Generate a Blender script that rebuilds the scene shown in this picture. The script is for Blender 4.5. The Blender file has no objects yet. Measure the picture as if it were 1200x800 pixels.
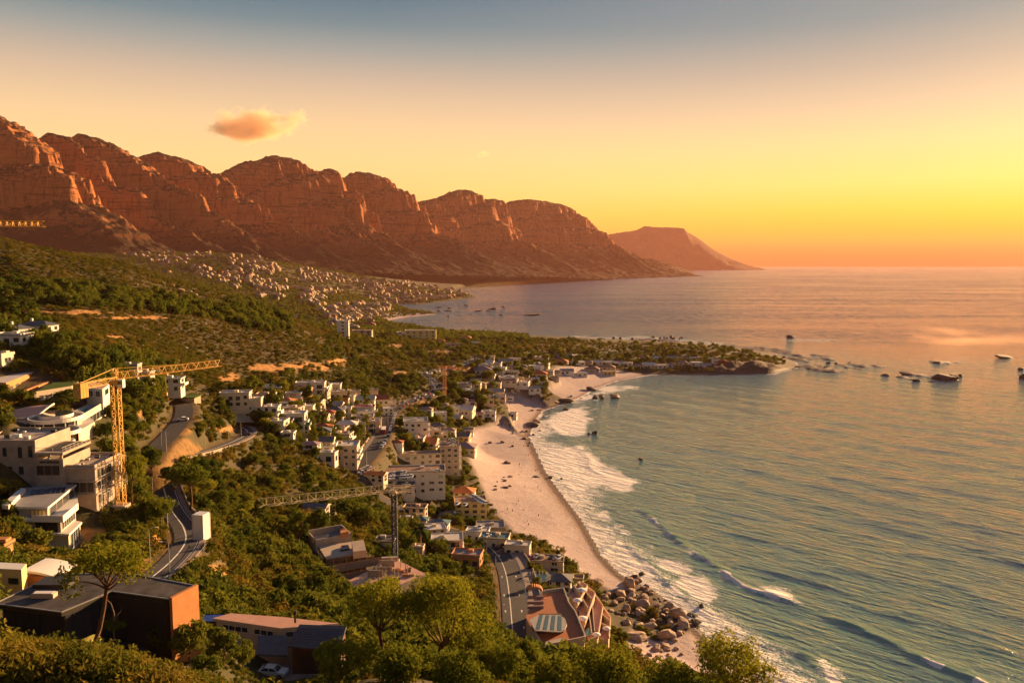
import bpy, bmesh, math, random
import numpy as np
from mathutils import Vector, Matrix, Euler

R = math.radians
random.seed(7)
scene = bpy.context.scene
col = scene.collection

# ------------------------------------------------------------------ camera
F = 933.3                       # focal length in pixels of a 1200 px wide picture (28 mm)
PITCH = math.atan(92.0 / F)
HC = 140.0                      # camera height above the sea, metres
cd = bpy.data.cameras.new("camera")
cd.sensor_width = 36.0
cd.lens = 28.0
cd.clip_start = 0.3
cd.clip_end = 90000.0
cam = bpy.data.objects.new("camera", cd)
col.objects.link(cam)
cam.location = (0, 0, HC)
cam.rotation_euler = (math.pi / 2 - PITCH, 0, 0)
scene.camera = cam

# ------------------------------------------------------------------ light
SUN_AZ, SUN_EL = R(44), R(9.5)
SUN = Vector((math.sin(SUN_AZ) * math.cos(SUN_EL), math.cos(SUN_AZ) * math.cos(SUN_EL), math.sin(SUN_EL)))
sd_ = bpy.data.lights.new("sun", 'SUN')
sd_.energy = 5.0
sd_.angle = R(0.6)
sd_.color = (1.0, 0.59, 0.26)
sun = bpy.data.objects.new("sun", sd_)
col.objects.link(sun)
sun.rotation_euler = (-SUN).to_track_quat('-Z', 'Y').to_euler()

def s2l(c):
    c = c / 255.0
    return c / 12.92 if c <= 0.04045 else ((c + 0.055) / 1.055) ** 2.4
def srgb(r, g, b):
    return (s2l(r), s2l(g), s2l(b), 1.0)

world = bpy.data.worlds.new("World")
scene.world = world
world.use_nodes = True
wt = world.node_tree
wt.nodes.clear()
def wn(t, **k):
    n = wt.nodes.new(t)
    for a, b in k.items():
        setattr(n, a, b)
    return n
w_out = wn('ShaderNodeOutputWorld')
w_bg = wn('ShaderNodeBackground')
w_tc = wn('ShaderNodeTexCoord')
w_sep = wn('ShaderNodeSeparateXYZ')
wt.links.new(w_tc.outputs['Generated'], w_sep.inputs[0])
sky = wn('ShaderNodeTexSky', sky_type='NISHITA')
sky.sun_disc = False
sky.sun_elevation = SUN_EL
sky.sun_rotation = SUN_AZ
sky.altitude = 140
sky.air_density = 1.4
sky.dust_density = 3.0
sky.ozone_density = 1.0
def wramp(stops):
    r = wn('ShaderNodeValToRGB')
    r.color_ramp.interpolation = 'EASE' if False else 'LINEAR'
    el = r.color_ramp.elements
    while len(el) > 1:
        el.remove(el[-1])
    first = True
    for p, c in stops:
        e = el[0] if first else el.new(p)
        first = False
        e.position = p
        e.color = srgb(*c)
    wt.links.new(w_sep.outputs['Z'], r.inputs['Fac'])
    return r
def elz(v, u):
    dx = u - 600.0
    dy = F * math.cos(PITCH) + (400 - v) * math.sin(PITCH)
    dz = (400 - v) * math.cos(PITCH) - F * math.sin(PITCH)
    return max(0.0, dz / math.sqrt(dx * dx + dy * dy + dz * dz))
SKY_SUN = [(305, (236, 80, 22)), (292, (248, 116, 10)), (276, (252, 168, 0)), (262, (252, 192, 18)), (240, (253, 216, 62)),
           (205, (252, 230, 122)), (155, (253, 222, 152)), (110, (228, 200, 162)), (60, (186, 174, 156)), (0, (132, 148, 150))]
SKY_AWAY = [(305, (252, 158, 66)), (285, (253, 178, 78)), (268, (252, 198, 100)), (230, (250, 212, 128)), (190, (250, 216, 145)), (150, (243, 208, 155)), (100, (206, 184, 157)),
            (60, (152, 160, 154)), (30, (104, 135, 143)), (0, (74, 118, 136))]
rs = wramp([(elz(v, 1180), c) for v, c in SKY_SUN] + [(0.5, (112, 130, 150)), (0.8, (80, 104, 135))])
ra = wramp([(elz(v, 480), c) for v, c in SKY_AWAY] + [(0.42, (92, 116, 140)), (0.8, (72, 98, 132))])
w_dot = wn('ShaderNodeVectorMath', operation='DOT_PRODUCT')
wt.links.new(w_tc.outputs['Generated'], w_dot.inputs[0])
w_dot.inputs[1].default_value = (math.sin(SUN_AZ), math.cos(SUN_AZ), 0)
w_mr = wn('ShaderNodeMapRange')
w_mr.inputs['From Min'].default_value = math.cos(R(55))
w_mr.inputs['From Max'].default_value = math.cos(R(8))
wt.links.new(w_dot.outputs['Value'], w_mr.inputs['Value'])
w_mix = wn('ShaderNodeMixRGB')
wt.links.new(w_mr.outputs[0], w_mix.inputs[0])
wt.links.new(ra.outputs[0], w_mix.inputs[1])
wt.links.new(rs.outputs[0], w_mix.inputs[2])
w_sk = wn('ShaderNodeMixRGB', blend_type='MULTIPLY')
w_sk.inputs[0].default_value = 1.0
wt.links.new(sky.outputs[0], w_sk.inputs[1])
w_sk.inputs[2].default_value = (0.10, 0.10, 0.10, 1)
w_m2 = wn('ShaderNodeMixRGB')
w_m2.inputs[0].default_value = 0.95
wt.links.new(w_sk.outputs[0], w_m2.inputs[1])
wt.links.new(w_mix.outputs[0], w_m2.inputs[2])
w_back = wn('ShaderNodeMapRange')          # the sky behind the camera, away from the sun, is dimmer
w_back.inputs['From Min'].default_value = -0.8
w_back.inputs['From Max'].default_value = 0.1
w_back.inputs['To Min'].default_value = 0.72
wt.links.new(w_dot.outputs['Value'], w_back.inputs['Value'])
w_m3 = wn('ShaderNodeVectorMath', operation='SCALE')
wt.links.new(w_m2.outputs[0], w_m3.inputs[0])
wt.links.new(w_back.outputs[0], w_m3.inputs['Scale'])
wt.links.new(w_m3.outputs[0], w_bg.inputs['Color'])
w_bg.inputs['Strength'].default_value = 0.305
wt.links.new(w_bg.outputs[0], w_out.inputs['Surface'])

scene.view_settings.view_transform = 'Standard'
scene.view_settings.look = 'None'
scene.view_settings.exposure = 1.85
scene.view_settings.gamma = 1.0
scene.view_settings.use_curve_mapping = False
cy = scene.cycles
cy.use_denoising = True
try:
    cy.denoiser = 'OPENIMAGEDENOISE'
except Exception:
    pass
cy.max_bounces = 5
cy.diffuse_bounces = 2
cy.glossy_bounces = 2
cy.transmission_bounces = 3
cy.volume_bounces = 2
cy.transparent_max_bounces = 12
cy.use_adaptive_sampling = True
cy.adaptive_threshold = 0.02
cy.sample_clamp_direct = 8.0
cy.sample_clamp_indirect = 3.0
cy.caustics_reflective = False
cy.caustics_refractive = False

# ------------------------------------------------------------------ tags and builders
def tag(o, label=None, cat=None, group=None, kind=None):
    if label: o['label'] = label
    if cat: o['category'] = cat
    if group: o['group'] = group
    if kind: o['kind'] = kind
    return o
def empty(name, loc=(0, 0, 0), rz=0.0):
    o = bpy.data.objects.new(name, None)
    col.objects.link(o)
    o.location = loc
    o.rotation_euler = (0, 0, rz)
    o.empty_display_size = 0.5
    return o
def copy_tree(o, parent=None):
    c = o.copy()
    col.objects.link(c)
    c.parent = parent
    for ch in o.children:
        copy_tree(ch, c)
    return c
def np_mesh(name, V, Fc, mats, parent=None, smooth=True, attrs=None, mi=None, link=True):
    """V (n,3), Fc (m,k) with k 3 or 4 (all the same)"""
    V = np.asarray(V, np.float32)
    Fc = np.asarray(Fc, np.int32)
    me = bpy.data.meshes.new(name)
    n, (m, k) = len(V), Fc.shape
    me.vertices.add(n)
    me.vertices.foreach_set('co', V.ravel())
    me.loops.add(m * k)
    me.loops.foreach_set('vertex_index', Fc.ravel())
    me.polygons.add(m)
    me.polygons.foreach_set('loop_start', np.arange(0, m * k, k, dtype=np.int32))
    me.polygons.foreach_set('loop_total', np.full(m, k, np.int32))
    me.polygons.foreach_set('use_smooth', np.full(m, bool(smooth)))
    if mi is not None:
        me.polygons.foreach_set('material_index', np.asarray(mi, np.int32))
    me.update(calc_edges=True)
    for a, val in (attrs or {}).items():
        val = np.asarray(val, np.float32)
        if val.ndim == 1:
            at = me.attributes.new(a, 'FLOAT', 'POINT')
            at.data.foreach_set('value', val)
        else:
            at = me.attributes.new(a, 'FLOAT_COLOR', 'POINT')
            at.data.foreach_set('color', np.c_[val, np.ones(len(val))].astype(np.float32).ravel())
    for mt in (mats if isinstance(mats, (list, tuple)) else [mats]):
        me.materials.append(mt)
    o = bpy.data.objects.new(name, me)
    if link:
        col.objects.link(o)
    o.parent = parent
    return o

class MB:
    """collects boxes, prisms and tubes; build() links them as ONE mesh object"""
    def __init__(s):
        s.v, s.f, s.m = [], [], []
    def add(s, vs, fs, m=0, M=None):
        b = len(s.v)
        for p in vs:
            p = Vector(p)
            s.v.append(tuple(M @ p) if M is not None else tuple(p))
        for f in fs:
            s.f.append(tuple(i + b for i in f))
            s.m.append(m)
        return s
    def box(s, x0, x1, y0, y1, z0, z1, m=0, M=None):
        vs = [(x0, y0, z0), (x1, y0, z0), (x1, y1, z0), (x0, y1, z0), (x0, y0, z1), (x1, y0, z1), (x1, y1, z1), (x0, y1, z1)]
        fs = [(3, 2, 1, 0), (4, 5, 6, 7), (0, 1, 5, 4), (1, 2, 6, 5), (2, 3, 7, 6), (3, 0, 4, 7)]
        return s.add(vs, fs, m, M)
    def prism(s, poly, z0, z1, m=0, mtop=None, M=None):
        n = len(poly)
        vs = [(p[0], p[1], z0) for p in poly] + [(p[0], p[1], z1) for p in poly]
        s.add(vs, [tuple(range(n - 1, -1, -1))] + [(i, (i + 1) % n, (i + 1) % n + n, i + n) for i in range(n)], m, M)
        return s.add([(p[0], p[1], z1) for p in poly], [tuple(range(n))], m if mtop is None else mtop, M)
    def tube(s, pts, r, n=6, m=0, cap=True):
        pts = [Vector(p) for p in pts]
        rr = r if isinstance(r, (list, tuple)) else [r] * len(pts)
        b = len(s.v)
        for i, p in enumerate(pts):
            d = (pts[min(i + 1, len(pts) - 1)] - pts[max(i - 1, 0)])
            d = d.normalized() if d.length > 1e-9 else Vector((0, 0, 1))
            up = Vector((0, 0, 1)) if abs(d.z) < 0.9 else Vector((1, 0, 0))
            e1 = d.cross(up).normalized()
            e2 = d.cross(e1)
            for k in range(n):
                t = 2 * math.pi * (k + .5) / n
                s.v.append(tuple(p + rr[i] * (math.cos(t) * e1 + math.sin(t) * e2)))
        for i in range(len(pts) - 1):
            for k in range(n):
                k2 = (k + 1) % n
                s.f.append((b + i * n + k, b + i * n + k2, b + (i + 1) * n + k2, b + (i + 1) * n + k))
                s.m.append(m)
        if cap:
            s.f.append(tuple(b + k for k in range(n)))
            s.m.append(m)
            s.f.append(tuple(b + (len(pts) - 1) * n + k for k in range(n - 1, -1, -1)))
            s.m.append(m)
        return s
    def bar(s, a, b, w, m=0):
        return s.tube([a, b], w * 0.7, 4, m)
    def build(s, name, mats, parent=None, smooth=False, loc=None, rz=0, label=None):
        me = bpy.data.meshes.new(name)
        me.from_pydata(s.v, [], s.f)
        for mt in (mats if isinstance(mats, (list, tuple)) else [mats]):
            me.materials.append(mt)
        if any(s.m):
            me.polygons.foreach_set('material_index', s.m)
        if smooth:
            me.polygons.foreach_set('use_smooth', [True] * len(me.polygons))
        me.update()
        o = bpy.data.objects.new(name, me)
        col.objects.link(o)
        o.parent = parent
        if loc is not None:
            o.location = loc
        o.rotation_euler = (0, 0, rz)
        if label:
            o['label'] = label
        return o

# ------------------------------------------------------------------ noise
def _hash(i, j, s):
    h = (i.astype(np.int64) * 374761393 + j.astype(np.int64) * 668265263 + s * 974634777) & 0xffffffff
    h = ((h ^ (h >> 13)) * 1274126177) & 0xffffffff
    return ((h ^ (h >> 16)) & 0xffff) / 65535.0
def vnoise(x, y, s=0):
    x = np.asarray(x, float); y = np.asarray(y, float)
    i = np.floor(x); j = np.floor(y)
    fx = x - i; fy = y - j
    fx = fx * fx * fx * (fx * (fx * 6 - 15) + 10); fy = fy * fy * fy * (fy * (fy * 6 - 15) + 10)
    a = _hash(i, j, s); b = _hash(i + 1, j, s); c = _hash(i, j + 1, s); d = _hash(i + 1, j + 1, s)
    return ((a * (1 - fx) + b * fx) * (1 - fy) + (c * (1 - fx) + d * fx) * fy) * 2 - 1
def fbm(x, y, s=0, o=4, g=0.5):
    t = 0; a = 1; n = 0
    x = np.asarray(x, float); y = np.asarray(y, float)
    for k in range(o):
        t = t + a * vnoise(x, y, s + k * 17)
        n += a
        a *= g
        x, y = x * 1.93 + y * 0.57 + 11.3, y * 1.93 - x * 0.57 + 5.7
    return t / n
def sstep(a, b, x):
    t = np.clip((x - a) / (b - a), 0, 1)
    return t * t * (3 - 2 * t)

# ------------------------------------------------------------------ pixels of the survey -> rays
def ray(u, v):
    """direction with forward component y = 1"""
    dx = u - 600.0
    dy = F * math.cos(PITCH) + (400.0 - v) * math.sin(PITCH)
    dz = (400.0 - v) * math.cos(PITCH) - F * math.sin(PITCH)
    return dx / dy, dz / dy
def at(u, v, d):
    a, t = ray(u, v)
    return Vector((a * d, d, HC + t * d))
def atz(u, v, z=0.0):
    a, t = ray(u, v)
    d = (z - HC) / t
    return Vector((a * d, d, z))
# ------------------------------------------------------------------ materials
def mat(name, color=(.5, .5, .5), rough=0.8, spec=0.3, metal=0.0, var=0.0, scale=1.0, c2=None, bump=0.0, bscale=None, coat=0.0):
    """plain procedural surface: base colour broken up by noise, optional bump"""
    m = bpy.data.materials.new(name)
    m.use_nodes = True
    nt = m.node_tree
    p = nt.nodes['Principled BSDF']
    p.inputs['Roughness'].default_value = rough
    p.inputs['Specular IOR Level'].default_value = spec
    p.inputs['Metallic'].default_value = metal
    p.inputs['Coat Weight'].default_value = coat
    p.inputs['Base Color'].default_value = (*color[:3], 1)
    if var or c2 or bump:
        tc = nt.nodes.new('ShaderNodeTexCoord')
        nz = nt.nodes.new('ShaderNodeTexNoise')
        nz.inputs['Scale'].default_value = scale
        nz.inputs['Detail'].default_value = 5
        nz.inputs['Roughness'].default_value = 0.65
        nt.links.new(tc.outputs['Object'], nz.inputs['Vector'])
        rp = nt.nodes.new('ShaderNodeValToRGB')
        rp.color_ramp.elements[0].position = 0.3
        rp.color_ramp.elements[1].position = 0.7
        a = c2 if c2 else tuple(c * (1 - var) for c in color[:3])
        b = color if c2 else tuple(min(1, c * (1 + var * .6)) for c in color[:3])
        rp.color_ramp.elements[0].color = (*a[:3], 1)
        rp.color_ramp.elements[1].color = (*b[:3], 1)
        nt.links.new(nz.outputs['Fac'], rp.inputs['Fac'])
        nt.links.new(rp.outputs['Color'], p.inputs['Base Color'])
        if bump:
            bp = nt.nodes.new('ShaderNodeBump')
            bp.inputs['Strength'].default_value = bump
            bp.inputs['Distance'].default_value = 0.1
            if bscale:
                n2 = nt.nodes.new('ShaderNodeTexNoise')
                n2.inputs['Scale'].default_value = bscale
                n2.inputs['Detail'].default_value = 4
                nt.links.new(tc.outputs['Object'], n2.inputs['Vector'])
                nt.links.new(n2.outputs['Fac'], bp.inputs['Height'])
            else:
                nt.links.new(nz.outputs['Fac'], bp.inputs['Height'])
            nt.links.new(bp.outputs[0], p.inputs['Normal'])
    return m

class NT:
    """small helper for longer node trees"""
    def __init__(s, name):
        s.m = bpy.data.materials.new(name)
        s.m.use_nodes = True
        s.t = s.m.node_tree
        s.p = s.t.nodes['Principled BSDF']
        s.out = s.t.nodes['Material Output']
    def n(s, typ, ins=None, **k):
        nd = s.t.nodes.new(typ)
        for a, b in k.items():
            setattr(nd, a, b)
        for a, b in (ins or {}).items():
            if hasattr(b, 'is_output') or isinstance(b, bpy.types.NodeSocket):
                s.t.links.new(b, nd.inputs[a])
            else:
                nd.inputs[a].default_value = b
        return nd
    def attr(s, name):
        return s.n('ShaderNodeAttribute', attribute_name=name)
    def math(s, op, a, b=0.5, clamp=False):
        nd = s.n('ShaderNodeMath', operation=op, use_clamp=clamp)
        for i, x in ((0, a), (1, b)):
            if isinstance(x, bpy.types.NodeSocket):
                s.t.links.new(x, nd.inputs[i])
            else:
                nd.inputs[i].default_value = x
        return nd.outputs[0]
    def noise(s, vec, scale, detail=4, rough=0.6, dist=0.0):
        nd = s.n('ShaderNodeTexNoise', {'Scale': scale, 'Detail': detail, 'Roughness': rough, 'Distortion': dist})
        if vec is not None:
            s.t.links.new(vec, nd.inputs['Vector'])
        return nd.outputs['Fac']
    def ramp(s, fac, stops):
        nd = s.n('ShaderNodeValToRGB')
        el = nd.color_ramp.elements
        while len(el) > 1:
            el.remove(el[-1])
        for i, (p, c) in enumerate(stops):
            e = el[0] if i == 0 else el.new(p)
            e.position = p
            e.color = (*c[:3], 1) if not isinstance(c, float) else (c, c, c, 1)
        s.t.links.new(fac, nd.inputs['Fac'])
        return nd.outputs['Color']
    def mix(s, fac, a, b, mode='MIX'):
        nd = s.n('ShaderNodeMixRGB', blend_type=mode)
        for i, x in ((0, fac), (1, a), (2, b)):
            if isinstance(x, bpy.types.NodeSocket):
                s.t.links.new(x, nd.inputs[i])
            elif i == 0:
                nd.inputs[i].default_value = x
            else:
                nd.inputs[i].default_value = (*x[:3], 1)
        return nd.outputs[0]
    def rng(s, val, a, b, c=0.0, d=1.0, smooth=False):
        nd = s.n('ShaderNodeMapRange', {'From Min': a, 'From Max': b, 'To Min': c, 'To Max': d})
        if smooth:
            nd.interpolation_type = 'SMOOTHSTEP'
        s.t.links.new(val, nd.inputs['Value'])
        return nd.outputs[0]
    def link(s, a, b):
        s.t.links.new(a, b)

# ------------------------------------------------------------------ the shore, as surveyed at sea level
SHORE = [(1090, 900), (985, 860), (905, 812), (862, 772), (832, 752), (818, 738), (796, 716), (768, 694), (746, 684), (726, 673), (704, 650),
         (688, 622), (676, 603), (652, 572), (638, 552), (628, 530), (619, 512), (626, 492), (636, 480), (650, 476), (664, 471), (680, 465), (694, 456),
         (722, 446), (760, 439), (800, 439.5), (860, 439), (905, 438), (922, 434), (935, 430), (930, 424), (905, 413.5), (870, 408), (835, 404), (800, 401.5), (760, 399.5),
         (700, 396.5), (640, 393.5), (590, 391), (545, 389), (516, 386), (490, 381.5), (462, 379), (452, 376.5), (478, 371.5), (517, 368), (500, 365.5), (482, 362),
         (458, 356), (490, 357), (512, 354.5), (530, 352), (560, 348.5), (548, 344), (537, 338.5), (560, 331.5), (640, 326)]
shore = [atz(u, v) for u, v in SHORE]
shore_xy = np.array([(p.x, p.y) for p in shore])
land_poly = np.vstack([shore_xy, [(311, 9000), (-9000, 9000), (-9000, -300), (150, -300), (150, 100)]])
def seg_dist(x, y, pts, closed=False):
    d = np.full(np.shape(x), 1e18)
    n = len(pts)
    for i in range(n if closed else n - 1):
        ax, ay = pts[i]; bx, by = pts[(i + 1) % n]
        ex, ey = bx - ax, by - ay
        t = np.clip(((x - ax) * ex + (y - ay) * ey) / (ex * ex + ey * ey + 1e-12), 0, 1)
        d = np.minimum(d, (x - ax - t * ex) ** 2 + (y - ay - t * ey) ** 2)
    return np.sqrt(d)
def inside(x, y, pts):
    c = np.zeros(np.shape(x), bool)
    n = len(pts)
    for i in range(n):
        ax, ay = pts[i]; bx, by = pts[(i + 1) % n]
        if ay == by: continue
        cond = ((ay > y) != (by > y)) & (x < (bx - ax) * (y - ay) / (by - ay) + ax)
        c ^= cond
    return c
def poly_sd(x, y, pts):
    d = seg_dist(x, y, pts, True)
    return np.where(inside(x, y, pts), d, -d)
def shore_sd(x, y):
    """metres inland (+) or out to sea (-)"""
    x = np.asarray(x, float); y = np.asarray(y, float)
    return np.where(inside(x, y, land_poly), 1, -1) * seg_dist(x, y, shore_xy)

# ------------------------------------------------------------------ spot heights: (u, v, forward distance)
CP = [(100, 792, 45), (0, 776, 46), (230, 835, 42), (300, 830, 40), (60, 800, 34), (-150, 740, 45), (-250, 640, 60),
      (500, 800, 74), (420, 800, 70), (640, 830, 72), (850, 850, 72), (980, 960, 72), (1100, 1250, 60), (700, 800, 105),
      (320, 793, 115), (410, 790, 108), (250, 762, 100), (-120, 680, 90),
      (300, 765, 122), (440, 760, 135), (250, 712, 150), (350, 708, 172), (450, 722, 190), (560, 742, 205), (560, 706, 262),
      (180, 677, 150), (205, 655, 165), (215, 620, 195), (205, 598, 215), (195, 580, 228), (237, 641, 185), (262, 650, 190),
      (60, 642, 170), (125, 606, 184), (95, 590, 183), (20, 463, 236), (25, 452, 250), (40, 510, 208), (-20, 510, 205),  (122, 586, 188), (30, 650, 150), (0, 640, 150), (-100, 600, 150), (0, 480, 200), (-100, 470, 200), (60, 560, 190), (110, 515, 215),
      (140, 592, 190), (300, 650, 215), (330, 602, 270), (250, 562, 262), (350, 566, 310), (290, 690, 185),
      (285, 512, 345), (250, 526, 292), (300, 505, 362), (185, 531, 250), (215, 497, 300), (215, 480, 318), (195, 463, 320), (330, 520, 350), (320, 540, 320),
      (400, 568, 345), (420, 552, 385), (440, 520, 440), (456, 490, 523), (463, 478, 560), (490, 468, 600), (514, 458, 650), (500, 441, 715), (550, 425, 830),
      (590, 652, 322), (600, 690, 280), (606, 725, 250), (560, 640, 330), (655, 700, 268), (640, 760, 230), (700, 745, 270),
      (770, 745, 295), (740, 700, 325), (700, 690, 332), (810, 790, 260), (830, 812, 200),
      (480, 600, 385), (540, 605, 405), (520, 625, 362), (463, 654, 270), (410, 665, 245), (470, 680, 235), (500, 660, 290),
      (80, 398, 300), (10, 425, 262), (150, 412, 330), (250, 442, 400), (300, 446, 425), (400, 432, 600), (350, 402, 600), (200, 382, 500), (100, 362, 450),
      (0, 362, 420), (0, 322, 470), (0, 283, 520), (65, 291, 580), (130, 303, 650), (240, 336, 700), (330, 366, 770), (300, 386, 600), (200, 340, 600), (100, 330, 520),
      (420, 397, 900), (470, 402, 950), (-150, 262, 480), (-150, 350, 400), (350, 460, 480), (300, 470, 440), (400, 470, 530), (380, 500, 450), (340, 490, 430), (440, 450, 640),
      (560, 402, 1130), (500, 402, 1000), (450, 424, 740), (480, 432, 715), (600, 424, 880), (600, 407, 1080), (560, 442, 735), (600, 442, 800), (640, 432, 915),
      (660, 405, 1180), (700, 421, 1080), (760, 411, 1230), (760, 425, 1090), (800, 424, 1090), (860, 427, 1045), (895, 428, 1030), (915, 431, 1025), (560, 462, 740), (545, 482, 650), (572, 494, 652), (520, 502, 560), (552, 524, 583),
      (140, 299, 2750), (60, 297, 2700), (300, 300, 2900), (250, 299, 2850), (350, 316, 3000), (200, 322, 2250), (300, 332, 2200), (380, 352, 2000), (430, 367, 1930),
      (480, 346, 3000), (440, 334, 3100), (400, 322, 3150), (520, 341, 3500), (420, 352, 2400), (450, 388, 1500), (495, 390, 1430)]
CPZ = [(-.30, 100, 81), (-.25, 88, 84), (-.34, 92, 83.5), (-.08, 5000, 20), (-.14, 5000, 50), (-.2, 4600, 90), (-.05, 6500, 30), (-.3, 4200, 140), (-.12, 4000, 40), (-.09, 3600, 18), (-.535, 97, 91), (-.42, 104, 88), (-.62, 92, 92), (-.56, 78, 98), (-.6, 112, 90), (-.5, 112, 88.5), (-0.15, 950, 95), (-.55, 700, 122), (-.5, 850, 110), (-.38, 950, 80), (-.29, 1100, 52), (-.19, 1250, 33), (-.27, 1500, 30), (-.21, 1600, 22), (-.4, 1500, 80), (-.5, 1800, 110),
       (-0.45, 8, 134.5), (-0.45, 14, 131), (0.0, 8, 134), (0.0, 14, 129.5), (0.5, 8, 132.5), (0.5, 14, 126), (0.0, 30, 120), (0.0, 50, 109), (0.45, 40, 104), (0.9, 40, 84), (-0.95, 7.5, 133), (-0.7, 7.5, 133.5), (-0.9, 14, 131), (-0.9, 30, 124), (-0.4, 28, 122.5), (-0.6, 20, 129), (0.3, 110, 62), (0.3, 170, 28), (0.45, 130, 38), (0.6, 150, 10), (0.75, 100, 24), (0.9, 90, 14)]
cp = []
for u, v, d in CP:
    p = at(u, v, d)
    cp.append((p.x / p.y, math.log(p.y), max(p.z, 1.5)))
for a, d, z in CPZ:
    if (a, d) != (-0.15, 950):
        cp.append((a, math.log(d), z))
for p in shore[:-3:1]:
    cp.append((p.x / p.y, math.log(p.y), 0.3))
cp = np.array(cp)
def _tps(r2):
    return np.sqrt(r2 + 4e-4)
XS = 1.0
_X = np.c_[cp[:, 0] * XS, cp[:, 1] * 0.6]
_n = len(cp)
_K = _tps(((_X[:, None] - _X[None]) ** 2).sum(-1)) + np.eye(_n) * -1e-3
_P = np.c_[np.ones(_n), _X]
_W = np.linalg.solve(np.block([[_K, _P], [_P.T, np.zeros((3, 3))]]), np.r_[cp[:, 2], 0, 0, 0])
def tps(a, q):
    sh = np.shape(a)
    X = np.c_[np.ravel(a) * XS, np.ravel(q) * 0.6]
    out = np.empty(len(X))
    for i in range(0, len(X), 40000):
        B = X[i:i + 40000]
        r2 = ((B[:, 0:1] - _X[:, 0]) ** 2 + (B[:, 1:2] - _X[:, 1]) ** 2)
        out[i:i + 40000] = _tps(r2) @ _W[:_n] + _W[_n] + B @ _W[_n + 1:]
    return out.reshape(sh)

# ------------------------------------------------------------------ the ground grid (fan: bearing x log distance)
NA, NQ = 660, 1340
A0, A1 = -1.0, 1.15
Q0, Q1 = math.log(7.0), math.log(7600.0)
ga = np.linspace(A0, A1, NA); gq = np.linspace(Q0, Q1, NQ)
GA, GQ = np.meshgrid(ga, gq, indexing='ij')
GY = np.exp(GQ); GX = GA * GY
GSD = shore_sd(GX, GY)
gz = tps(GA, GQ)
SAND = [  # beaches: outlines in survey pixels (at sea level)
    [(640, 800), (905, 800), (860, 775), (832, 752), (810, 735), (795, 742), (770, 752), (740, 740), (735, 770), (760, 790)],
    [(742, 688), (735, 682), (729, 678), (700, 648), (686, 622), (674, 602), (652, 574), (636, 552), (626, 530), (617, 512), (590, 498), (575, 505), (556, 512), (545, 520), (548, 540), (552, 560), (566, 585), (575, 605), (590, 620), (600, 632), (640, 640), (662, 655), (690, 678), (715, 690)],
    [(617, 512), (624, 492), (634, 480), (640, 476), (625, 470), (600, 469), (582, 472), (585, 482), (598, 490), (600, 500)],
    [(650, 466), (672, 468), (694, 458), (722, 446.5), (762, 438.5), (740, 436), (700, 435), (680, 437), (655, 442), (645, 448), (655, 455), (640, 462)],
    [(437, 373), (452, 377), (479, 372), (519, 368), (500, 367), (470, 368), (440, 370.5)]]
sand_polys = [np.array([(q.x, q.y) for q in (atz(u, v, 2.0) for u, v in pl)]) for pl in SAND]
def sand_mask(x, y):
    m = np.zeros(np.shape(x))
    for pl in sand_polys:
        w = 0.006 * np.maximum(y, 100)
        m = np.maximum(m, sstep(-1, 1, poly_sd(x, y, pl) / w))
    return m
GS = sand_mask(GX, GY)
def blur(g, n):
    kx = np.exp(-0.5 * (np.arange(-2 * n, 2 * n + 1) / n) ** 2); kx /= kx.sum()
    g = sum(w * np.roll(np.pad(g, ((2 * n, 2 * n), (0, 0)), mode='edge'), i - 2 * n, 0) for i, w in enumerate(kx))[2 * n:-2 * n]
    return sum(w * np.roll(np.pad(g, ((0, 0), (2 * n, 2 * n)), mode='edge'), i - 2 * n, 1) for i, w in enumerate(kx))[:, 2 * n:-2 * n]
gz = blur(gz, 5)
# near the water the ground runs down to sea level; beaches are gentle, rocky shores steeper
sdp = np.maximum(GSD, 0)
lim = np.where(GS > 0.5, 0.02 + sdp * 0.09, 0.1 + sdp * 0.55) + sdp ** 2 * 0.003
scale_far = np.clip(GY / 1200, 1, 4)
gz = np.maximum(gz, 0.4 + np.minimum(sdp * 0.06, 5))
rough_n = fbm(GX / 35, GY / 35, 3, 4) * np.clip(sdp / 40, 0, 1) * 1.8 * (1 - GS)
rough_n += fbm(GX / 7, GY / 7, 9, 3) * np.clip(sdp / 25, 0, 1) * 0.45 * (1 - GS * .85) * np.clip(1 - GY / 1500, 0, 1)
gz = gz + rough_n
gz = np.minimum(gz, lim)
gz = np.where(GSD > 0, gz, -0.02 - np.minimum(-GSD * 0.06, 12))
SHELF = [[(915, 436), (930, 427), (1000, 424), (1045, 430), (1010, 436), (950, 438)], [(830, 403), (900, 406), (960, 415), (1000, 421), (960, 426), (925, 424), (880, 412), (830, 407)], [(740, 396), (830, 400), (830, 404), (760, 401)], [(1030, 437), (1060, 436), (1135, 440), (1130, 447), (1085, 449), (1050, 444)], [(1080, 422), (1130, 424), (1125, 427), (1085, 426)]]
GSH = np.zeros_like(gz)
for pl in SHELF:
    P = np.array([(q.x, q.y) for q in (atz(u, v, 0) for u, v in pl)])
    m = (GX > P[:, 0].min() - 30) & (GX < P[:, 0].max() + 30) & (GY > P[:, 1].min() - 60) & (GY < P[:, 1].max() + 60)
    GSH[m] = np.maximum(GSH[m], sstep(-12, 14, poly_sd(GX[m], GY[m], P)))
shz = -1.9 + 3.4 * fbm(GX / 16, GY / 40, 121, 4) + 1.9 * GSH + 1.5 * fbm(GX / 5, GY / 12, 123, 3)
gz = np.where(GSH > 0, np.maximum(gz, shz * GSH - 1.2 * (1 - GSH)), gz)
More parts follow.
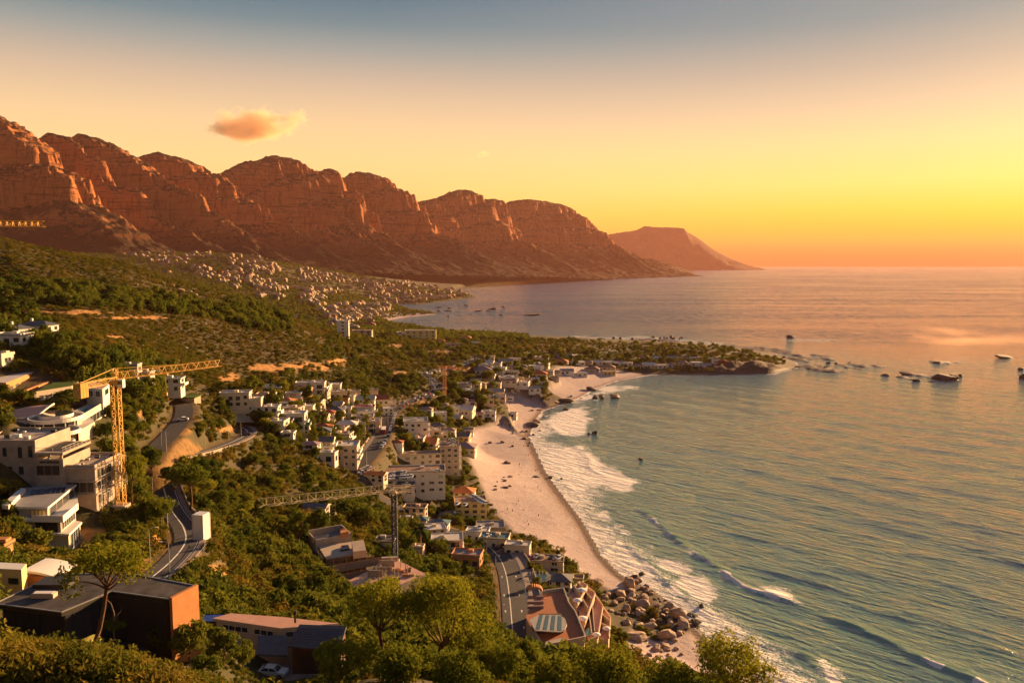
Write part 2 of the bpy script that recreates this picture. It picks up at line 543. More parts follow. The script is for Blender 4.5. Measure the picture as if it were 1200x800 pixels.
# rock headland at the far end of the bay
hd = atz(893, 436); hd2 = atz(840, 437)
rk = np.exp(-(seg_dist(GX, GY, [(hd.x, hd.y + 22), (hd2.x, hd2.y + 18)]) / 26) ** 2)
gz += np.where(GSD > 0, rk * np.maximum(1.8, 4.0 + 6 * fbm(GX / 9, GY / 9, 21, 4)) * np.clip(GSD / 4, 0, 1), 0)

def smooth_line(pts, step=4.0):
    """Catmull-Rom through 3-D points, resampled"""
    P = [Vector(p) for p in pts]
    P = [P[0] * 2 - P[1]] + P + [P[-1] * 2 - P[-2]]
    out = []
    for i in range(1, len(P) - 2):
        n = max(2, int((P[i + 1] - P[i]).length / step))
        for k in range(n):
            t = k / n
            out.append(0.5 * ((2 * P[i]) + (-P[i - 1] + P[i + 1]) * t + (2 * P[i - 1] - 5 * P[i] + 4 * P[i + 1] - P[i + 2]) * t * t + (-P[i - 1] + 3 * P[i] - 3 * P[i + 1] + P[i + 2]) * t ** 3))
    out.append(P[-2])
    return out
ROADS = {   # name: (half width, [(u, v, distance)...])
    'hill_road': (2.9, [(150, 702, 136), (178, 678, 150), (205, 654, 166), (219, 634, 184), (216, 617, 200), (204, 600, 216), (196, 583, 230), (190, 556, 243), (196, 541, 256), (240, 529, 284), (262, 522, 305), (283, 513, 335), (291, 506, 355), (284, 500, 372)]),
    'side_road': (3.4, [(168, 545, 240), (182, 526, 258), (200, 508, 282), (213, 492, 305), (216, 482, 318), (215, 474, 330)]),
    'coast_road': (4.7, [(612, 760, 228), (607, 735, 243), (603, 700, 272), (597, 668, 305), (586, 648, 328), (566, 634, 345), (520, 622, 362), (470, 600, 372), (425, 566, 376), (420, 550, 388), (432, 534, 412), (446, 516, 447), (453, 498, 500), (459, 484, 545), (472, 474, 580), (492, 467, 610), (508, 461, 642), (514, 454, 670), (504, 446, 702), (496, 440, 728), (515, 434, 765), (545, 427, 815), (560, 420, 870)]),
    'far_road': (6.5, [(440, 408, 1010), (444, 402, 1130), (450, 394, 1320), (457, 386.5, 1500), (460, 382, 1640)]),
}
road_lines = {}
def carve(line, hw, bank=5.0):
    global gz
    xy = np.array([(p.x, p.y) for p in line]); zz = np.array([p.z for p in line])
    m = (GX > xy[:, 0].min() - 25) & (GX < xy[:, 0].max() + 25) & (GY > xy[:, 1].min() - 25) & (GY < xy[:, 1].max() + 25)
    X, Y = GX[m], GY[m]
    best = np.full(X.shape, 1e18); bz = np.zeros(X.shape)
    for i in range(len(xy) - 1):
        ex, ey = xy[i + 1] - xy[i]
        t = np.clip(((X - xy[i, 0]) * ex + (Y - xy[i, 1]) * ey) / (ex * ex + ey * ey + 1e-12), 0, 1)
        d = (X - xy[i, 0] - t * ex) ** 2 + (Y - xy[i, 1] - t * ey) ** 2
        z = zz[i] + t * (zz[i + 1] - zz[i])
        c = d < best
        best[c] = d[c]; bz[c] = z[c]
    d = np.sqrt(best)
    w = 1 - sstep(hw + 1.5, hw + 1.5 + bank, d)
    gz[m] = gz[m] * (1 - w) + (bz - 0.12) * w
for nm, (hw, pts) in ROADS.items():
    ln = smooth_line([at(*p) for p in pts], 3.0)
    for _ in range(6):
        for i in range(1, len(ln) - 1):
            ln[i] = Vector((ln[i].x, ln[i].y, (ln[i - 1].z + ln[i].z * 2 + ln[i + 1].z) / 4))
    road_lines[nm] = ln
    carve(ln, hw)

def H(x, y):
    a = (x / y - A0) / (A1 - A0) * (NA - 1); q = (np.log(y) - Q0) / (Q1 - Q0) * (NQ - 1)
    a = np.clip(a, 0, NA - 1.001); q = np.clip(q, 0, NQ - 1.001)
    i = np.floor(a).astype(int); j = np.floor(q).astype(int)
    fa = a - i; fq = q - j
    return (gz[i, j] * (1 - fa) + gz[i + 1, j] * fa) * (1 - fq) + (gz[i, j + 1] * (1 - fa) + gz[i + 1, j + 1] * fa) * fq
def Hs(x, y):
    return float(H(np.array([x]), np.array([y]))[0])
_qs = np.exp(np.linspace(math.log(12), math.log(7000), 1700))
def hit(u, v, h=0.0, dmin=12):
    """first point on the sight line through (u, v) that is h above the ground; returns the GROUND point below it"""
    a, t = ray(u, v)
    z = HC + t * _qs
    g = np.maximum(H(a * _qs, _qs), 0.0) + h
    k = np.nonzero((z <= g) & (_qs > dmin))[0]
    if len(k) == 0:
        return None
    d = _qs[k[0]]
    return Vector((a * d, d, Hs(a * d, d)))
# ------------------------------------------------------------------ ground
EARTH = [  # bare orange cuttings and paths: (u, v, ru, rv)
    (318, 431, 38, 6), (355, 430, 30, 6), (268, 443, 14, 6), (395, 424, 14, 5), (487, 470, 12, 4), (470, 437, 16, 3), (560, 431, 40, 3),
    (165, 478, 14, 10), (268, 502, 14, 4), (255, 675, 24, 14), (295, 690, 14, 6), (105, 630, 40, 10), (165, 655, 12, 14), (180, 640, 10, 16),
    (300, 455, 10, 3), (520, 412, 18, 2.5), (465, 405, 14, 2.5), (205, 505, 18, 8), (225, 650, 10, 10), (20, 362, 40, 3), (90, 366, 50, 3), (160, 372, 50, 2.5), (130, 395, 22, 5)]
GE = np.zeros_like(gz)
GU = 600 + GA * F / (math.cos(PITCH) - 0.0)  # bearings as survey pixels (approximate)
_c = (F * math.cos(PITCH))
_t = (gz - HC) / GY
GV = 400 - F * (math.sin(PITCH) + _t * math.cos(PITCH)) / (math.cos(PITCH) - _t * math.sin(PITCH))
GU = 600 + GA * (F * math.cos(PITCH) + (400 - GV) * math.sin(PITCH))
EP = []
for u, v, ru, rv in EARTH:
    p = hit(u, v)
    if p is None: continue
    EP.append(p)
    dd = np.sqrt(((GU - u) / ru) ** 2 + ((GV - v) / rv) ** 2)
    dd = dd + 0.5 * fbm(GX / (p.y * .02), GY / (p.y * .03), 5, 3)
    near = (np.abs(np.log(GY / p.y)) < 0.25) & (GSD > 4)
    GE = np.maximum(GE, np.where(near, 1 - sstep(0.6, 1.1, dd), 0))
road_d = np.full(gz.shape, 1e9)
for nm, ln in road_lines.items():
    xy = [(p.x, p.y) for p in ln[::2]]
    m = (GX > min(p[0] for p in xy) - 40) & (GX < max(p[0] for p in xy) + 40) & (GY > min(p[1] for p in xy) - 40) & (GY < max(p[1] for p in xy) + 40)
    road_d[m] = np.minimum(road_d[m], seg_dist(GX[m], GY[m], xy) - ROADS[nm][0])
GE = np.maximum(GE, (1 - sstep(0.3, 2.2, road_d)) * 0.45)
rock = (1 - sstep(6, 16, GSD)) * (GSD > -30) * (1 - GS) * (GY < 1500)
rock = np.maximum(rock, np.where(GSD > -3, sstep(0.2, 0.6, rk), 0))
rock = np.maximum(rock, np.where(GSH > .05, 1, 0))
wet = (1 - sstep(2.0, 9.0, GSD + 2 * fbm(GX / 12, GY / 12, 8, 2)))
wet = np.where(GY > 700, (1 - sstep(1, 6, GSD)), wet)

def ground_material():
    k = NT('ground_soil_and_sand')
    geo = k.n('ShaderNodeNewGeometry')
    pos = geo.outputs['Position']
    n1 = k.noise(pos, 0.02, 6, 0.65)
    n2 = k.noise(pos, 0.35, 5, 0.7)
    n3 = k.noise(pos, 2.2, 3, 0.6)
    veg = k.ramp(n2, [(0.3, (0.028, 0.030, 0.009)), (0.5, (0.050, 0.042, 0.013)), (0.64, (0.075, 0.050, 0.018)), (0.78, (0.14, 0.085, 0.035))])
    veg2 = k.ramp(n1, [(0.35, (0.035, 0.036, 0.010)), (0.65, (0.075, 0.048, 0.018))])
    veg = k.mix(0.5, veg, veg2)
    earth = k.ramp(n2, [(0.3, (0.27, 0.125, 0.035)), (0.7, (0.46, 0.235, 0.07))])
    e = k.attr('earth').outputs['Fac']
    e = k.math('MULTIPLY', e, k.rng(n2, 0.33, 0.5, 0.25, 1.0))
    c = k.mix(e, veg, earth)
    rockc = k.ramp(n2, [(0.3, (0.025, 0.016, 0.011)), (0.5, (0.075, 0.044, 0.027)), (0.72, (0.16, 0.098, 0.058))])
    c = k.mix(k.attr('rock').outputs['Fac'], c, rockc)
    sand = k.ramp(k.noise(pos, 0.12, 6, 0.7), [(0.35, (0.37, 0.285, 0.265)), (0.65, (0.46, 0.36, 0.335))])
    wetf = k.attr('wet').outputs['Fac']
    scuff = k.noise(pos, 0.9, 4, 0.75)
    sand = k.mix(k.rng(scuff, 0.5, 0.66, 0.0, 0.35), sand, (0.33, 0.24, 0.20))
    kelp = k.math('MULTIPLY', k.rng(k.noise(pos, 0.22, 5, 0.8, 1.0), 0.60, 0.68), k.rng(k.noise(pos, 0.018, 3, 0.6), 0.48, 0.6))
    sand = k.mix(k.math('MULTIPLY', kelp, 0.75), sand, (0.09, 0.055, 0.04))
    sand = k.mix(wetf, sand, (0.30, 0.185, 0.125))
    c = k.mix(k.attr('sand').outputs['Fac'], c, sand)
    k.link(c, k.p.inputs['Base Color'])
    k.link(k.rng(wetf, 0, 1, 0.9, 0.5), k.p.inputs['Roughness'])
    k.p.inputs['Specular IOR Level'].default_value = 0.25
    b = k.n('ShaderNodeBump', {'Strength': 0.7, 'Distance': 0.6})
    k.link(k.math('ADD', n2, k.math('MULTIPLY', n3, 0.3)), b.inputs['Height'])
    k.link(b.outputs[0], k.p.inputs['Normal'])
    return k.m
ii = np.arange((NA - 1) * (NQ - 1))
i0 = ii // (NQ - 1) * NQ + ii % (NQ - 1)
quads = np.c_[i0, i0 + NQ, i0 + NQ + 1, i0 + 1]
V = np.c_[GX.ravel(), GY.ravel(), gz.ravel()]
keep = (GSD.ravel() > -120) | (GSH.ravel() > 0.02) | (GY.ravel() < 60)
fk = keep[quads].any(1)
ground = np_mesh('ground', V, quads[fk], ground_material(), attrs={'sand': GS.ravel() * (1 - 0), 'earth': GE.ravel(), 'rock': rock.ravel(), 'wet': (wet * 1.0).ravel()})
tag(ground, kind='structure')
# the seabed and country under everything else, out to the horizon
bed = MB()
bed.box(-29000, 29000, -400, 28000, -40, -14)
tag(bed.build('terrain_seabed', mat('seabed_sand', (0.1, 0.09, 0.06))), kind='structure')

# ------------------------------------------------------------------ the mountain range
RIDGE = [  # skyline: (u, v, forward distance)
    (-330, 120, 2900), (-200, 105, 3150), (-110, 128, 3300), (-45, 120, 3450), (-12, 132, 3540), (0, 139, 3600), (10, 146, 3640), (22, 160, 3680), (34, 162, 3720), (46, 158, 3760), (60, 156, 3800), (72, 163, 3860), (80, 161, 3900), (92, 158, 3950), (108, 161, 4020), (124, 168, 4100), (134, 180, 4150), (150, 181, 4230), (180, 178, 4380), (200, 182, 4480), (213, 185, 4560), (222, 194, 4620), (232, 200, 4690), (250, 195, 4790), (280, 190, 4950), (300, 187, 5060), (318, 183, 5180), (334, 184, 5280), (345, 190, 5350), (352, 203, 5400), (366, 201, 5500), (384, 197, 5620), (388, 207, 5650), (393, 212, 5690), (404, 205, 5780), (420, 201, 5900), (437, 204, 6040), (450, 214, 6170), (462, 226, 6280), (472, 232, 6370), (500, 230, 6700), (525, 226, 7000), (543, 222, 7250), (552, 225, 7370), (556, 232, 7420), (580, 229, 7750), (610, 233, 8120), (640, 236, 8500), (655, 239, 8680), (662, 247, 8770), (680, 259, 9000), (700, 274, 9250), (730, 290, 9700), (760, 302, 10200), (790, 311, 10800), (815, 320, 11400), (840, 328, 12000)]
rp = [at(*q) for q in RIDGE]
rxy = np.array([(p.x, p.y) for p in rp]); rz_ = np.array([p.z for p in rp])
ru_ = np.array([q[0] for q in RIDGE], float)
seg = np.r_[0, np.cumsum(np.hypot(*np.diff(rxy, axis=0).T))]
NS = 1300
# even spacing as seen along the range: more columns where the range is near
su = np.linspace(ru_[0], ru_[-1], NS)
S = np.interp(su, ru_, seg)
RX = np.interp(S, seg, rxy[:, 0]); RY = np.interp(S, seg, rxy[:, 1]); RZ = np.interp(S, seg, rz_)
def gsm(a, n):
    kx = np.exp(-0.5 * (np.arange(-3 * n, 3 * n + 1) / n) ** 2); kx /= kx.sum()
    return np.convolve(np.pad(a, 3 * n, mode='edge'), kx, mode='valid')
tx = gsm(np.gradient(RX), 60); ty = gsm(np.gradient(RY), 60)
tl = np.hypot(tx, ty); NXx = ty / tl; NYy = -tx / tl        # towards the sea
# how far each spur pushes out from the ridge line (metres), by skyline bearing
SPUR = [(-330, 260), (-200, 420), (-110, 120), (-30, 380), (0, 330), (18, 120), (30, 40), (50, 190), (68, 330), (82, 60), (100, 400), (122, 330), (140, 30), (172, 120), (205, 380), (218, 330), (236, 30), (270, 40), (310, 280), (340, 330), (355, 20), (383, 230), (393, 10), (425, 330), (452, 250), (478, 20), (510, 60), (546, 300), (560, 60), (600, 60), (650, 330), (700, 100), (760, 60), (840, 0)]
spx = np.array([s[0] for s in SPUR], float); spy = np.array([s[1] for s in SPUR], float)
cs = 0.95 * gsm(np.interp(su, spx, spy), 5)
TT = np.concatenate([np.linspace(-900, -60, 14), np.linspace(-50, 960, 215), np.linspace(968, 1900, 80)])
SS, TG = np.meshgrid(S, TT, indexing='ij')
RZg = RZ[:, None]
wx = SS + (70 * fbm(SS / 350, TG / 350, 41, 3) + 16 * fbm(SS / 60, TG / 90, 42, 3)) * sstep(-50, 200, TG)
CSg = np.interp(wx, S, cs)                        # the spurs wander a little on their way down
spn = np.clip(CSg / 340, 0, 1.15)
rid = 1 - np.abs(fbm(wx / 120, TG / 520, 45, 4)) * 2.2          # small ribs running down the face
nz1 = 46 * fbm(wx / 75, TG / 75, 43, 4) + 46 * fbm(wx / 150, TG / 400, 44, 2) + 14 * fbm(wx / 20, TG / 25, 47, 3) + 56 * rid
base_t = 1420.0
foot = RZg * (0.40 + 0.10 * (1 - spn)) + 30 * fbm(SS / 260, SS * 0, 51, 3)
E = [0.50 * CSg + nz1 - 10, 0.95 * CSg + 60 + nz1, 1.40 * CSg + 130 + nz1 * 1.2]
hgt = np.clip(RZg - foot, 0, None)
rel = 0
for e, w, wd in zip(E, (0.34, 0.25, 0.20), (40, 36, 44)):
    rel = rel + w * np.interp(e - TG, [-wd, 0, 18, 90], [0, 0.78, 0.90, 1.0])
rel = rel + 0.21 * np.interp(TG - E[0], [-120, 0, 420], [1.0, 0.9, 0.0])
tt = np.clip((TG - E[2] + 40) / (base_t - E[2]), 0, 1.4)
zb = np.interp(S, [0, seg[-1] * .25, seg[-1] * .5, seg[-1]], [120, 70, -5, -20])[:, None]
tal = zb + (foot - zb) * np.clip(1 - tt, -0.2, 1) ** 1.25
big = RZg > 200
tal += (150 * (spn - 0.45) * np.exp(-((tt - 0.12) / 0.42) ** 2) + 26 * (rid - 0.5) * np.exp(-((tt - 0.2) / 0.4) ** 2)) * big
tal += 12 * fbm(SS / 60, TG / 60, 57, 4) * np.clip(tt * 4, 0, 1)
mz = tal + hgt * rel
over = E[0] - TG
dome = RZg - np.maximum(TG, 0) * 0.26 - np.maximum(-TG, 0) * 0.5 - 0.0005 * np.clip(TG, 0, 500) ** 2 + 10 * fbm(SS / 50, TG / 50, 68, 3)
mz = np.minimum(mz, dome)
clm = sstep(0.03, 0.16, rel) * (1 - sstep(30, 110, over)) * big
stepn = 24.0
ledge = mz + 8 * fbm(SS / 220, TG / 220, 61, 2)
fr = (ledge / stepn) % 1.0
mz = mz + (sstep(0.25, 0.75, fr) - fr) * stepn * 0.5 * clm
mz += clm * (13 * fbm(SS / 30, TG / 30, 63, 4))
mz += (1 - clm) * 3 * fbm(SS / 18, TG / 18, 65, 3)
mz += np.where((TG > -120), 8 * fbm(SS / 34, TG / 60, 67, 3), 0) * (RZg > 120)
MX = RX[:, None] + NXx[:, None] * TG; MY = RY[:, None] + NYy[:, None] * TG
def mountain_material(name, rock_a, rock_b, veg_a, veg_b, scale):
    k = NT(name)
    geo = k.n('ShaderNodeNewGeometry')
    pos = geo.outputs['Position']
    sp = k.n('ShaderNodeSeparateXYZ', {0: pos})
    nrm = k.n('ShaderNodeSeparateXYZ', {0: geo.outputs['True Normal']})
    big = k.noise(pos, 0.004 * scale, 5, 0.65)
    fine = k.noise(pos, 0.03 * scale, 6, 0.75)
    mp = k.n('ShaderNodeMapping', {'Vector': pos, 'Scale': (0.004 * scale, 0.004 * scale, 0.075 * scale)})
    strata = k.noise(mp.outputs[0], 1.0, 5, 0.7)
    rockc = k.ramp(strata, [(0.32, rock_a), (0.5, rock_b), (0.6, tuple(c * 0.7 for c in rock_b)), (0.72, tuple(c * 1.6 for c in rock_b))])
    mp2 = k.n('ShaderNodeMapping', {'Vector': pos, 'Scale': (0.06 * scale, 0.06 * scale, 0.006 * scale)})
    crack = k.noise(mp2.outputs[0], 1.0, 5, 0.7)
    rockc = k.mix(k.rng(crack, 0.36, 0.5, 0.65, 0.0), rockc, (0.035, 0.022, 0.016))
    vegc = k.ramp(fine, [(0.35, veg_a), (0.65, veg_b)])
    vegc = k.mix(k.rng(big, 0.4, 0.6), vegc, tuple(c * 1.25 for c in veg_b))
    steep = k.rng(k.math('ADD', nrm.outputs['Z'], k.math('MULTIPLY', k.math('SUBTRACT', fine, 0.5), 0.35)), 0.56, 0.74)
    high = k.rng(sp.outputs['Z'], 200, 340)
    vegm = k.math('MAXIMUM', steep, k.math('SUBTRACT', 1.0, high))
    c = k.mix(vegm, rockc, vegc)
    k.link(c, k.p.inputs['Base Color'])
    k.p.inputs['Roughness'].default_value = 0.95
    k.p.inputs['Specular IOR Level'].default_value = 0.05
    b = k.n('ShaderNodeBump', {'Strength': 0.9, 'Distance': 10.0 / scale})
    k.link(k.math('ADD', k.math('ADD', fine, strata), crack), b.inputs['Height'])
    k.link(b.outputs[0], k.p.inputs['Normal'])
    return k.m
mtn_mat = mountain_material('sandstone_and_fynbos', (0.10, 0.036, 0.022), (0.40, 0.155, 0.06), (0.018, 0.015, 0.009), (0.042, 0.027, 0.015), 1.0)
def grid_faces(n, m):
    ii = np.arange((n - 1) * (m - 1))
    i0 = ii // (m - 1) * m + ii % (m - 1)
    return np.c_[i0, i0 + m, i0 + m + 1, i0 + 1]
mt = np_mesh('mountain_range', np.c_[MX.ravel(), MY.ravel(), mz.ravel()], grid_faces(NS, len(TT))[:, ::-1], mtn_mat)
tag(mt, kind='structure')
# the far headland across the bay
FH = [(640, 290), (690, 279), (706, 275), (722, 272), (745, 269), (755, 264), (768, 265), (785, 265.5), (801, 266), (806, 271), (815, 276), (835, 291), (850, 299), (868, 307), (880, 311)]
fu = np.linspace(640, 880, 260)
fz = np.interp(fu, [p[0] for p in FH], [p[1] for p in FH])
FD = 17000.0
cx = np.array([at(u, v, FD).x for u, v in zip(fu, fz)]); cz = np.array([at(u, v, FD).z for u, v in zip(fu, fz)])
ft = np.linspace(-1, 1, 70)
CXg, FTg = np.meshgrid(cx, ft, indexing='ij')
hh = cz[:, None] * np.clip(1 - np.abs(FTg + 0.10 * fbm(CXg / 700, FTg * 2, 71, 3)) ** 1.1 * 1.25, -0.2, 1)
hh = np.minimum(hh, cz[:, None]) + 28 * fbm(CXg / 260, FTg * 6, 73, 4) * np.clip(np.abs(FTg) * 3, 0, 1) - 30 * np.abs(FTg)
hm = np_mesh('far_headland_hills', np.c_[CXg.ravel(), (FD + FTg * 1900 ).ravel(), (hh - 14).ravel()], grid_faces(260, 70), mountain_material('far_headland_rock', (0.12, 0.07, 0.05), (0.25, 0.15, 0.09), (0.05, 0.038, 0.018), (0.09, 0.06, 0.03), 0.3))
tag(hm, kind='structure')

# ------------------------------------------------------------------ the sea
NB, NR = 900, 1150
sa = np.linspace(-0.95, 1.35, NB)
sq = np.concatenate([np.linspace(math.log(150), math.log(1500), 900), np.linspace(math.log(1500), math.log(28000), NR - 899)[1:]])
SA, SQ = np.meshgrid(sa, sq, indexing='ij')
SY = np.exp(SQ); SX = SA * SY
ssd = -shore_sd(SX, SY)          # metres offshore
mtsh = np.where(SY > 5500, 60.0, ssd)
ssd = np.where(SY > 5500, np.maximum(ssd, 0) + 80, ssd)
fade = np.exp(-(SY / 900) ** 2)
# swell: crests run along (0.7, -0.7); wind waves on top
def wavefield(x, y):
    n = 0.8 * fbm(x / 90, y / 90, 81, 2)
    ph = (x * 0.80 + y * 0.60) / 34.0 * 2 * math.pi + 3.0 * fbm(x / 160, y / 160, 83, 2)
    sw = 0.55 * (np.sin(ph) + 0.25 * np.sin(2 * ph + .6)) * (0.6 + n * .5)
    c, s = 0.67, 0.742
    p = x * c + y * s; t = -x * s + y * c
    sw2 = 0.60 * fbm(p / 6.2, t / 40, 85, 3) + 0.16 * fbm(p / 3.1, t / 14, 87, 2)
    return sw, sw2
sw, sw2 = wavefield(SX, SY)
calm = sstep(0, 40, ssd)
WZ = (sw * sstep(10, 120, ssd) * fade + sw2 * (0.35 + 0.65 * calm) * np.exp(-(SY / 700) ** 2))
WAVES = [  # breaking crests: survey pixels, height, foam behind the crest
    ([(738, 590), (762, 606), (790, 630), (820, 652), (858, 676), (880, 690), (905, 698), (935, 708), (955, 718)], 1.4, 0.95),
    ([(955, 718), (985, 728), (1015, 740), (1050, 757), (1090, 776), (1145, 797), (1230, 830)], 1.7, 0.62),
    ([(690, 640), (705, 652), (728, 632), (742, 645), (762, 664), (790, 690), (812, 708), (830, 722), (860, 742)], 0.8, 0.8),
    ([(640, 492), (655, 508), (672, 522), (688, 536), (694, 550), (712, 560), (735, 566)], 0.7, 0.8),
    ([(930, 762), (950, 775), (985, 800), (1010, 830)], 0.7, 0.9),
    ([(712, 468), (704, 480), (702, 500), (706, 520)], 0.5, 0.1)]
FOAM = [  # broken water: outline in survey pixels, density
    ([(636, 482), (700, 470), (698, 500), (690, 512), (668, 512), (645, 500)], 0.9),
    ([(626, 520), (690, 520), (740, 560), (735, 575), (690, 570), (700, 600), (680, 596), (655, 572), (634, 548)], 0.85),
    ([(676, 600), (720, 590), (760, 640), (790, 690), (740, 684), (704, 652)], 0.72),
    ([(745, 645), (800, 655), (835, 675), (850, 690), (845, 705), (830, 712), (800, 700), (775, 682)], 0.85),
    ([(640, 476), (690, 457), (720, 447), (740, 450), (700, 470), (660, 480)], 0.75),
    ([(790, 705), (830, 725), (860, 750), (890, 800), (840, 790), (812, 735)], 0.66),
    ([(928, 760), (975, 768), (992, 785), (1000, 800), (960, 800)], 0.8),
    ([(870, 680), (915, 690), (930, 706), (905, 704)], 0.8),
    ([(860, 400), (930, 405), (1000, 412), (1080, 425), (1100, 440), (1020, 437), (930, 432), (900, 415)], 0.35),
    ([(1040, 420), (1200, 415), (1230, 440), (1130, 448), (1050, 440)], 0.35),
    ([(650, 393), (760, 393), (860, 402), (860, 406), (760, 400), (650, 397)], 0.55),
    ([(900, 393), (1010, 398), (1000, 402), (910, 400)], 0.5)]
foam = 0.75 * (1 - sstep(1.0, 7.0, ssd + 3 * fbm(SX / 9, SY / 9, 91, 3))) * (SY < 1500) * (ssd > -9)
foam = np.maximum(foam, 0.66 * (1 - sstep(4, 44, ssd + 12 * fbm(SX / 25, SY / 25, 92, 3))) * (SY < 700))
for pl, dn in FOAM:
    P = np.array([(p.x, p.y) for p in (atz(u, v) for u, v in pl)])
    wd = 0.022 * np.clip(SY, 200, 3000)
    m = (SX > P[:, 0].min() - 80) & (SX < P[:, 0].max() + 80) & (SY > P[:, 1].min() - 80) & (SY < P[:, 1].max() + 80)
    if m.any():
        sdv = poly_sd(SX[m], SY[m], P) + (13 * fbm(SX[m] / 42, SY[m] / 55, 93, 3) + 7 * fbm(SX[m] / 10, SY[m] / 12, 94, 3)) * np.clip(SY[m] / 420, .6, 2.5)
        foam[m] = np.maximum(foam[m], dn * sstep(-1, 1.2, sdv / wd[m]))
shal = np.zeros_like(SX)
for pl, h, fm in WAVES:
    ln = smooth_line([atz(u, v) for u, v in pl], 4)
    xy = np.array([(p.x, p.y) for p in ln])
    m = (SX > xy[:, 0].min() - 50) & (SX < xy[:, 0].max() + 50) & (SY > xy[:, 1].min() - 50) & (SY < xy[:, 1].max() + 50)
    X, Y = SX[m], SY[m]
    best = np.full(X.shape, 1e18); sgn = np.zeros(X.shape); tt_ = np.zeros(X.shape)
    for i in range(len(xy) - 1):
        ex, ey = xy[i + 1] - xy[i]
        t = np.clip(((X - xy[i, 0]) * ex + (Y - xy[i, 1]) * ey) / (ex * ex + ey * ey + 1e-12), 0, 1)
        dx = X - xy[i, 0] - t * ex; dy = Y - xy[i, 1] - t * ey
        d = dx * dx + dy * dy
        c = d < best
        best[c] = d[c]
        sgn[c] = np.sign(ex * dy - ey * dx)[c]
        tt_[c] = (i + t[c]) / (len(xy) - 1)
    d = np.sqrt(best) * sgn             # + on the seaward side (left of the line as drawn is seaward)
    d = d + 1.3 * fbm(X / 9, Y / 9, 95, 2)
    env = np.clip(np.minimum(tt_, 1 - tt_) * 8, 0, 1)
    crest = np.where(d > 0, np.exp(-(d / 4.2) ** 2), np.exp(-(d / 1.6) ** 2))
    WZ[m] += h * 0.5 * crest * env
    patch = sstep(-0.15, 0.25, fbm(tt_ * 9, tt_ * 0, 97, 2) + (fm - 0.5))
    fl = np.where(d < 0, np.exp(-(d / 3.6) ** 2), np.exp(-(d / 0.9) ** 2)) * env * patch * (0.75 + .5 * fbm(X / 5, Y / 5, 98, 2))
    foam[m] = np.maximum(foam[m], np.clip(fl * 1.15, 0, 1) * min(1, fm + .35))
    shal[m] = np.maximum(shal[m], crest * env)
far_streak = fbm(SX / 900 + 3, SY / 420, 99, 4)
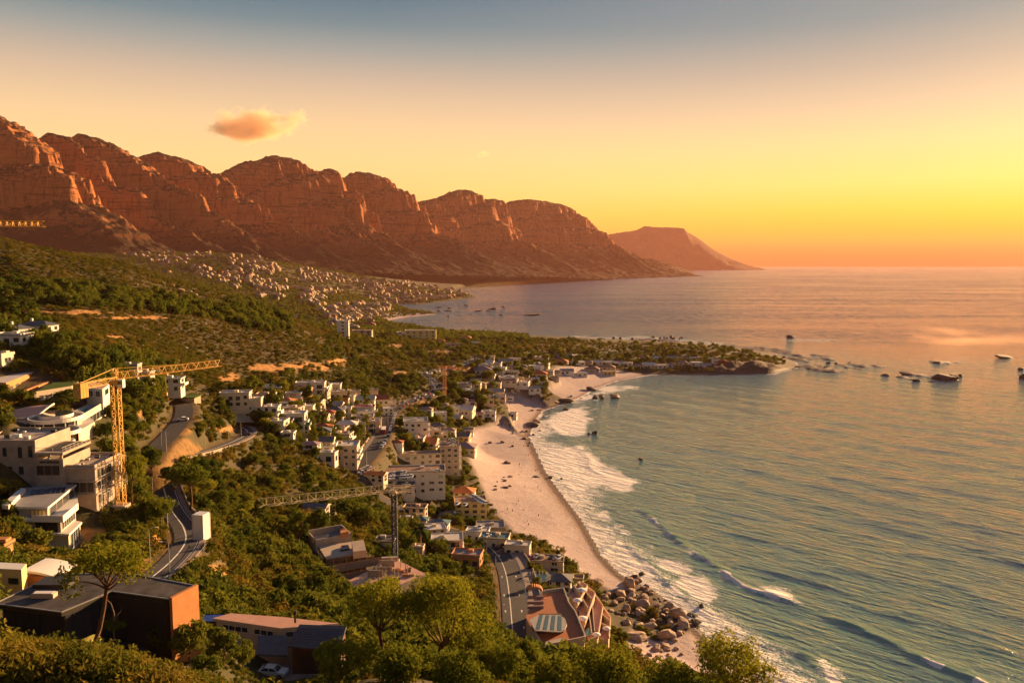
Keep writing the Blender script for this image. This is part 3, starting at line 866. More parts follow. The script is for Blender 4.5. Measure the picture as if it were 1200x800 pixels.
def sea_material():
    k = NT('sea_water')
    geo = k.n('ShaderNodeNewGeometry')
    pos = geo.outputs['Position']
    off = k.attr('offshore').outputs['Fac']
    depth = k.ramp(k.rng(off, 0, 420), [(0.0, (0.25, 0.27, 0.17)), (0.035, (0.12, 0.23, 0.165)), (0.18, (0.065, 0.180, 0.135)), (0.5, (0.040, 0.120, 0.098)), (1.0, (0.014, 0.080, 0.078))])
    c = k.mix(k.math('MULTIPLY', k.attr('crest').outputs['Fac'], 0.6), depth, (0.08, 0.24, 0.12))
    # foam: streaky, holed
    mp = k.n('ShaderNodeMapping', {'Vector': k.n('ShaderNodeMapping', {'Vector': pos, 'Rotation': (0, 0, R(-25))}).outputs[0], 'Scale': (1.0, 0.5, 1.0)})
    fn = k.noise(mp.outputs[0], 0.42, 7, 0.75, 1.2)
    vor = k.n('ShaderNodeTexVoronoi', {'Vector': pos, 'Scale': 0.85}, feature='DISTANCE_TO_EDGE')
    lace = k.rng(vor.outputs['Distance'], 0.02, 0.25, 0.20, -0.12)
    fv = k.math('ADD', k.attr('foam').outputs['Fac'], k.math('ADD', k.math('MULTIPLY', k.math('SUBTRACT', fn, 0.5), 1.05), k.math('MULTIPLY', lace, 0.6)))
    fmask = k.rng(fv, 0.40, 0.80, smooth=True)
    fmask = k.math('MULTIPLY', fmask, k.rng(k.attr('foam').outputs['Fac'], 0.02, 0.2))
    c = k.mix(fmask, c, (0.72, 0.66, 0.60))
    k.link(c, k.p.inputs['Base Color'])
    r = k.math('ADD', k.rng(fmask, 0, 1, 0.09, 0.85), k.rng(k.attr('dist').outputs['Fac'], 600, 6000, 0.0, 0.08), True)
    k.link(r, k.p.inputs['Roughness'])
    k.link(k.math('MULTIPLY', k.math('SUBTRACT', 1.0, fmask), 0.75), k.p.inputs['Coat Weight'])
    k.p.inputs['Coat IOR'].default_value = 1.5
    k.p.inputs['Coat Roughness'].default_value = 0.10
    k.p.inputs['IOR'].default_value = 1.40
    k.p.inputs['Specular IOR Level'].default_value = 0.62
    # ripples: a bump close by, and facets thrown at random by the wind further out
    mp2 = k.n('ShaderNodeMapping', {'Vector': k.n('ShaderNodeMapping', {'Vector': pos, 'Rotation': (0, 0, R(-47.7))}).outputs[0], 'Scale': (1.0, 0.24, 1.0)})
    r1 = k.noise(mp2.outputs[0], 0.30, 4, 0.62, 0.3)
    r2 = k.noise(mp2.outputs[0], 0.9, 3, 0.6)
    d = k.attr('dist').outputs['Fac']
    h = k.math('ADD', k.math('MULTIPLY', r1, k.rng(d, 300, 1200, 1.0, 1.5)), k.math('MULTIPLY', r2, k.rng(d, 200, 900, 0.14, 0.0)))
    b = k.n('ShaderNodeBump', {'Strength': 0.95, 'Distance': 1.6})
    k.link(h, b.inputs['Height'])
    nz = k.n('ShaderNodeTexNoise', {'Vector': mp2.outputs[0], 'Scale': 0.19, 'Detail': 4, 'Roughness': 0.65})
    sub = k.n('ShaderNodeVectorMath', {0: nz.outputs['Color'], 1: (0.5, 0.5, 0.5)}, operation='SUBTRACT')
    sub = k.n('ShaderNodeVectorMath', {0: sub.outputs[0], 1: (-0.03, -0.09, 0.0)}, operation='ADD')      # wind waves are steeper on the lee side
    slick = k.noise(k.n('ShaderNodeMapping', {'Vector': pos, 'Rotation': (0, 0, R(8)), 'Scale': (0.55, 3.2, 1.0)}).outputs[0], 0.0014, 7, 0.72, 0.4)
    amp = k.math('MULTIPLY', k.rng(d, 850, 1900, 0.25, 2.3), k.rng(slick, 0.38, 0.60, 0.15, 1.0))
    scl = k.n('ShaderNodeVectorMath', {0: sub.outputs[0]}, operation='SCALE')
    k.link(amp, scl.inputs['Scale'])
    flat = k.n('ShaderNodeVectorMath', {0: scl.outputs[0], 1: (1.0, 1.0, 0.0)}, operation='MULTIPLY')
    add = k.n('ShaderNodeVectorMath', {0: b.outputs[0], 1: flat.outputs[0]}, operation='ADD')
    nn = k.n('ShaderNodeVectorMath', {0: add.outputs[0]}, operation='NORMALIZE')
    k.link(nn.outputs[0], k.p.inputs['Normal'])
    k.link(nn.outputs[0], k.p.inputs['Coat Normal'])
    return k.m
fk = ((ssd > -14) | (SY > 7300)).ravel()
sq4 = grid_faces(NB, NR)
sea = np_mesh('sea_water', np.c_[SX.ravel(), SY.ravel(), WZ.ravel()], sq4[fk[sq4].any(1)], sea_material(),
              attrs={'offshore': np.where(SY > 7000, np.maximum(ssd, 250), np.clip(ssd, 0, 2000)).ravel(), 'foam': np.clip(foam, 0, 1).ravel(), 'crest': shal.ravel(), 'dist': SY.ravel()})
tag(sea, kind='structure')

# ------------------------------------------------------------------ the air
hz = MB()
hz.box(-30000, 30000, -500, 29000, -41, 980)
hm_ = bpy.data.materials.new('sea_haze')
hm_.use_nodes = True
ht = hm_.node_tree
ht.nodes.remove(ht.nodes['Principled BSDF'])
pv = ht.nodes.new('ShaderNodeVolumePrincipled')
pv.inputs['Color'].default_value = (0.92, 0.45, 0.36, 1)
pv.inputs['Density'].default_value = 1.7e-5
pv.inputs['Anisotropy'].default_value = 0.15
ht.links.new(pv.outputs[0], ht.nodes['Material Output'].inputs['Volume'])
hzo = hz.build('haze', hm_)
tag(hzo, kind='stuff')
# ------------------------------------------------------------------ foliage
rng = np.random.default_rng(11)
def foliage_mat(name, dark, light, trans=0.28, nscale=0.35):
    m = bpy.data.materials.new(name)
    m.use_nodes = True
    nt = m.node_tree
    nt.nodes.clear()
    out = nt.nodes.new('ShaderNodeOutputMaterial')
    tc = nt.nodes.new('ShaderNodeTexCoord')
    nz = nt.nodes.new('ShaderNodeTexNoise')
    nz.inputs['Scale'].default_value = nscale
    nz.inputs['Detail'].default_value = 4
    nt.links.new(tc.outputs['Object'], nz.inputs['Vector'])
    oi = nt.nodes.new('ShaderNodeObjectInfo')
    ad = nt.nodes.new('ShaderNodeMath'); ad.operation = 'MULTIPLY_ADD'
    nt.links.new(oi.outputs['Random'], ad.inputs[0])
    ad.inputs[1].default_value = 0.55
    sb = nt.nodes.new('ShaderNodeMath'); sb.operation = 'SUBTRACT'
    nt.links.new(nz.outputs['Fac'], sb.inputs[0]); sb.inputs[1].default_value = 0.28
    nt.links.new(sb.outputs[0], ad.inputs[2])
    rp = nt.nodes.new('ShaderNodeValToRGB')
    el = rp.color_ramp.elements
    el[0].position = 0.1; el[0].color = (*dark, 1)
    el[1].position = 0.85; el[1].color = (*light, 1)
    nt.links.new(ad.outputs[0], rp.inputs['Fac'])
    df = nt.nodes.new('ShaderNodeBsdfDiffuse'); tr = nt.nodes.new('ShaderNodeBsdfTranslucent')
    mx = nt.nodes.new('ShaderNodeMixShader'); mx.inputs[0].default_value = trans
    nt.links.new(rp.outputs[0], df.inputs['Color']); nt.links.new(rp.outputs[0], tr.inputs['Color'])
    nt.links.new(df.outputs[0], mx.inputs[1]); nt.links.new(tr.outputs[0], mx.inputs[2])
    nt.links.new(mx.outputs[0], out.inputs['Surface'])
    return m
M = {}
M['pine'] = foliage_mat('pine_needles', (0.075, 0.100, 0.012), (0.25, 0.235, 0.020), 0.38, 0.5)
M['bushy'] = foliage_mat('broad_leaves', (0.052, 0.078, 0.012), (0.165, 0.165, 0.020), 0.36, 0.4)
M['scrub'] = foliage_mat('fynbos_leaves', (0.058, 0.072, 0.011), (0.185, 0.155, 0.020), 0.36, 0.5)
M['dryscrub'] = foliage_mat('dry_fynbos', (0.095, 0.078, 0.015), (0.25, 0.17, 0.026), 0.32, 0.5)
M['palm'] = foliage_mat('palm_fronds', (0.04, 0.06, 0.012), (0.10, 0.10, 0.02), 0.2, 0.5)
M['bark'] = mat('pine_bark', (0.13, 0.07, 0.04), 0.95, 0.1, var=0.5, scale=3, bump=0.6)
M['twig'] = mat('grey_twig', (0.16, 0.11, 0.075), 0.95, 0.1, var=0.4, scale=4)

def leaf_quads(P, N, size, g, stretch=1.5):
    """one small bent leaf spray at each point, roughly facing N"""
    n = len(P)
    N = N + g.normal(0, 0.55, (n, 3))
    N /= np.linalg.norm(N, axis=1)[:, None] + 1e-9
    T = np.cross(N, g.normal(0, 1, (n, 3)))
    T /= np.linalg.norm(T, axis=1)[:, None] + 1e-9
    B = np.cross(N, T)
    s = (size * g.uniform(0.6, 1.4, n))[:, None]
    V = np.empty((n, 4, 3))
    V[:, 0] = P - T * s * stretch
    V[:, 1] = P - B * s * 0.62 + N * s * 0.25
    V[:, 2] = P + T * s * stretch
    V[:, 3] = P + B * s * 0.62 + N * s * 0.25
    return V.reshape(-1, 3), np.arange(4 * n).reshape(n, 4)
def clumps(cent, rad, per, size, g, flat=0.8, up=0.25):
    """leaf sprays over the outside of many overlapping tufts"""
    Ps, Ns = [], []
    for c, r in zip(cent, rad):
        k = max(4, int(per * r * r))
        d = g.normal(0, 1, (k, 3)); d[:, 2] += up
        d /= np.linalg.norm(d, axis=1)[:, None]
        rr = r * g.uniform(0.55, 1.08, k)[:, None]
        Ps.append(np.asarray(c) + d * rr * np.array([1, 1, flat])); Ns.append(d)
    return leaf_quads(np.vstack(Ps), np.vstack(Ns), size, g)
def crown_pts(n, rx, rz, g, lo=-0.55):
    """tuft centres spread over an uneven crown"""
    out = []
    while len(out) < n:
        d = g.normal(0, 1, 3); d /= np.linalg.norm(d)
        if d[2] < lo: continue
        r = (0.62 + 0.38 * g.random()) * (0.86 + 0.3 * math.sin(3 * math.atan2(d[1], d[0]) + n) * (1 - abs(d[2])))
        out.append((d[0] * rx * r, d[1] * rx * r, d[2] * rz * r))
    return np.array(out)
def bush_mesh(name, m, r, h, ntuft, per, leaf, seed):
    g = np.random.default_rng(seed)
    c = crown_pts(ntuft, r * 0.72, h * 0.62, g, -0.2)
    c[:, 2] += h * 0.30
    V, Fq = clumps(c, g.uniform(0.30, 0.52, ntuft) * r, per / (r * r), leaf, g, 0.85)
    return np_mesh(name, V, Fq, M[m], smooth=False, link=False)
protos = bpy.data.collections.new('scrub_kinds')        # not linked to the scene: only scattered copies are seen
for i in range(4):
    protos.objects.link(bush_mesh('a_green_bush', 'scrub', 1.0, 1.15, 13, 62, 0.135, 20 + i))
for i in range(3):
    protos.objects.link(bush_mesh('b_dry_bush', 'dryscrub', 1.0, 0.95, 12, 56, 0.125, 40 + i))
for i in range(3):
    protos.objects.link(bush_mesh('c_leafy_bush', 'bushy', 1.0, 1.5, 15, 66, 0.14, 60 + i))
near_protos = bpy.data.collections.new('near_scrub_kinds')
for i in range(3):
    near_protos.objects.link(bush_mesh('a_green_bush_near', 'scrub', 1.0, 1.0, 26, 190, 0.052, 70 + i))
for i in range(3):
    near_protos.objects.link(bush_mesh('b_dry_bush_near', 'dryscrub', 1.0, 0.85, 26, 190, 0.048, 80 + i))
far_protos = bpy.data.collections.new('far_tree_kinds')
for i in range(4):
    far_protos.objects.link(bush_mesh('a_far_tree', 'bushy', 1.0, 1.3, 8, 30, 0.24, 90 + i))

wood_protos = bpy.data.collections.new('wood_kinds')
for i in range(4):
    wood_protos.objects.link(bush_mesh('a_wood_tree', 'bushy', 1.0, 1.25, 16, 70, 0.13, 95 + i))

def scatter(name, P, scl, rot, idx, coll, squash=None):
    me = bpy.data.meshes.new(name)
    n = len(P)
    me.vertices.add(n)
    me.vertices.foreach_set('co', np.asarray(P, np.float32).ravel())
    a = me.attributes.new('scl', 'FLOAT_VECTOR', 'POINT'); a.data.foreach_set('vector', np.asarray(scl, np.float32).ravel())
    a = me.attributes.new('rot', 'FLOAT_VECTOR', 'POINT'); a.data.foreach_set('vector', np.asarray(rot, np.float32).ravel())
    a = me.attributes.new('idx', 'INT', 'POINT'); a.data.foreach_set('value', np.asarray(idx, np.int32))
    o = bpy.data.objects.new(name, me)
    col.objects.link(o)
    ng = bpy.data.node_groups.new(name + '_scatter', 'GeometryNodeTree')
    ng.interface.new_socket('Geometry', in_out='INPUT', socket_type='NodeSocketGeometry')
    ng.interface.new_socket('Geometry', in_out='OUTPUT', socket_type='NodeSocketGeometry')
    gi = ng.nodes.new('NodeGroupInput'); go = ng.nodes.new('NodeGroupOutput')
    ci = ng.nodes.new('GeometryNodeCollectionInfo')
    ci.inputs['Collection'].default_value = coll
    ci.inputs['Separate Children'].default_value = True
    ci.inputs['Reset Children'].default_value = True
    ip = ng.nodes.new('GeometryNodeInstanceOnPoints')
    ip.inputs['Pick Instance'].default_value = True
    def na(nm, t):
        q = ng.nodes.new('GeometryNodeInputNamedAttribute')
        q.data_type = t
        q.inputs['Name'].default_value = nm
        return next(x for x in q.outputs if x.enabled and x.name == 'Attribute')
    ng.links.new(gi.outputs[0], ip.inputs['Points'])
    ng.links.new(ci.outputs[0], ip.inputs['Instance'])
    ng.links.new(na('idx', 'INT'), ip.inputs['Instance Index'])
    ng.links.new(na('rot', 'FLOAT_VECTOR'), ip.inputs['Rotation'])
    ng.links.new(na('scl', 'FLOAT_VECTOR'), ip.inputs['Scale'])
    ng.links.new(ip.outputs[0], go.inputs[0])
    md = o.modifiers.new('scatter', 'NODES')
    md.node_group = ng
    tag(o, kind='stuff')
    return o

# ------------------------------------------------------------------ trees
def limb(mb, a, b, r0, r1, g, bend=0.12, n=5, k=6):
    a, b = Vector(a), Vector(b)
    L = (b - a).length
    pts, rr = [], []
    off = Vector(g.normal(0, bend * L, 3)); off.z *= 0.4
    for i in range(n + 1):
        t = i / n
        pts.append(a.lerp(b, t) + off * math.sin(math.pi * t))
        rr.append(r0 + (r1 - r0) * t)
    mb.tube(pts, rr, k)
    return pts
def tree_thing(name, height, crown_r, crown_h, kind, seed, leaf=0.22, ntuft=26, per=26, trunk_r=None, lean=(0, 0), tuft=(0.26, 0.42), bare=0.0):
    """an Empty with a tapered, forked trunk and a crown of leaf sprays"""
    g = np.random.default_rng(seed)
    root = empty(name)
    tr = trunk_r or 0.035 * height
    mb = MB()
    top = Vector((lean[0] * height, lean[1] * height, height - crown_h * 0.95))
    limb(mb, (0, 0, -0.8), top, tr * 1.15, tr * 0.6, g, 0.05, 6, 8)
    c = crown_pts(ntuft, crown_r * 0.78, crown_h * 0.5, g, -0.6)
    c += np.array([top.x, top.y, height - crown_h * 0.52])
    for q in c[::max(1, ntuft // 10)]:
        limb(mb, top - Vector((0, 0, crown_h * 0.1 * g.random())), Vector(q) * 1.0, tr * 0.45, tr * 0.10, g, 0.1, 4, 5)
    mb.build('trunk', M['bark'], root, smooth=True)
    rad = g.uniform(*tuft, ntuft) * crown_r
    V, Fq = clumps(c, rad, per / (crown_r * crown_r) * 12, leaf, g, 0.72, 0.35)
    np_mesh('crown', V, Fq, M[kind], root, smooth=False)
    return root
def palm_thing(name, height, r, seed, thick=0.16, fronds=26):
    g = np.random.default_rng(seed)
    root = empty(name)
    mb = MB()
    top = limb(mb, (0, 0, -0.5), (g.normal(0, .3), g.normal(0, .3), height), thick * 1.3, thick, g, 0.02, 6, 8)[-1]
    mb.build('trunk', M['twig'], root, smooth=True)
    vs, fs = [], []
    for i in range(fronds):
        az = 2 * math.pi * i / fronds + g.normal(0, .15); el = g.uniform(-0.35, 1.25)
        L = r * g.uniform(0.85, 1.1)
        prev = None
        for k in range(6):
            t = k / 5
            d = L * t * math.cos(el) * (1 - 0.15 * t)
            z = L * t * math.sin(el) - 0.55 * L * t * t
            w = 0.17 * r * math.sin(math.pi * min(1, 0.15 + t * 0.85)) + 0.02
            ca, sa_ = math.cos(az), math.sin(az)
            p = top + Vector((ca * d, sa_ * d, z))
            b = len(vs)
            vs += [tuple(p + Vector((-sa_ * w, ca * w, -w * 0.5))), tuple(p), tuple(p + Vector((sa_ * w, -ca * w, -w * 0.5)))]
            if prev is not None:
                fs += [(prev, prev + 1, b + 1, b), (prev + 1, prev + 2, b + 2, b + 1)]
            prev = b
    np_mesh('crown', vs, np.array(fs), M['palm'], root, smooth=False)
    return root
# ------------------------------------------------------------------ building materials
def mm(k, *a, **b):
    M[k] = mat(k, *a, **b)
mm('white_plaster', (0.62, 0.58, 0.53), 0.8, 0.3, var=0.10, scale=0.5)
mm('cream_plaster', (0.62, 0.52, 0.38), 0.85, 0.3, var=0.12, scale=0.5)
mm('peach_plaster', (0.58, 0.40, 0.28), 0.85, 0.3, var=0.12, scale=0.5)
mm('sand_plaster', (0.46, 0.37, 0.28), 0.85, 0.3, var=0.14, scale=0.5)
mm('grey_plaster', (0.36, 0.33, 0.30), 0.85, 0.3, var=0.14, scale=0.5)
mm('yellow_plaster', (0.66, 0.50, 0.22), 0.85, 0.3, var=0.10, scale=0.5)
mm('orange_plaster', (0.48, 0.20, 0.07), 0.85, 0.3, var=0.18, scale=0.6)
mm('brown_wood', (0.10, 0.05, 0.028), 0.7, 0.3, var=0.3, scale=2)
mm('raw_concrete', (0.38, 0.31, 0.25), 0.9, 0.2, var=0.22, scale=0.6, bump=0.2)
mm('grey_flat_roof', (0.26, 0.25, 0.25), 0.9, 0.2, var=0.22, scale=0.4)
mm('pale_flat_roof', (0.52, 0.48, 0.44), 0.9, 0.2, var=0.15, scale=0.4)
mm('brown_flat_roof', (0.28, 0.17, 0.12), 0.9, 0.2, var=0.2, scale=0.4)
mm('dark_flat_roof', (0.085, 0.074, 0.068), 0.9, 0.2, var=0.6, scale=0.55)
mm('slate_roof', (0.085, 0.09, 0.105), 0.7, 0.3, var=0.25, scale=1.5, bump=0.3)
mm('red_tile_roof', (0.34, 0.085, 0.035), 0.8, 0.3, var=0.25, scale=1.5, bump=0.3)
mm('orange_tile_roof', (0.52, 0.17, 0.05), 0.8, 0.3, var=0.2, scale=1.5, bump=0.3)
mm('maroon_roof', (0.20, 0.028, 0.025), 0.7, 0.3, var=0.2, scale=1)
mm('green_roof', (0.05, 0.22, 0.12), 0.7, 0.3, var=0.2, scale=1)
mm('sage_roof', (0.27, 0.32, 0.28), 0.7, 0.3, var=0.15, scale=1)
mm('teal_roof', (0.045, 0.12, 0.15), 0.6, 0.4, var=0.2, scale=1)
mm('mauve_roof', (0.26, 0.17, 0.17), 0.8, 0.3, var=0.2, scale=1)
mm('pink_flat_roof', (0.55, 0.31, 0.23), 0.85, 0.2, var=0.14, scale=0.5)
mm('white_trim', (0.68, 0.65, 0.60), 0.6, 0.4)
mm('dark_frame', (0.035, 0.032, 0.03), 0.5, 0.4)
mm('steel_rail', (0.45, 0.42, 0.38), 0.4, 0.5, metal=0.6)
mm('crane_yellow', (0.62, 0.33, 0.035), 0.55, 0.4, var=0.2, scale=0.8)
mm('crane_cream', (0.62, 0.50, 0.30), 0.55, 0.4, var=0.15, scale=0.8)
mm('crane_orange', (0.55, 0.20, 0.03), 0.55, 0.4, var=0.2, scale=0.8)
mm('crane_navy', (0.03, 0.035, 0.07), 0.5, 0.4, var=0.2, scale=0.8)
mm('crane_weight', (0.50, 0.30, 0.08), 0.85, 0.2, var=0.2, scale=1)
mm('container_white', (0.66, 0.66, 0.64), 0.6, 0.4, var=0.10, scale=0.7)
mm('asphalt', (0.060, 0.056, 0.058), 0.9, 0.2, var=0.25, scale=0.5)
mm('road_paint', (0.66, 0.64, 0.58), 0.8, 0.3, var=0.15, scale=2)
mm('pavement', (0.24, 0.185, 0.155), 0.9, 0.2, var=0.2, scale=0.6)
mm('terracotta_paving', (0.40, 0.155, 0.075), 0.85, 0.25, var=0.16, scale=0.7)
mm('stone_wall', (0.36, 0.28, 0.21), 0.9, 0.2, var=0.3, scale=1.2, bump=0.4)
mm('lawn', (0.07, 0.11, 0.02), 0.95, 0.1, var=0.3, scale=2)
mm('scaffold_net', (0.34, 0.24, 0.19), 0.9, 0.1, var=0.2, scale=2)
mm('canvas_white', (0.72, 0.66, 0.62), 0.9, 0.1, var=0.06, scale=2)
mm('toilet_teal', (0.02, 0.24, 0.22), 0.5, 0.4)
mm('toilet_yellow', (0.60, 0.48, 0.06), 0.5, 0.4)
mm('blue_sheet', (0.02, 0.06, 0.32), 0.6, 0.3, var=0.2, scale=2)
mm('green_mesh', (0.02, 0.17, 0.05), 0.8, 0.2, var=0.3, scale=2)
M['glass'] = mat('window_glass', (0.035, 0.04, 0.045), 0.08, 0.6)
M['pool'] = mat('pool_water', (0.015, 0.30, 0.34), 0.06, 0.5)
M['solar'] = mat('solar_glass', (0.012, 0.016, 0.035), 0.12, 0.5)
WG = [M['white_trim'], M['glass']]

FOOT = []           # (x, y, radius): nothing grows here
TREES_AT = []       # (x, y, radius)
def foot(x, y, r):
    FOOT.append((x, y, r))

def window_part(parent, cx, cy, z0, w, h, face, mats=WG, name='window', bars=1):
    """a framed pane let into a wall; face: 0 -y, 1 +x, 2 +y, 3 -x (outward direction)"""
    mb = MB()
    fr = 0.09
    mb.box(-w / 2, w / 2, -0.05, 0.02, 0, fr, 0); mb.box(-w / 2, w / 2, -0.05, 0.02, h - fr, h, 0)
    mb.box(-w / 2, -w / 2 + fr, -0.05, 0.02, fr, h - fr, 0); mb.box(w / 2 - fr, w / 2, -0.05, 0.02, fr, h - fr, 0)
    n = max(1, int(round(w / 1.6))) if bars else 1
    for i in range(1, n):
        x = -w / 2 + w * i / n
        mb.box(x - 0.04, x + 0.04, -0.045, 0.02, fr, h - fr, 0)
    mb.box(-w / 2 + fr, w / 2 - fr, -0.015, 0.02, fr, h - fr, 1)
    o = mb.build(name, mats, parent)
    o.location = (cx, cy, z0)
    o.rotation_euler = (0, 0, face * math.pi / 2)
    return o
def wall_windows(parent, x0, x1, y0, y1, z0, storeys, sh, faces, mats=WG, wide=0.55, tall=1.5, gap=3.2, sill=0.9, seed=0):
    g = random.Random(seed)
    for fc in faces:
        L = (x1 - x0) if fc in (0, 2) else (y1 - y0)
        n = max(1, int(L / gap))
        for s in range(storeys):
            for i in range(n):
                if g.random() < 0.08: continue
                c = (i + .5) / n
                w = min(L / n * wide, 3.4) * g.choice((1, 1, 0.75))
                hh = tall * g.choice((1, 1, 1.2))
                z = z0 + s * sh + (0.25 if hh > tall * 1.1 else sill)
                hh = min(hh, sh - 0.7)
                if fc == 0: window_part(parent, x0 + c * L, y0, z, w, hh, 0, mats)
                elif fc == 1: window_part(parent, x1, y0 + c * L, z, w, hh, 1, mats)
                elif fc == 2: window_part(parent, x0 + c * L, y1, z, w, hh, 2, mats)
                else: window_part(parent, x0, y0 + c * L, z, w, hh, 3, mats)
def flat_roof(parent, x0, x1, y0, y1, z, m, over=0.25, par=0.5, wallm=None, th=0.25):
    mb = MB()
    X0, X1, Y0, Y1 = x0 - over, x1 + over, y0 - over, y1 + over
    mb.box(X0, X1, Y0, Y1, z + 0.003, z + th, 0)
    if par:
        t = 0.22; a = z + th + 0.002; b = z + th + par
        mb.box(X0, X1, Y0, Y0 + t, a, b, 1); mb.box(X0, X1, Y1 - t, Y1, a, b, 1)
        mb.box(X0, X0 + t, Y0 + t, Y1 - t, a, b, 1); mb.box(X1 - t, X1, Y0 + t, Y1 - t, a, b, 1)
    return mb.build('roof', [m, wallm or m], parent)
def pitched_roof(parent, x0, x1, y0, y1, z, m, rise=1.8, over=0.5, hip=True, along='x', wallm=None):
    X0, X1, Y0, Y1 = x0 - over, x1 + over, y0 - over, y1 + over
    mb = MB()
    cx, cy = (X0 + X1) / 2, (Y0 + Y1) / 2
    if along == 'x':
        k = min((Y1 - Y0) / 2, (X1 - X0) / 2 - 0.2) if hip else 0
        r = [(X0 + k, cy, z + rise), (X1 - k, cy, z + rise)]
    else:
        k = min((X1 - X0) / 2, (Y1 - Y0) / 2 - 0.2) if hip else 0
        r = [(cx, Y0 + k, z + rise), (cx, Y1 - k, z + rise)]
    vs = [(X0, Y0, z + .12), (X1, Y0, z + .12), (X1, Y1, z + .12), (X0, Y1, z + .12), r[0], r[1], (X0, Y0, z - .06), (X1, Y0, z - .06), (X1, Y1, z - .06), (X0, Y1, z - .06)]
    if along == 'x':
        fs = [(0, 1, 5, 4), (2, 3, 4, 5), (3, 0, 4), (1, 2, 5)]
    else:
        fs = [(1, 2, 5, 4), (3, 0, 4, 5), (0, 1, 4), (2, 3, 5)]
    fs += [(6, 7, 1, 0), (7, 8, 2, 1), (8, 9, 3, 2), (9, 6, 0, 3), (9, 8, 7, 6)]
    mi = [0, 0, (0 if hip else 1), (0 if hip else 1)] + [0] * 5
    for f, q in zip(fs, mi):
        mb.add([vs[i] for i in f], [tuple(range(len(f)))], q)
    return mb.build('roof', [m, wallm or m], parent)
def railing(parent, pts, h=1.0, m='steel_rail', name='railing', step=1.6, glass=False):
    mb = MB()
    for a, b in zip(pts[:-1], pts[1:]):
        a, b = Vector(a), Vector(b)
        mb.bar(a + Vector((0, 0, h)), b + Vector((0, 0, h)), 0.06)
        mb.bar(a + Vector((0, 0, h * .5)), b + Vector((0, 0, h * .5)), 0.035)
        n = max(1, int((b - a).length / step))
        for i in range(n + 1):
            p = a.lerp(b, i / n)
            mb.bar(p, p + Vector((0, 0, h)), 0.05)
    return mb.build(name, M[m], parent)
def balcony(parent, x0, x1, y0, y1, z, mslab='white_trim', solid=False):
    mb = MB()
    mb.box(x0, x1, y0, y1, z - 0.2, z, 0)
    if solid:
        t = 0.12
        mb.box(x0, x1, y0, y0 + t, z + .001, z + 0.95, 0); mb.box(x0, x0 + t, y0 + t, y1, z + .001, z + 0.95, 0); mb.box(x1 - t, x1, y0 + t, y1, z + .001, z + 0.95, 0)
    o = mb.build('balcony', M[mslab], parent)
    if not solid:
        railing(o, [(x0 + .05, y1, z), (x0 + .05, y0 + .05, z), (x1 - .05, y0 + .05, z), (x1 - .05, y1, z)])
    return o
ROOFS = ['pale_flat_roof', 'grey_flat_roof', 'slate_roof', 'red_tile_roof']
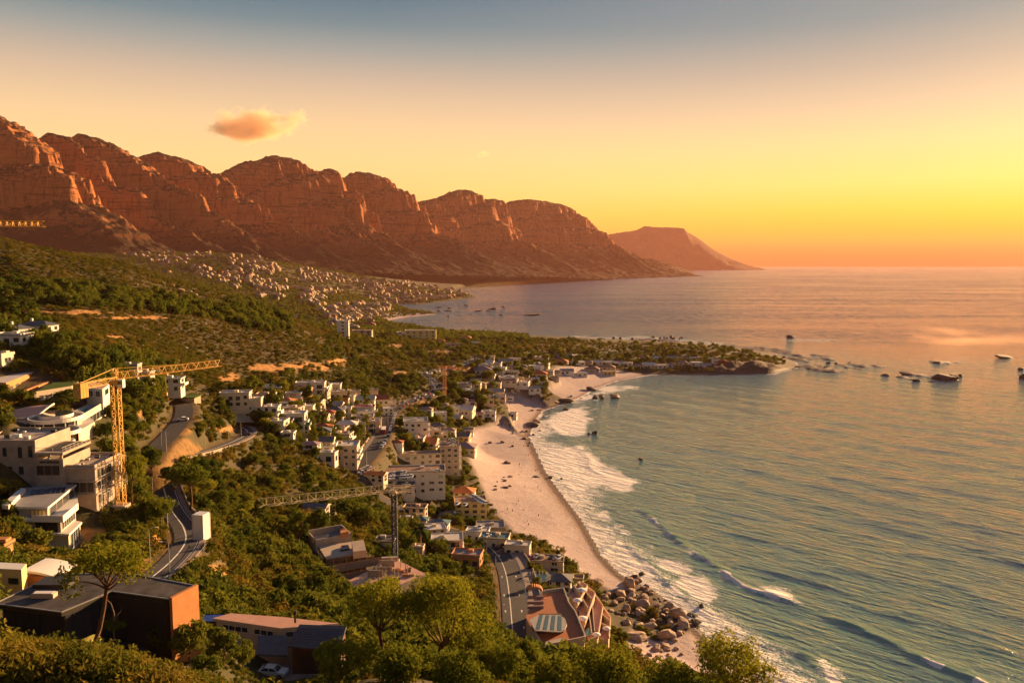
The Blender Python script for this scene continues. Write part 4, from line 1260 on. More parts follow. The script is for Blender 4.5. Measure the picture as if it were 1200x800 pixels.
def house(u, v, wpx, h, rz=0.0, depth=0.8, wall='white_plaster', roof='pale_flat_roof', form='flat', label='', group=None, storeys=None, name='house', cat='house',
          dist=None, wing=None, chimney=False, bal=False, faces=(0, 1, 3), seed=None, gap=3.2, sink=2.0, dark=None):
    """a house whose roof is seen centred at pixel (u, v); stands on the ground there"""
    if wpx < 24 and h > 4.5 and h < 10: h *= .82
    if dist is None:
        p = hit(u, v, h, 60)
    else:
        p = at(u, v, dist); gz_ = Hs(p.x, p.y); h = min(max(3.2, p.z - gz_), 13); p.z = max(gz_, p.z - h)
    if p is None:
        return None
    seed = seed if seed is not None else int(u * 7 + v * 13)
    g = random.Random(seed)
    W = wpx * p.y / F * (1.12 if wpx < 26 else 1)
    D = W * depth
    st = storeys or max(1, int(round(h / 3.0)))
    sh = h / st
    root = empty(name, p, R(rz))
    foot(p.x, p.y, max(W, D) * 0.52)
    x0, x1, y0, y1 = -W / 2, W / 2, -D / 2, D / 2
    wm, rm = M[wall], M[roof]
    wb = MB()
    eave = h if form == 'flat' else h - 0.3
    wb.box(x0, x1, y0, y1, -sink - D * .15, eave)
    if wing == 'right' or wing == 'left':
        s = 1 if wing == 'right' else -1
        a, b = (x1 - 0.003, x1 + W * .38) if s > 0 else (x0 - W * .38, x0 + 0.003)
        wb.box(a, b, y0 + D * .12, y1 - D * .2, -sink - D * .15, eave * 0.58)
    wb.build('wall', wm, root)
    if wing == 'right' or wing == 'left':
        flat_roof(root, a, b, y0 + D * .12, y1 - D * .2, eave * .58, rm, 0.12, 0.35, wm)
    if form == 'flat':
        rf_ = flat_roof(root, x0, x1, y0, y1, eave, rm, 0.15 + 0.2 * g.random(), g.choice((0.3, 0.5, 0.6)), wm)
        for _ in range(g.choice((0, 1, 2, 3)) if wpx > 11 else 0):
            mb = MB(); cx, cy, q = g.uniform(x0 * .75, x1 * .75), g.uniform(y0 * .7, y1 * .7), g.uniform(.3, .7)
            mb.box(cx - q, cx + q, cy - q * .7, cy + q * .7, eave + .256, eave + .3 + q * 1.1)
            mb.build('roof_unit', M[g.choice(('white_trim', 'grey_plaster', 'steel_rail', 'dark_frame'))], rf_)
        if wpx > 13:
            mb = MB()
            cx, cy = g.uniform(x0 * .5, x1 * .5), g.uniform(0, y1 * .5)
            mb.box(cx - 1, cx + 1, cy - .8, cy + .8, eave + .26, eave + 1.25)
            mb.build('stair_hatch', wm, rf_)
    else:
        rf_ = pitched_roof(root, x0, x1, y0, y1, eave, rm, rise=min(W, D) * 0.24, hip=(form == 'hip'), along='x' if W >= D else 'y', wallm=wm)
    if chimney:
        mb = MB(); mb.box(x0 * .5 - .4, x0 * .5 + .4, -.35, .35, eave, eave + min(W, D) * .24 + 1.0)
        mb.build('chimney', wm, rf_)
    px = F / p.y            # pixels per metre here
    mats = [M['dark_frame'], M['glass']] if (dark if dark is not None else g.random() < .4) else WG
    if wpx >= 9:
        sty = g.random()
        if sty < .4 and px > 1.3:
            wall_windows(root, x0, x1, y0, y1, 0.0, st, sh, faces, mats, wide=.86, tall=2.0, gap=gap * 1.5, sill=.35, seed=seed)
            if st > 1:
                for s in range(1, st):
                    mb = MB(); mb.box(x0 - .25, x1 + .6, y0 - .7, y1 * .6, s * sh - .16, s * sh + .1); mb.build('floor_slab', M['white_trim'], root)
        else: wall_windows(root, x0, x1, y0, y1, 0.0, st, sh, faces, mats, gap=gap if px > 1.4 else gap * 1.5, tall=1.55 if px > 1.4 else 1.9, seed=seed)
        if bal and st > 1:
            for s in range(1, st):
                balcony(root, x1 + 0.01, x1 + 1.6, y0 + .4, y1 - .4, s * sh, solid=True)
    elif wpx >= 5:
        for fc in faces[:2]:
            L = W if fc in (0, 2) else D
            if fc == 0: window_part(root, 0, y0, h * .35, L * .6, h * .35, 0, mats, bars=0)
            else: window_part(root, x1, 0, h * .35, L * .6, h * .35, 1, mats, bars=0)
    if label: tag(root, label, cat, group)
    return root

# ------------------------------------------------------------------ roads
def ribbon(line, o0, o1, dz, z2=None):
    V = []
    for i, p in enumerate(line):
        d = line[min(i + 1, len(line) - 1)] - line[max(i - 1, 0)]
        d = Vector((d.x, d.y, 0)).normalized()
        n = Vector((d.y, -d.x, 0))
        V.append(tuple(p + n * o0 + Vector((0, 0, dz)))); V.append(tuple(p + n * o1 + Vector((0, 0, dz if z2 is None else z2))))
    F4 = np.array([(2 * i, 2 * i + 1, 2 * i + 3, 2 * i + 2) for i in range(len(line) - 1)])
    return V, F4
def strip(name, line, o0, o1, dz, m, parent=None):
    V, F4 = ribbon(line, o0, o1, dz)
    return np_mesh(name, V, F4, m, parent, smooth=True)
def kerbed(name, line, o0, o1, m):
    """a raised pavement with upright kerbs"""
    a, _ = ribbon(line, o0, o1, 0.14); b, _ = ribbon(line, o0, o1, -0.35)
    V = a + b; n = len(a)
    fs = []
    for i in range(len(line) - 1):
        k = 2 * i
        fs += [(k, k + 1, k + 3, k + 2), (n + k, k, k + 2, n + k + 2), (k + 1, n + k + 1, n + k + 3, k + 3)]
    return np_mesh(name, V, np.array(fs), m, smooth=False)
for nm, ln in road_lines.items():
    hw = ROADS[nm][0]
    tag(strip('road', ln, -hw, hw, 0.03, M['asphalt']), kind='structure')
    if nm == 'hill_road':
        tag(strip('road_marking_line', ln[3:], -0.45, -0.13, 0.036, M['road_paint']), kind='structure')
        tag(strip('road_marking_line', ln, hw - .45, hw - .30, 0.036, M['road_paint']), kind='structure')
        tag(kerbed('pavement', ln, hw, hw + 1.3, M['pavement']), kind='structure')
    if nm == 'coast_road':
        n1 = next(i for i, p in enumerate(ln) if p.y > 300)
        n2 = next(i for i, p in enumerate(ln) if p.y > 600)
        tag(strip('road_marking_line', ln[4:n1 + 14], -1.9, -1.6, 0.036, M['road_paint']), kind='structure')
        for i in range(n1 + 20, n2, 3):
            pass
        tag(kerbed('pavement', ln[:n1 + 16], hw - 0.3, hw + 4.2, M['pavement']), kind='structure')
        tag(strip('road_marking_line', ln[:n1 + 16], hw - 0.62, hw - 0.40, 0.036, M['road_paint']), kind='structure')
        tag(kerbed('pavement', ln[n1 + 30:], -hw - 2.4, -hw, M['pavement']), kind='structure')
        for i in (5, 10, 15, 22, 29):       # painted arrows on the seaward lanes
            if i + 2 < len(ln):
                for off in (-3.6, 1.9):
                    p = ln[i]; d = (ln[i + 1] - ln[i]).normalized(); n = Vector((d.y, -d.x, 0))
                    mb = MB()
                    c = p + n * off
                    vs = [(c - d * 1.2 - n * .12), (c - d * 1.2 + n * .12), (c + d * .3 + n * .12), (c + d * .3 + n * .42), (c + d * 1.4), (c + d * .3 - n * .42), (c + d * .3 - n * .12)]
                    mb.add([q + Vector((0, 0, 0.037)) for q in vs], [(0, 1, 2, 6), (3, 4, 5)], 0)
                    tag(mb.build('road_marking_arrow', M['road_paint']), kind='structure')

# ------------------------------------------------------------------ the houses between the hill and the coast road
G1 = 'houses stepping down the slope above the coast road'
for a in [
    (277, 468, 34, 6.5, 6, .6, 'cream_plaster', 'pale_flat_roof', 'flat', 'cream flat-roofed house at the left end of the upper row below the orange cutting', 'right'),
    (312, 463, 18, 6.0, 0, .7, 'sand_plaster', 'grey_flat_roof', 'flat', 'small grey-roofed house right of the cream house under the cutting', None),
    (314, 477, 26, 5.0, 4, .6, 'white_plaster', 'pale_flat_roof', 'flat', 'low white house with pale roof below the small grey-roofed one', 'left'),
    (288, 481, 20, 4.5, 2, .7, 'white_plaster', 'pale_flat_roof', 'flat', 'white house half sunk in trees at the lower left of the upper row', None),
    (364, 449, 34, 7.0, 6, .45, 'white_plaster', 'pale_flat_roof', 'flat', 'long white house with pale roof, highest of the houses under the cutting', None),
    (355, 456, 17, 5.0, 0, .8, 'orange_plaster', 'orange_tile_roof', 'gable', 'house with bright orange gable roof just below the long white house', None),
    (336, 469, 17, 5.5, -8, .8, 'cream_plaster', 'orange_tile_roof', 'hip', 'small house with vivid orange hipped roof standing alone among trees', None),
    (345, 485, 24, 7.5, 4, .7, 'white_plaster', 'pale_flat_roof', 'flat', 'white house with wide pale roof in the middle of the slope', 'left'),
    (336, 492, 13, 6.0, 4, .9, 'cream_plaster', 'slate_roof', 'gable', 'cream house with dark slate gable left of the green roof', None),
    (356, 497, 14, 7.0, 4, .9, 'cream_plaster', 'green_roof', 'gable', 'cream house with a bright green roof', None),
    (338, 508, 13, 4.5, 0, .8, 'white_plaster', 'grey_flat_roof', 'flat', 'low white house at the bottom of the middle group with grey roof', None),
    (372, 469, 13, 5.5, -15, .8, 'cream_plaster', 'mauve_roof', 'gable', 'little house with mauve gable roof in the trees above the dark blue roof', None),
    (376, 457, 17, 6.5, 0, .8, 'cream_plaster', 'grey_flat_roof', 'gable', 'cream house with grey gable left of the stepped tower house', None),
    (397, 459, 18, 9.0, 8, .8, 'cream_plaster', 'pale_flat_roof', 'flat', 'tall cream stepped house with a tower at the top of the slope', 'right'),
    (409, 464, 13, 6.0, 4, .9, 'peach_plaster', 'pale_flat_roof', 'flat', 'peach cube house right of the stepped tower house', None),
    (402, 468, 11, 6.0, 0, .9, 'cream_plaster', 'orange_tile_roof', 'gable', 'narrow house with orange gable below the peach cube house', None),
    (394, 473, 14, 6.0, 0, .9, 'sand_plaster', 'grey_flat_roof', 'gable', 'house with grey pitched roof left of the narrow orange gable', None),
    (405, 478, 12, 7.0, 6, 1., 'cream_plaster', 'pale_flat_roof', 'flat', 'cream two-storey house between the grey pitched roof and the maroon roof', None),
    (374, 485, 14, 5.5, -6, .8, 'cream_plaster', 'slate_roof', 'hip', 'house with dark blue hipped roof in the middle of the trees', None),
    (385, 483, 13, 5.5, 6, .8, 'cream_plaster', 'red_tile_roof', 'hip', 'house with brown-red hipped roof touching the dark blue roof', None),
    (427, 467, 22, 7.0, 4, .7, 'cream_plaster', 'sage_roof', 'gable', 'house with a grey-green pitched roof near the top of the coast road bend', None),
    (446, 467, 16, 9.0, 12, 1., 'cream_plaster', 'red_tile_roof', 'gable', 'tall cream house with gabled front beside the coast road bend', None),
    (427, 476, 22, 7.5, 6, .7, 'white_plaster', 'maroon_roof', 'flat', 'white house with a flat maroon roof', None),
    (425, 487, 22, 7.0, 8, .6, 'cream_plaster', 'grey_flat_roof', 'flat', 'cream house with grey flat roof directly below the maroon roof', 'right'),
    (436, 493, 15, 8.5, 10, 1., 'peach_plaster', 'pale_flat_roof', 'flat', 'peach block on the inner side of the coast road bend', None),
    (407, 495, 20, 7.0, 0, .7, 'white_plaster', 'pale_flat_roof', 'hip', 'white two-storey house with large dark windows and a pale roof', None),
    (364, 519, 18, 5.5, -4, .7, 'white_plaster', 'mauve_roof', 'hip', 'white bungalow with mauve hipped roof above the three-storey block', None),
    (380, 530, 30, 4.0, -8, .4, 'white_plaster', 'pale_flat_roof', 'flat', 'low white annex left of the three-storey block', None),
    (455, 478, 10, 6.0, 14, 1., 'white_plaster', 'pale_flat_roof', 'flat', 'small white stepped house right beside the road bend', None),
    (459, 471, 9, 5.0, 14, 1., 'cream_plaster', 'pale_flat_roof', 'flat', 'cream garage block highest on the road bend', None),
]:
    u, v, w, h, rz, dp, wl, rf, fm, lb, wg = a
    house(u, v, w, h, rz, dp, wl, rf, fm, lb, G1, wing=wg, bal=(w > 15 and fm == 'flat'), chimney=(fm == 'hip'))
house(403, 522, 34, 10, 4, .85, 'sand_plaster', 'pale_flat_roof', 'flat', 'tan three-storey apartment block with white balconies beside the coast road', name='apartment_block', cat='building', bal=True, wing=None)
house(440, 556, 26, 4.5, -14, .5, 'cream_plaster', 'orange_tile_roof', 'gable', 'cream cottage with long orange roof below the parked cars of the coast road', G1)

# ------------------------------------------------------------------ apartment blocks and houses above the beach
house(487, 493, 28, 13, 8, .9, 'white_plaster', 'grey_flat_roof', 'flat', 'white four-storey apartment block with grey roof below the coast road', name='apartment_block', cat='building', bal=True)
house(507, 503, 17, 8, 8, .8, 'peach_plaster', 'pale_flat_roof', 'flat', 'peach stepped block joined to the white four-storey block', bal=True)
house(518, 507, 12, 5, 8, .8, 'cream_plaster', 'grey_flat_roof', 'flat', 'low cream block at the seaward foot of the peach stepped block')
house(465, 518, 13, 4, 0, .8, 'white_plaster', 'red_tile_roof', 'hip', 'tiny white gatehouse with red roof at the roadside hedge')
house(526, 520, 20, 17, 6, 1.5, 'sand_plaster', 'brown_flat_roof', 'flat', 'tall tan apartment tower with balconies facing the beach', name='apartment_block', cat='building', bal=True, storeys=5)
house(486, 532, 62, 6, 12, .24, 'cream_plaster', 'brown_flat_roof', 'flat', 'long low cream wing with white parapet reaching to the tan tower', name='apartment_block', cat='building', gap=4)
house(485, 551, 74, 11, 6, .40, 'white_plaster', 'brown_flat_roof', 'flat', 'large white terrace block with cars parked on its brown roof', name='apartment_block', cat='building', storeys=3, gap=4.5)
house(467, 567, 38, 5, 4, .5, 'white_plaster', 'dark_flat_roof', 'flat', 'low white block with dark roof at the foot of the large terrace block', gap=5)
house(551, 586, 38, 9, 6, .75, 'yellow_plaster', 'brown_flat_roof', 'flat', 'yellow block with a car park on its roof beside the sand', name='apartment_block', cat='building', storeys=3, gap=3.6)
house(487, 595, 26, 5, -6, .6, 'peach_plaster', 'dark_flat_roof', 'flat', 'peach house with black flat roof right of the navy crane mast')
house(514, 611, 22, 5, -6, .7, 'white_plaster', 'teal_roof', 'hip', 'white house with a teal roof and pillared porch')
house(492, 607, 17, 4.5, -6, .7, 'white_plaster', 'teal_roof', 'hip', 'small teal-roofed house behind the big palm', chimney=True)
house(527, 602, 22, 5, -4, .7, 'sand_plaster', 'slate_roof', 'hip', 'house with dark slate roof between the teal roof and the yellow block')
house(548, 648, 34, 4, -10, .6, 'orange_plaster', 'grey_flat_roof', 'flat', 'low house with grey roof and orange end wall behind the big pine')
house(580, 628, 34, 4, -8, .6, 'cream_plaster', 'teal_roof', 'flat', 'low beach block with blue-grey roof at the head of the road bend')
house(560, 621, 24, 4, -8, .6, 'white_plaster', 'pale_flat_roof', 'flat', 'low white block with pale roof above the blue-grey roof')
house(607, 637, 30, 4, -10, .5, 'cream_plaster', 'pale_flat_roof', 'flat', 'long pale-roofed shed at the back of the sand')
house(640, 654, 42, 5, -6, .5, 'sand_plaster', 'brown_flat_roof', 'flat', 'sand-coloured garage block with cars on its brown roof', name='garage_block', cat='building', gap=5)
house(655, 676, 30, 5, -8, .8, 'white_plaster', 'slate_roof', 'hip', 'white house with dark pyramid roof beside the beach path', chimney=False)
house(678, 677, 10, 4, -8, 1.2, 'yellow_plaster', 'brown_flat_roof', 'flat', 'small yellow annex at the seaward side of the pyramid roof')
house(476, 608, 13, 3.5, 0, .8, 'grey_plaster', 'slate_roof', 'flat', 'low grey outbuilding among bushes behind the navy crane mast')
house(452, 632, 20, 4, 0, .8, 'grey_plaster', 'dark_flat_roof', 'flat', 'dark-roofed house sunk in trees left of the navy crane mast')
house(488, 641, 16, 3.5, -6, .6, 'peach_plaster', 'slate_roof', 'flat', 'peach outbuilding with slate roof at the foot of the navy crane mast')
house(371, 592, 24, 4.5, -8, .6, 'sand_plaster', 'slate_roof', 'gable', 'house with grey slate roof almost buried in trees under the cream crane jib')

# ------------------------------------------------------------------ bungalows among the trees behind the coves
G2 = 'bungalows among the trees behind the coves'
BUNG = [(545, 395, 12, 1), (558, 401, 9, 0), (593, 423, 14, 4), (635, 426, 15, 0), (658, 423, 13, 1), (662, 417, 15, 4), (677, 424, 14, 0), (690, 424, 8, 2), (677, 416, 9, 0), (700, 424, 10, 5), (713, 424, 12, 0), (725, 425, 10, 0),
        (711, 430, 17, 3), (714, 435, 12, 6), (694, 432, 15, 3), (664, 434, 13, 4), (653, 435, 8, 2), (645, 434, 7, 0), (638, 434, 7, 2), (630, 432, 7, 5), (682, 437, 10, 0), (566, 434, 17, 2), (572, 440, 14, 4), (595, 442, 18, 0), (586, 436, 7, 0), (609, 442, 8, 6),
        (562, 449, 13, 3), (596, 447, 19, 2), (612, 453, 14, 0), (626, 455, 12, 4), (637, 449, 8, 0), (627, 444, 8, 5), (620, 445, 6, 1), (548, 457, 14, 0), (543, 468, 9, 2), (544, 479, 20, 5), (580, 465, 10, 5), (597, 465, 8, 0), (582, 458, 15, 4), (583, 425, 8, 4),
        (725, 424, 9, 2), (736, 425, 9, 0), (746, 428, 9, 2), (760, 427, 12, 5), (774, 428, 13, 0), (788, 419, 9, 4), (803, 418, 9, 3), (800, 424, 9, 2), (816, 425, 11, 0), (833, 420, 5, 0), (839, 423, 8, 0), (846, 423, 8, 7), (812, 419, 6, 5), (756, 418, 9, 3), (770, 419, 8, 5), (828, 427, 8, 4), (787, 427, 9, 2),
        (530, 478, 14, 0), (553, 470, 9, 2), (516, 483, 12, 0), (520, 474, 9, 2), (534, 489, 12, 5), (600, 484, 10, 0), (500, 478, 12, 2), (604, 457, 9, 2), (616, 436, 8, 0), (604, 430, 8, 2), (574, 424, 8, 5), (650, 442, 8, 3), (563, 484, 9, 2), (549, 503, 10, 4)]
BST = [('white_plaster', 'pale_flat_roof', 'flat'), ('peach_plaster', 'orange_tile_roof', 'hip'), ('cream_plaster', 'mauve_roof', 'hip'), ('sand_plaster', 'brown_flat_roof', 'hip'), ('white_plaster', 'grey_flat_roof', 'gable'), ('cream_plaster', 'pale_flat_roof', 'gable'), ('yellow_plaster', 'brown_flat_roof', 'flat'), ('red_tile_roof', 'red_tile_roof', 'hip')]
BNAME = ['white flat-roofed bungalow', 'orange-roofed peach bungalow', 'cream bungalow with mauve roof', 'brown-roofed bungalow', 'white bungalow with grey gable', 'pale gabled bungalow', 'yellow flat-roofed bungalow', 'red bungalow']
def where(u, v):
    if u > 720: return 'on the rocky headland'
    if u > 640: return 'just behind the farther sandy cove'
    if v > 462: return 'above the long beach'
    if u < 575: return 'beside the coast road'
    return 'in the trees between the coves'
for u, v, w, kd in BUNG:
    wl, rf, fm = BST[kd]
    q = house(u, v, w * 1.05, 3.6 if w < 9 else 4.6, random.uniform(-12, 14), random.uniform(.6, .9), wl, rf, fm, BNAME[kd] + ' ' + where(u, v), G2, sink=1.5, name='bungalow', cat='bungalow')

gh = random.Random(77)
WN = {'white_plaster': 'white', 'cream_plaster': 'cream', 'sand_plaster': 'tan', 'peach_plaster': 'peach', 'grey_plaster': 'grey'}
RN = {'pale_flat_roof': 'pale flat', 'grey_flat_roof': 'grey flat', 'brown_flat_roof': 'brown flat', 'red_tile_roof': 'red tiled', 'slate_roof': 'slate', 'mauve_roof': 'mauve', 'orange_tile_roof': 'orange'}
def fill_houses(poly, n, hh, wm, where_, group):
    P = np.array(poly, float); c = t = 0
    while c < n and t < n * 30:
        t += 1
        u, v = gh.uniform(P[:, 0].min(), P[:, 0].max()), gh.uniform(P[:, 1].min(), P[:, 1].max())
        if not inside(np.array([u]), np.array([v]), P)[0]: continue
        h = gh.uniform(*hh); p = hit(u, v, h, 60)
        if p is None: continue
        wd = gh.uniform(*wm); a1, a2 = np.array([p.x]), np.array([p.y])
        if shore_sd(a1, a2)[0] < 22 or sand_mask(a1, a2)[0] > .05: continue
        if any((p.x - f[0]) ** 2 + (p.y - f[1]) ** 2 < (f[2] + wd * .55) ** 2 for f in FOOT): continue
        if any(seg_dist(a1, a2, [(q.x, q.y) for q in ln_[::2]])[0] < ROADS[nm_][0] + wd * .7 + 2 for nm_, ln_ in road_lines.items()): continue
        wl = gh.choices(list(WN), (4, 4, 2, 2, 1))[0]; rf = gh.choices(list(RN), (5, 4, 2, 1.2, 2, 1.2, .5))[0]
        fm = 'flat' if 'flat' in rf else gh.choice(('hip', 'gable'))
        house(u, v, wd * F / p.y, h, gh.uniform(-10, 16), gh.uniform(.6, .9), wl, rf, fm, f'{WN[wl]} villa with {RN[rf]} roof {where_}', group, name='villa', cat='villa', bal=gh.random() < .5)
        c += 1
fill_houses([(270, 462), (330, 452), (400, 448), (445, 462), (455, 480), (430, 520), (400, 540), (360, 520), (320, 495)], 26, (4, 6.5), (8, 13), 'filling the gaps between the houses above the coast road', 'villas between the larger houses above the coast road')
fill_houses([(455, 500), (500, 475), (545, 485), (560, 500), (548, 540), (560, 600), (585, 625), (540, 650), (480, 640), (520, 600), (540, 555)], 11, (4, 7), (8, 14), 'tucked among the seaside blocks', 'villas among the seaside blocks')
fill_houses([(520, 440), (560, 415), (640, 412), (640, 455), (570, 490), (520, 490)], 18, (3.2, 5), (9, 15), 'half hidden among the bungalows', 'villas among the bungalows')

# larger buildings by the next bay
house(493, 387, 36, 13, 4, .35, 'yellow_plaster', 'pale_flat_roof', 'flat', 'long yellow hotel above the next bay', name='hotel', cat='hotel', gap=5, storeys=3)
house(402, 376, 12, 17, 6, .8, 'white_plaster', 'pale_flat_roof', 'flat', 'tall white apartment tower at the edge of the town', name='apartment_block', cat='building', storeys=5, gap=5)
house(473, 389, 14, 8, 4, .5, 'cream_plaster', 'pale_flat_roof', 'flat', 'cream block joined to the left of the yellow hotel', gap=5)
house(425, 387, 20, 8, 4, .6, 'sand_plaster', 'brown_flat_roof', 'flat', 'sand-coloured block with brown roof below the white tower', gap=5)
house(430, 380, 18, 6, 4, .6, 'sand_plaster', 'red_tile_roof', 'hip', 'block with red hipped roof left of the far road')
house(516, 399, 10, 6, 4, .6, 'peach_plaster', 'orange_tile_roof', 'hip', 'orange house alone on the ridge right of the hotel')
house(531, 403, 14, 6, 4, .6, 'peach_plaster', 'mauve_roof', 'flat', 'pinkish house on the ridge beyond the orange one')

# ------------------------------------------------------------------ the town under the mountains
def town_mesh(name, wall, roof, form, w, d, h, seed):
    mb = MB()
    g = random.Random(seed)
    mb.box(-w / 2, w / 2, -d / 2, d / 2, -6, h, 0)
    if form == 'flat':
        mb.box(-w / 2 - .4, w / 2 + .4, -d / 2 - .4, d / 2 + .4, h + .01, h + .6, 1)
        mb.box(-w * .2, w * .3, -d * .2, d * .3, h + .61, h + 3.2, 0)
    else:
        r = d * .28
        mb.add([(-w / 2 - .6, -d / 2 - .6, h), (w / 2 + .6, -d / 2 - .6, h), (w / 2 + .6, d / 2 + .6, h), (-w / 2 - .6, d / 2 + .6, h), (-w / 2 + d * .4, 0, h + r), (w / 2 - d * .4, 0, h + r)],
               [(0, 1, 5, 4), (2, 3, 4, 5), (3, 0, 4), (1, 2, 5), (3, 2, 1, 0)], 1)
    st = int(h / 3)
    for s in range(st):
        n = max(2, int(w / 4))
        for i in range(n):
            x = -w / 2 + (i + .5) * w / n
            mb.box(x - 1.1, x + 1.1, -d / 2 - .06, -d / 2 + .1, s * 3 + .8, s * 3 + 2.4, 2)
        n = max(2, int(d / 4))
        for i in range(n):
            y = -d / 2 + (i + .5) * d / n
            mb.box(w / 2 - .1, w / 2 + .06, y - 1.1, y + 1.1, s * 3 + .8, s * 3 + 2.4, 2)
    if g.random() < .6:
        mb.box(w / 2 - .003, w * .85, -d * .4, d * .3, -6, h * .55, 0)
    o = mb.build(name, [M[wall], M[roof], M['glass']])
    me = o.data
    bpy.data.objects.remove(o)
    return me
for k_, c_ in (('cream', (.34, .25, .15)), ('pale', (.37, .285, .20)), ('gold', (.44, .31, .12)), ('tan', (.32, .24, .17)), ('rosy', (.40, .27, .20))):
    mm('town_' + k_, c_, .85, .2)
TM = []
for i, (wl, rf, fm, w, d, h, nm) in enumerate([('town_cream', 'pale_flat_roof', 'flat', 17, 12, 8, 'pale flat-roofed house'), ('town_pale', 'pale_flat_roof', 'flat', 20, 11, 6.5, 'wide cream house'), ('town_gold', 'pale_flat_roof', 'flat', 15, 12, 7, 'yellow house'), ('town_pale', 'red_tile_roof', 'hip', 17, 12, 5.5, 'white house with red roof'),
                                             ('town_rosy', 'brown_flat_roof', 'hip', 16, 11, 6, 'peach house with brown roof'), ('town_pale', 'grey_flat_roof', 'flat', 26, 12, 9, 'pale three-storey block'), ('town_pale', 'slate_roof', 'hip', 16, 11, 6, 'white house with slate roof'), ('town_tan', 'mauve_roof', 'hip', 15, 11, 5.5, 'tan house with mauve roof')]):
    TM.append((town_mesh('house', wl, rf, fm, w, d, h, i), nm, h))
TOWN = [(137, 296), (170, 294), (240, 294), (300, 298), (345, 312), (400, 322), (440, 328), (475, 328), (530, 337), (556, 346), (512, 352), (492, 356), (458, 356), (470, 361), (440, 369), (432, 376), (412, 392), (388, 388), (380, 372), (372, 358), (345, 347), (310, 352), (290, 346), (262, 332), (215, 316), (160, 304)]
tp = np.array(TOWN, float)
g = random.Random(5)
TOWN_AT = []
def town_where(u, v):
    if u < 200: return 'in the top left corner of the town'
    if v < 316: return 'in the upper rows right under the mountain slope'
    if u > 490: return 'on the far point of the bay'
    if u > 430: return 'in the rows near the bay'
    if v > 358: return 'in the lowest rows next to the wooded hill'
    if u < 340: return 'in the middle rows behind the wooded hill'
    return 'in the middle of the town'
tries = 0
while len(TOWN_AT) < 640 and tries < 30000:
    tries += 1
    u, v = g.uniform(137, 556), g.uniform(293, 392)
    if not inside(np.array([u]), np.array([v]), tp)[0]: continue
    if vnoise(np.array([u / 26.]), np.array([v / 9.]), 77)[0] < -0.35: continue
    if 325 < u < 420 and 330 < v < 336: continue
    k = g.choices(range(8), (6, 4, 3, 2, 2, 2, 2, 2))[0]
    me, nm, hh = TM[k]
    p = hit(u, v, hh * .6, 900)
    if p is None or p.y < 1250 or p.z < 1.2: continue
    if ((p.z + 5 * math.sin(p.x / 130)) / 8.0) % 1 > .5: continue      # rows along the streets
    s = g.uniform(.6, 1.0)
    if any((p.x - q[0]) ** 2 + (p.y - q[1]) ** 2 < (q[2] + 8.5 * s) ** 2 for q in TOWN_AT): continue
    TOWN_AT.append((p.x, p.y, 9 * s, p.z, k, s, g.uniform(-25, 35), g.uniform(.85, 1.25), u, v))
TOWN_AT.sort(key=lambda q: q[1] / q[5])
rest_v, rest_f, rest_m, nb = [], [], [], 0
allm = []
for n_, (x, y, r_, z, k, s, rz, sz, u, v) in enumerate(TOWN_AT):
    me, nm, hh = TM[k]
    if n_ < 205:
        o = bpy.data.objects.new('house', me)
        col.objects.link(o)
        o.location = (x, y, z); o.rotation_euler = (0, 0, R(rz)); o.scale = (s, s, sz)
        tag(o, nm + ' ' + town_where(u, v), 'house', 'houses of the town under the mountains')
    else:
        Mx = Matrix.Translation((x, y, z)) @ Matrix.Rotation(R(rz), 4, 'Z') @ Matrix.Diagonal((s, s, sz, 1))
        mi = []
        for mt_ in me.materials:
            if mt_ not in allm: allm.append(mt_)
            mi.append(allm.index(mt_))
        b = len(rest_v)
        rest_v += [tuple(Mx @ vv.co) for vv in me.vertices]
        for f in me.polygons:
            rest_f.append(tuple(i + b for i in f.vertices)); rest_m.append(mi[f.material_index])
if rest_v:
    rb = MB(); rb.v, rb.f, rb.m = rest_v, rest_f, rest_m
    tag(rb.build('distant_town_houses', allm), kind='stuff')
DBG = False
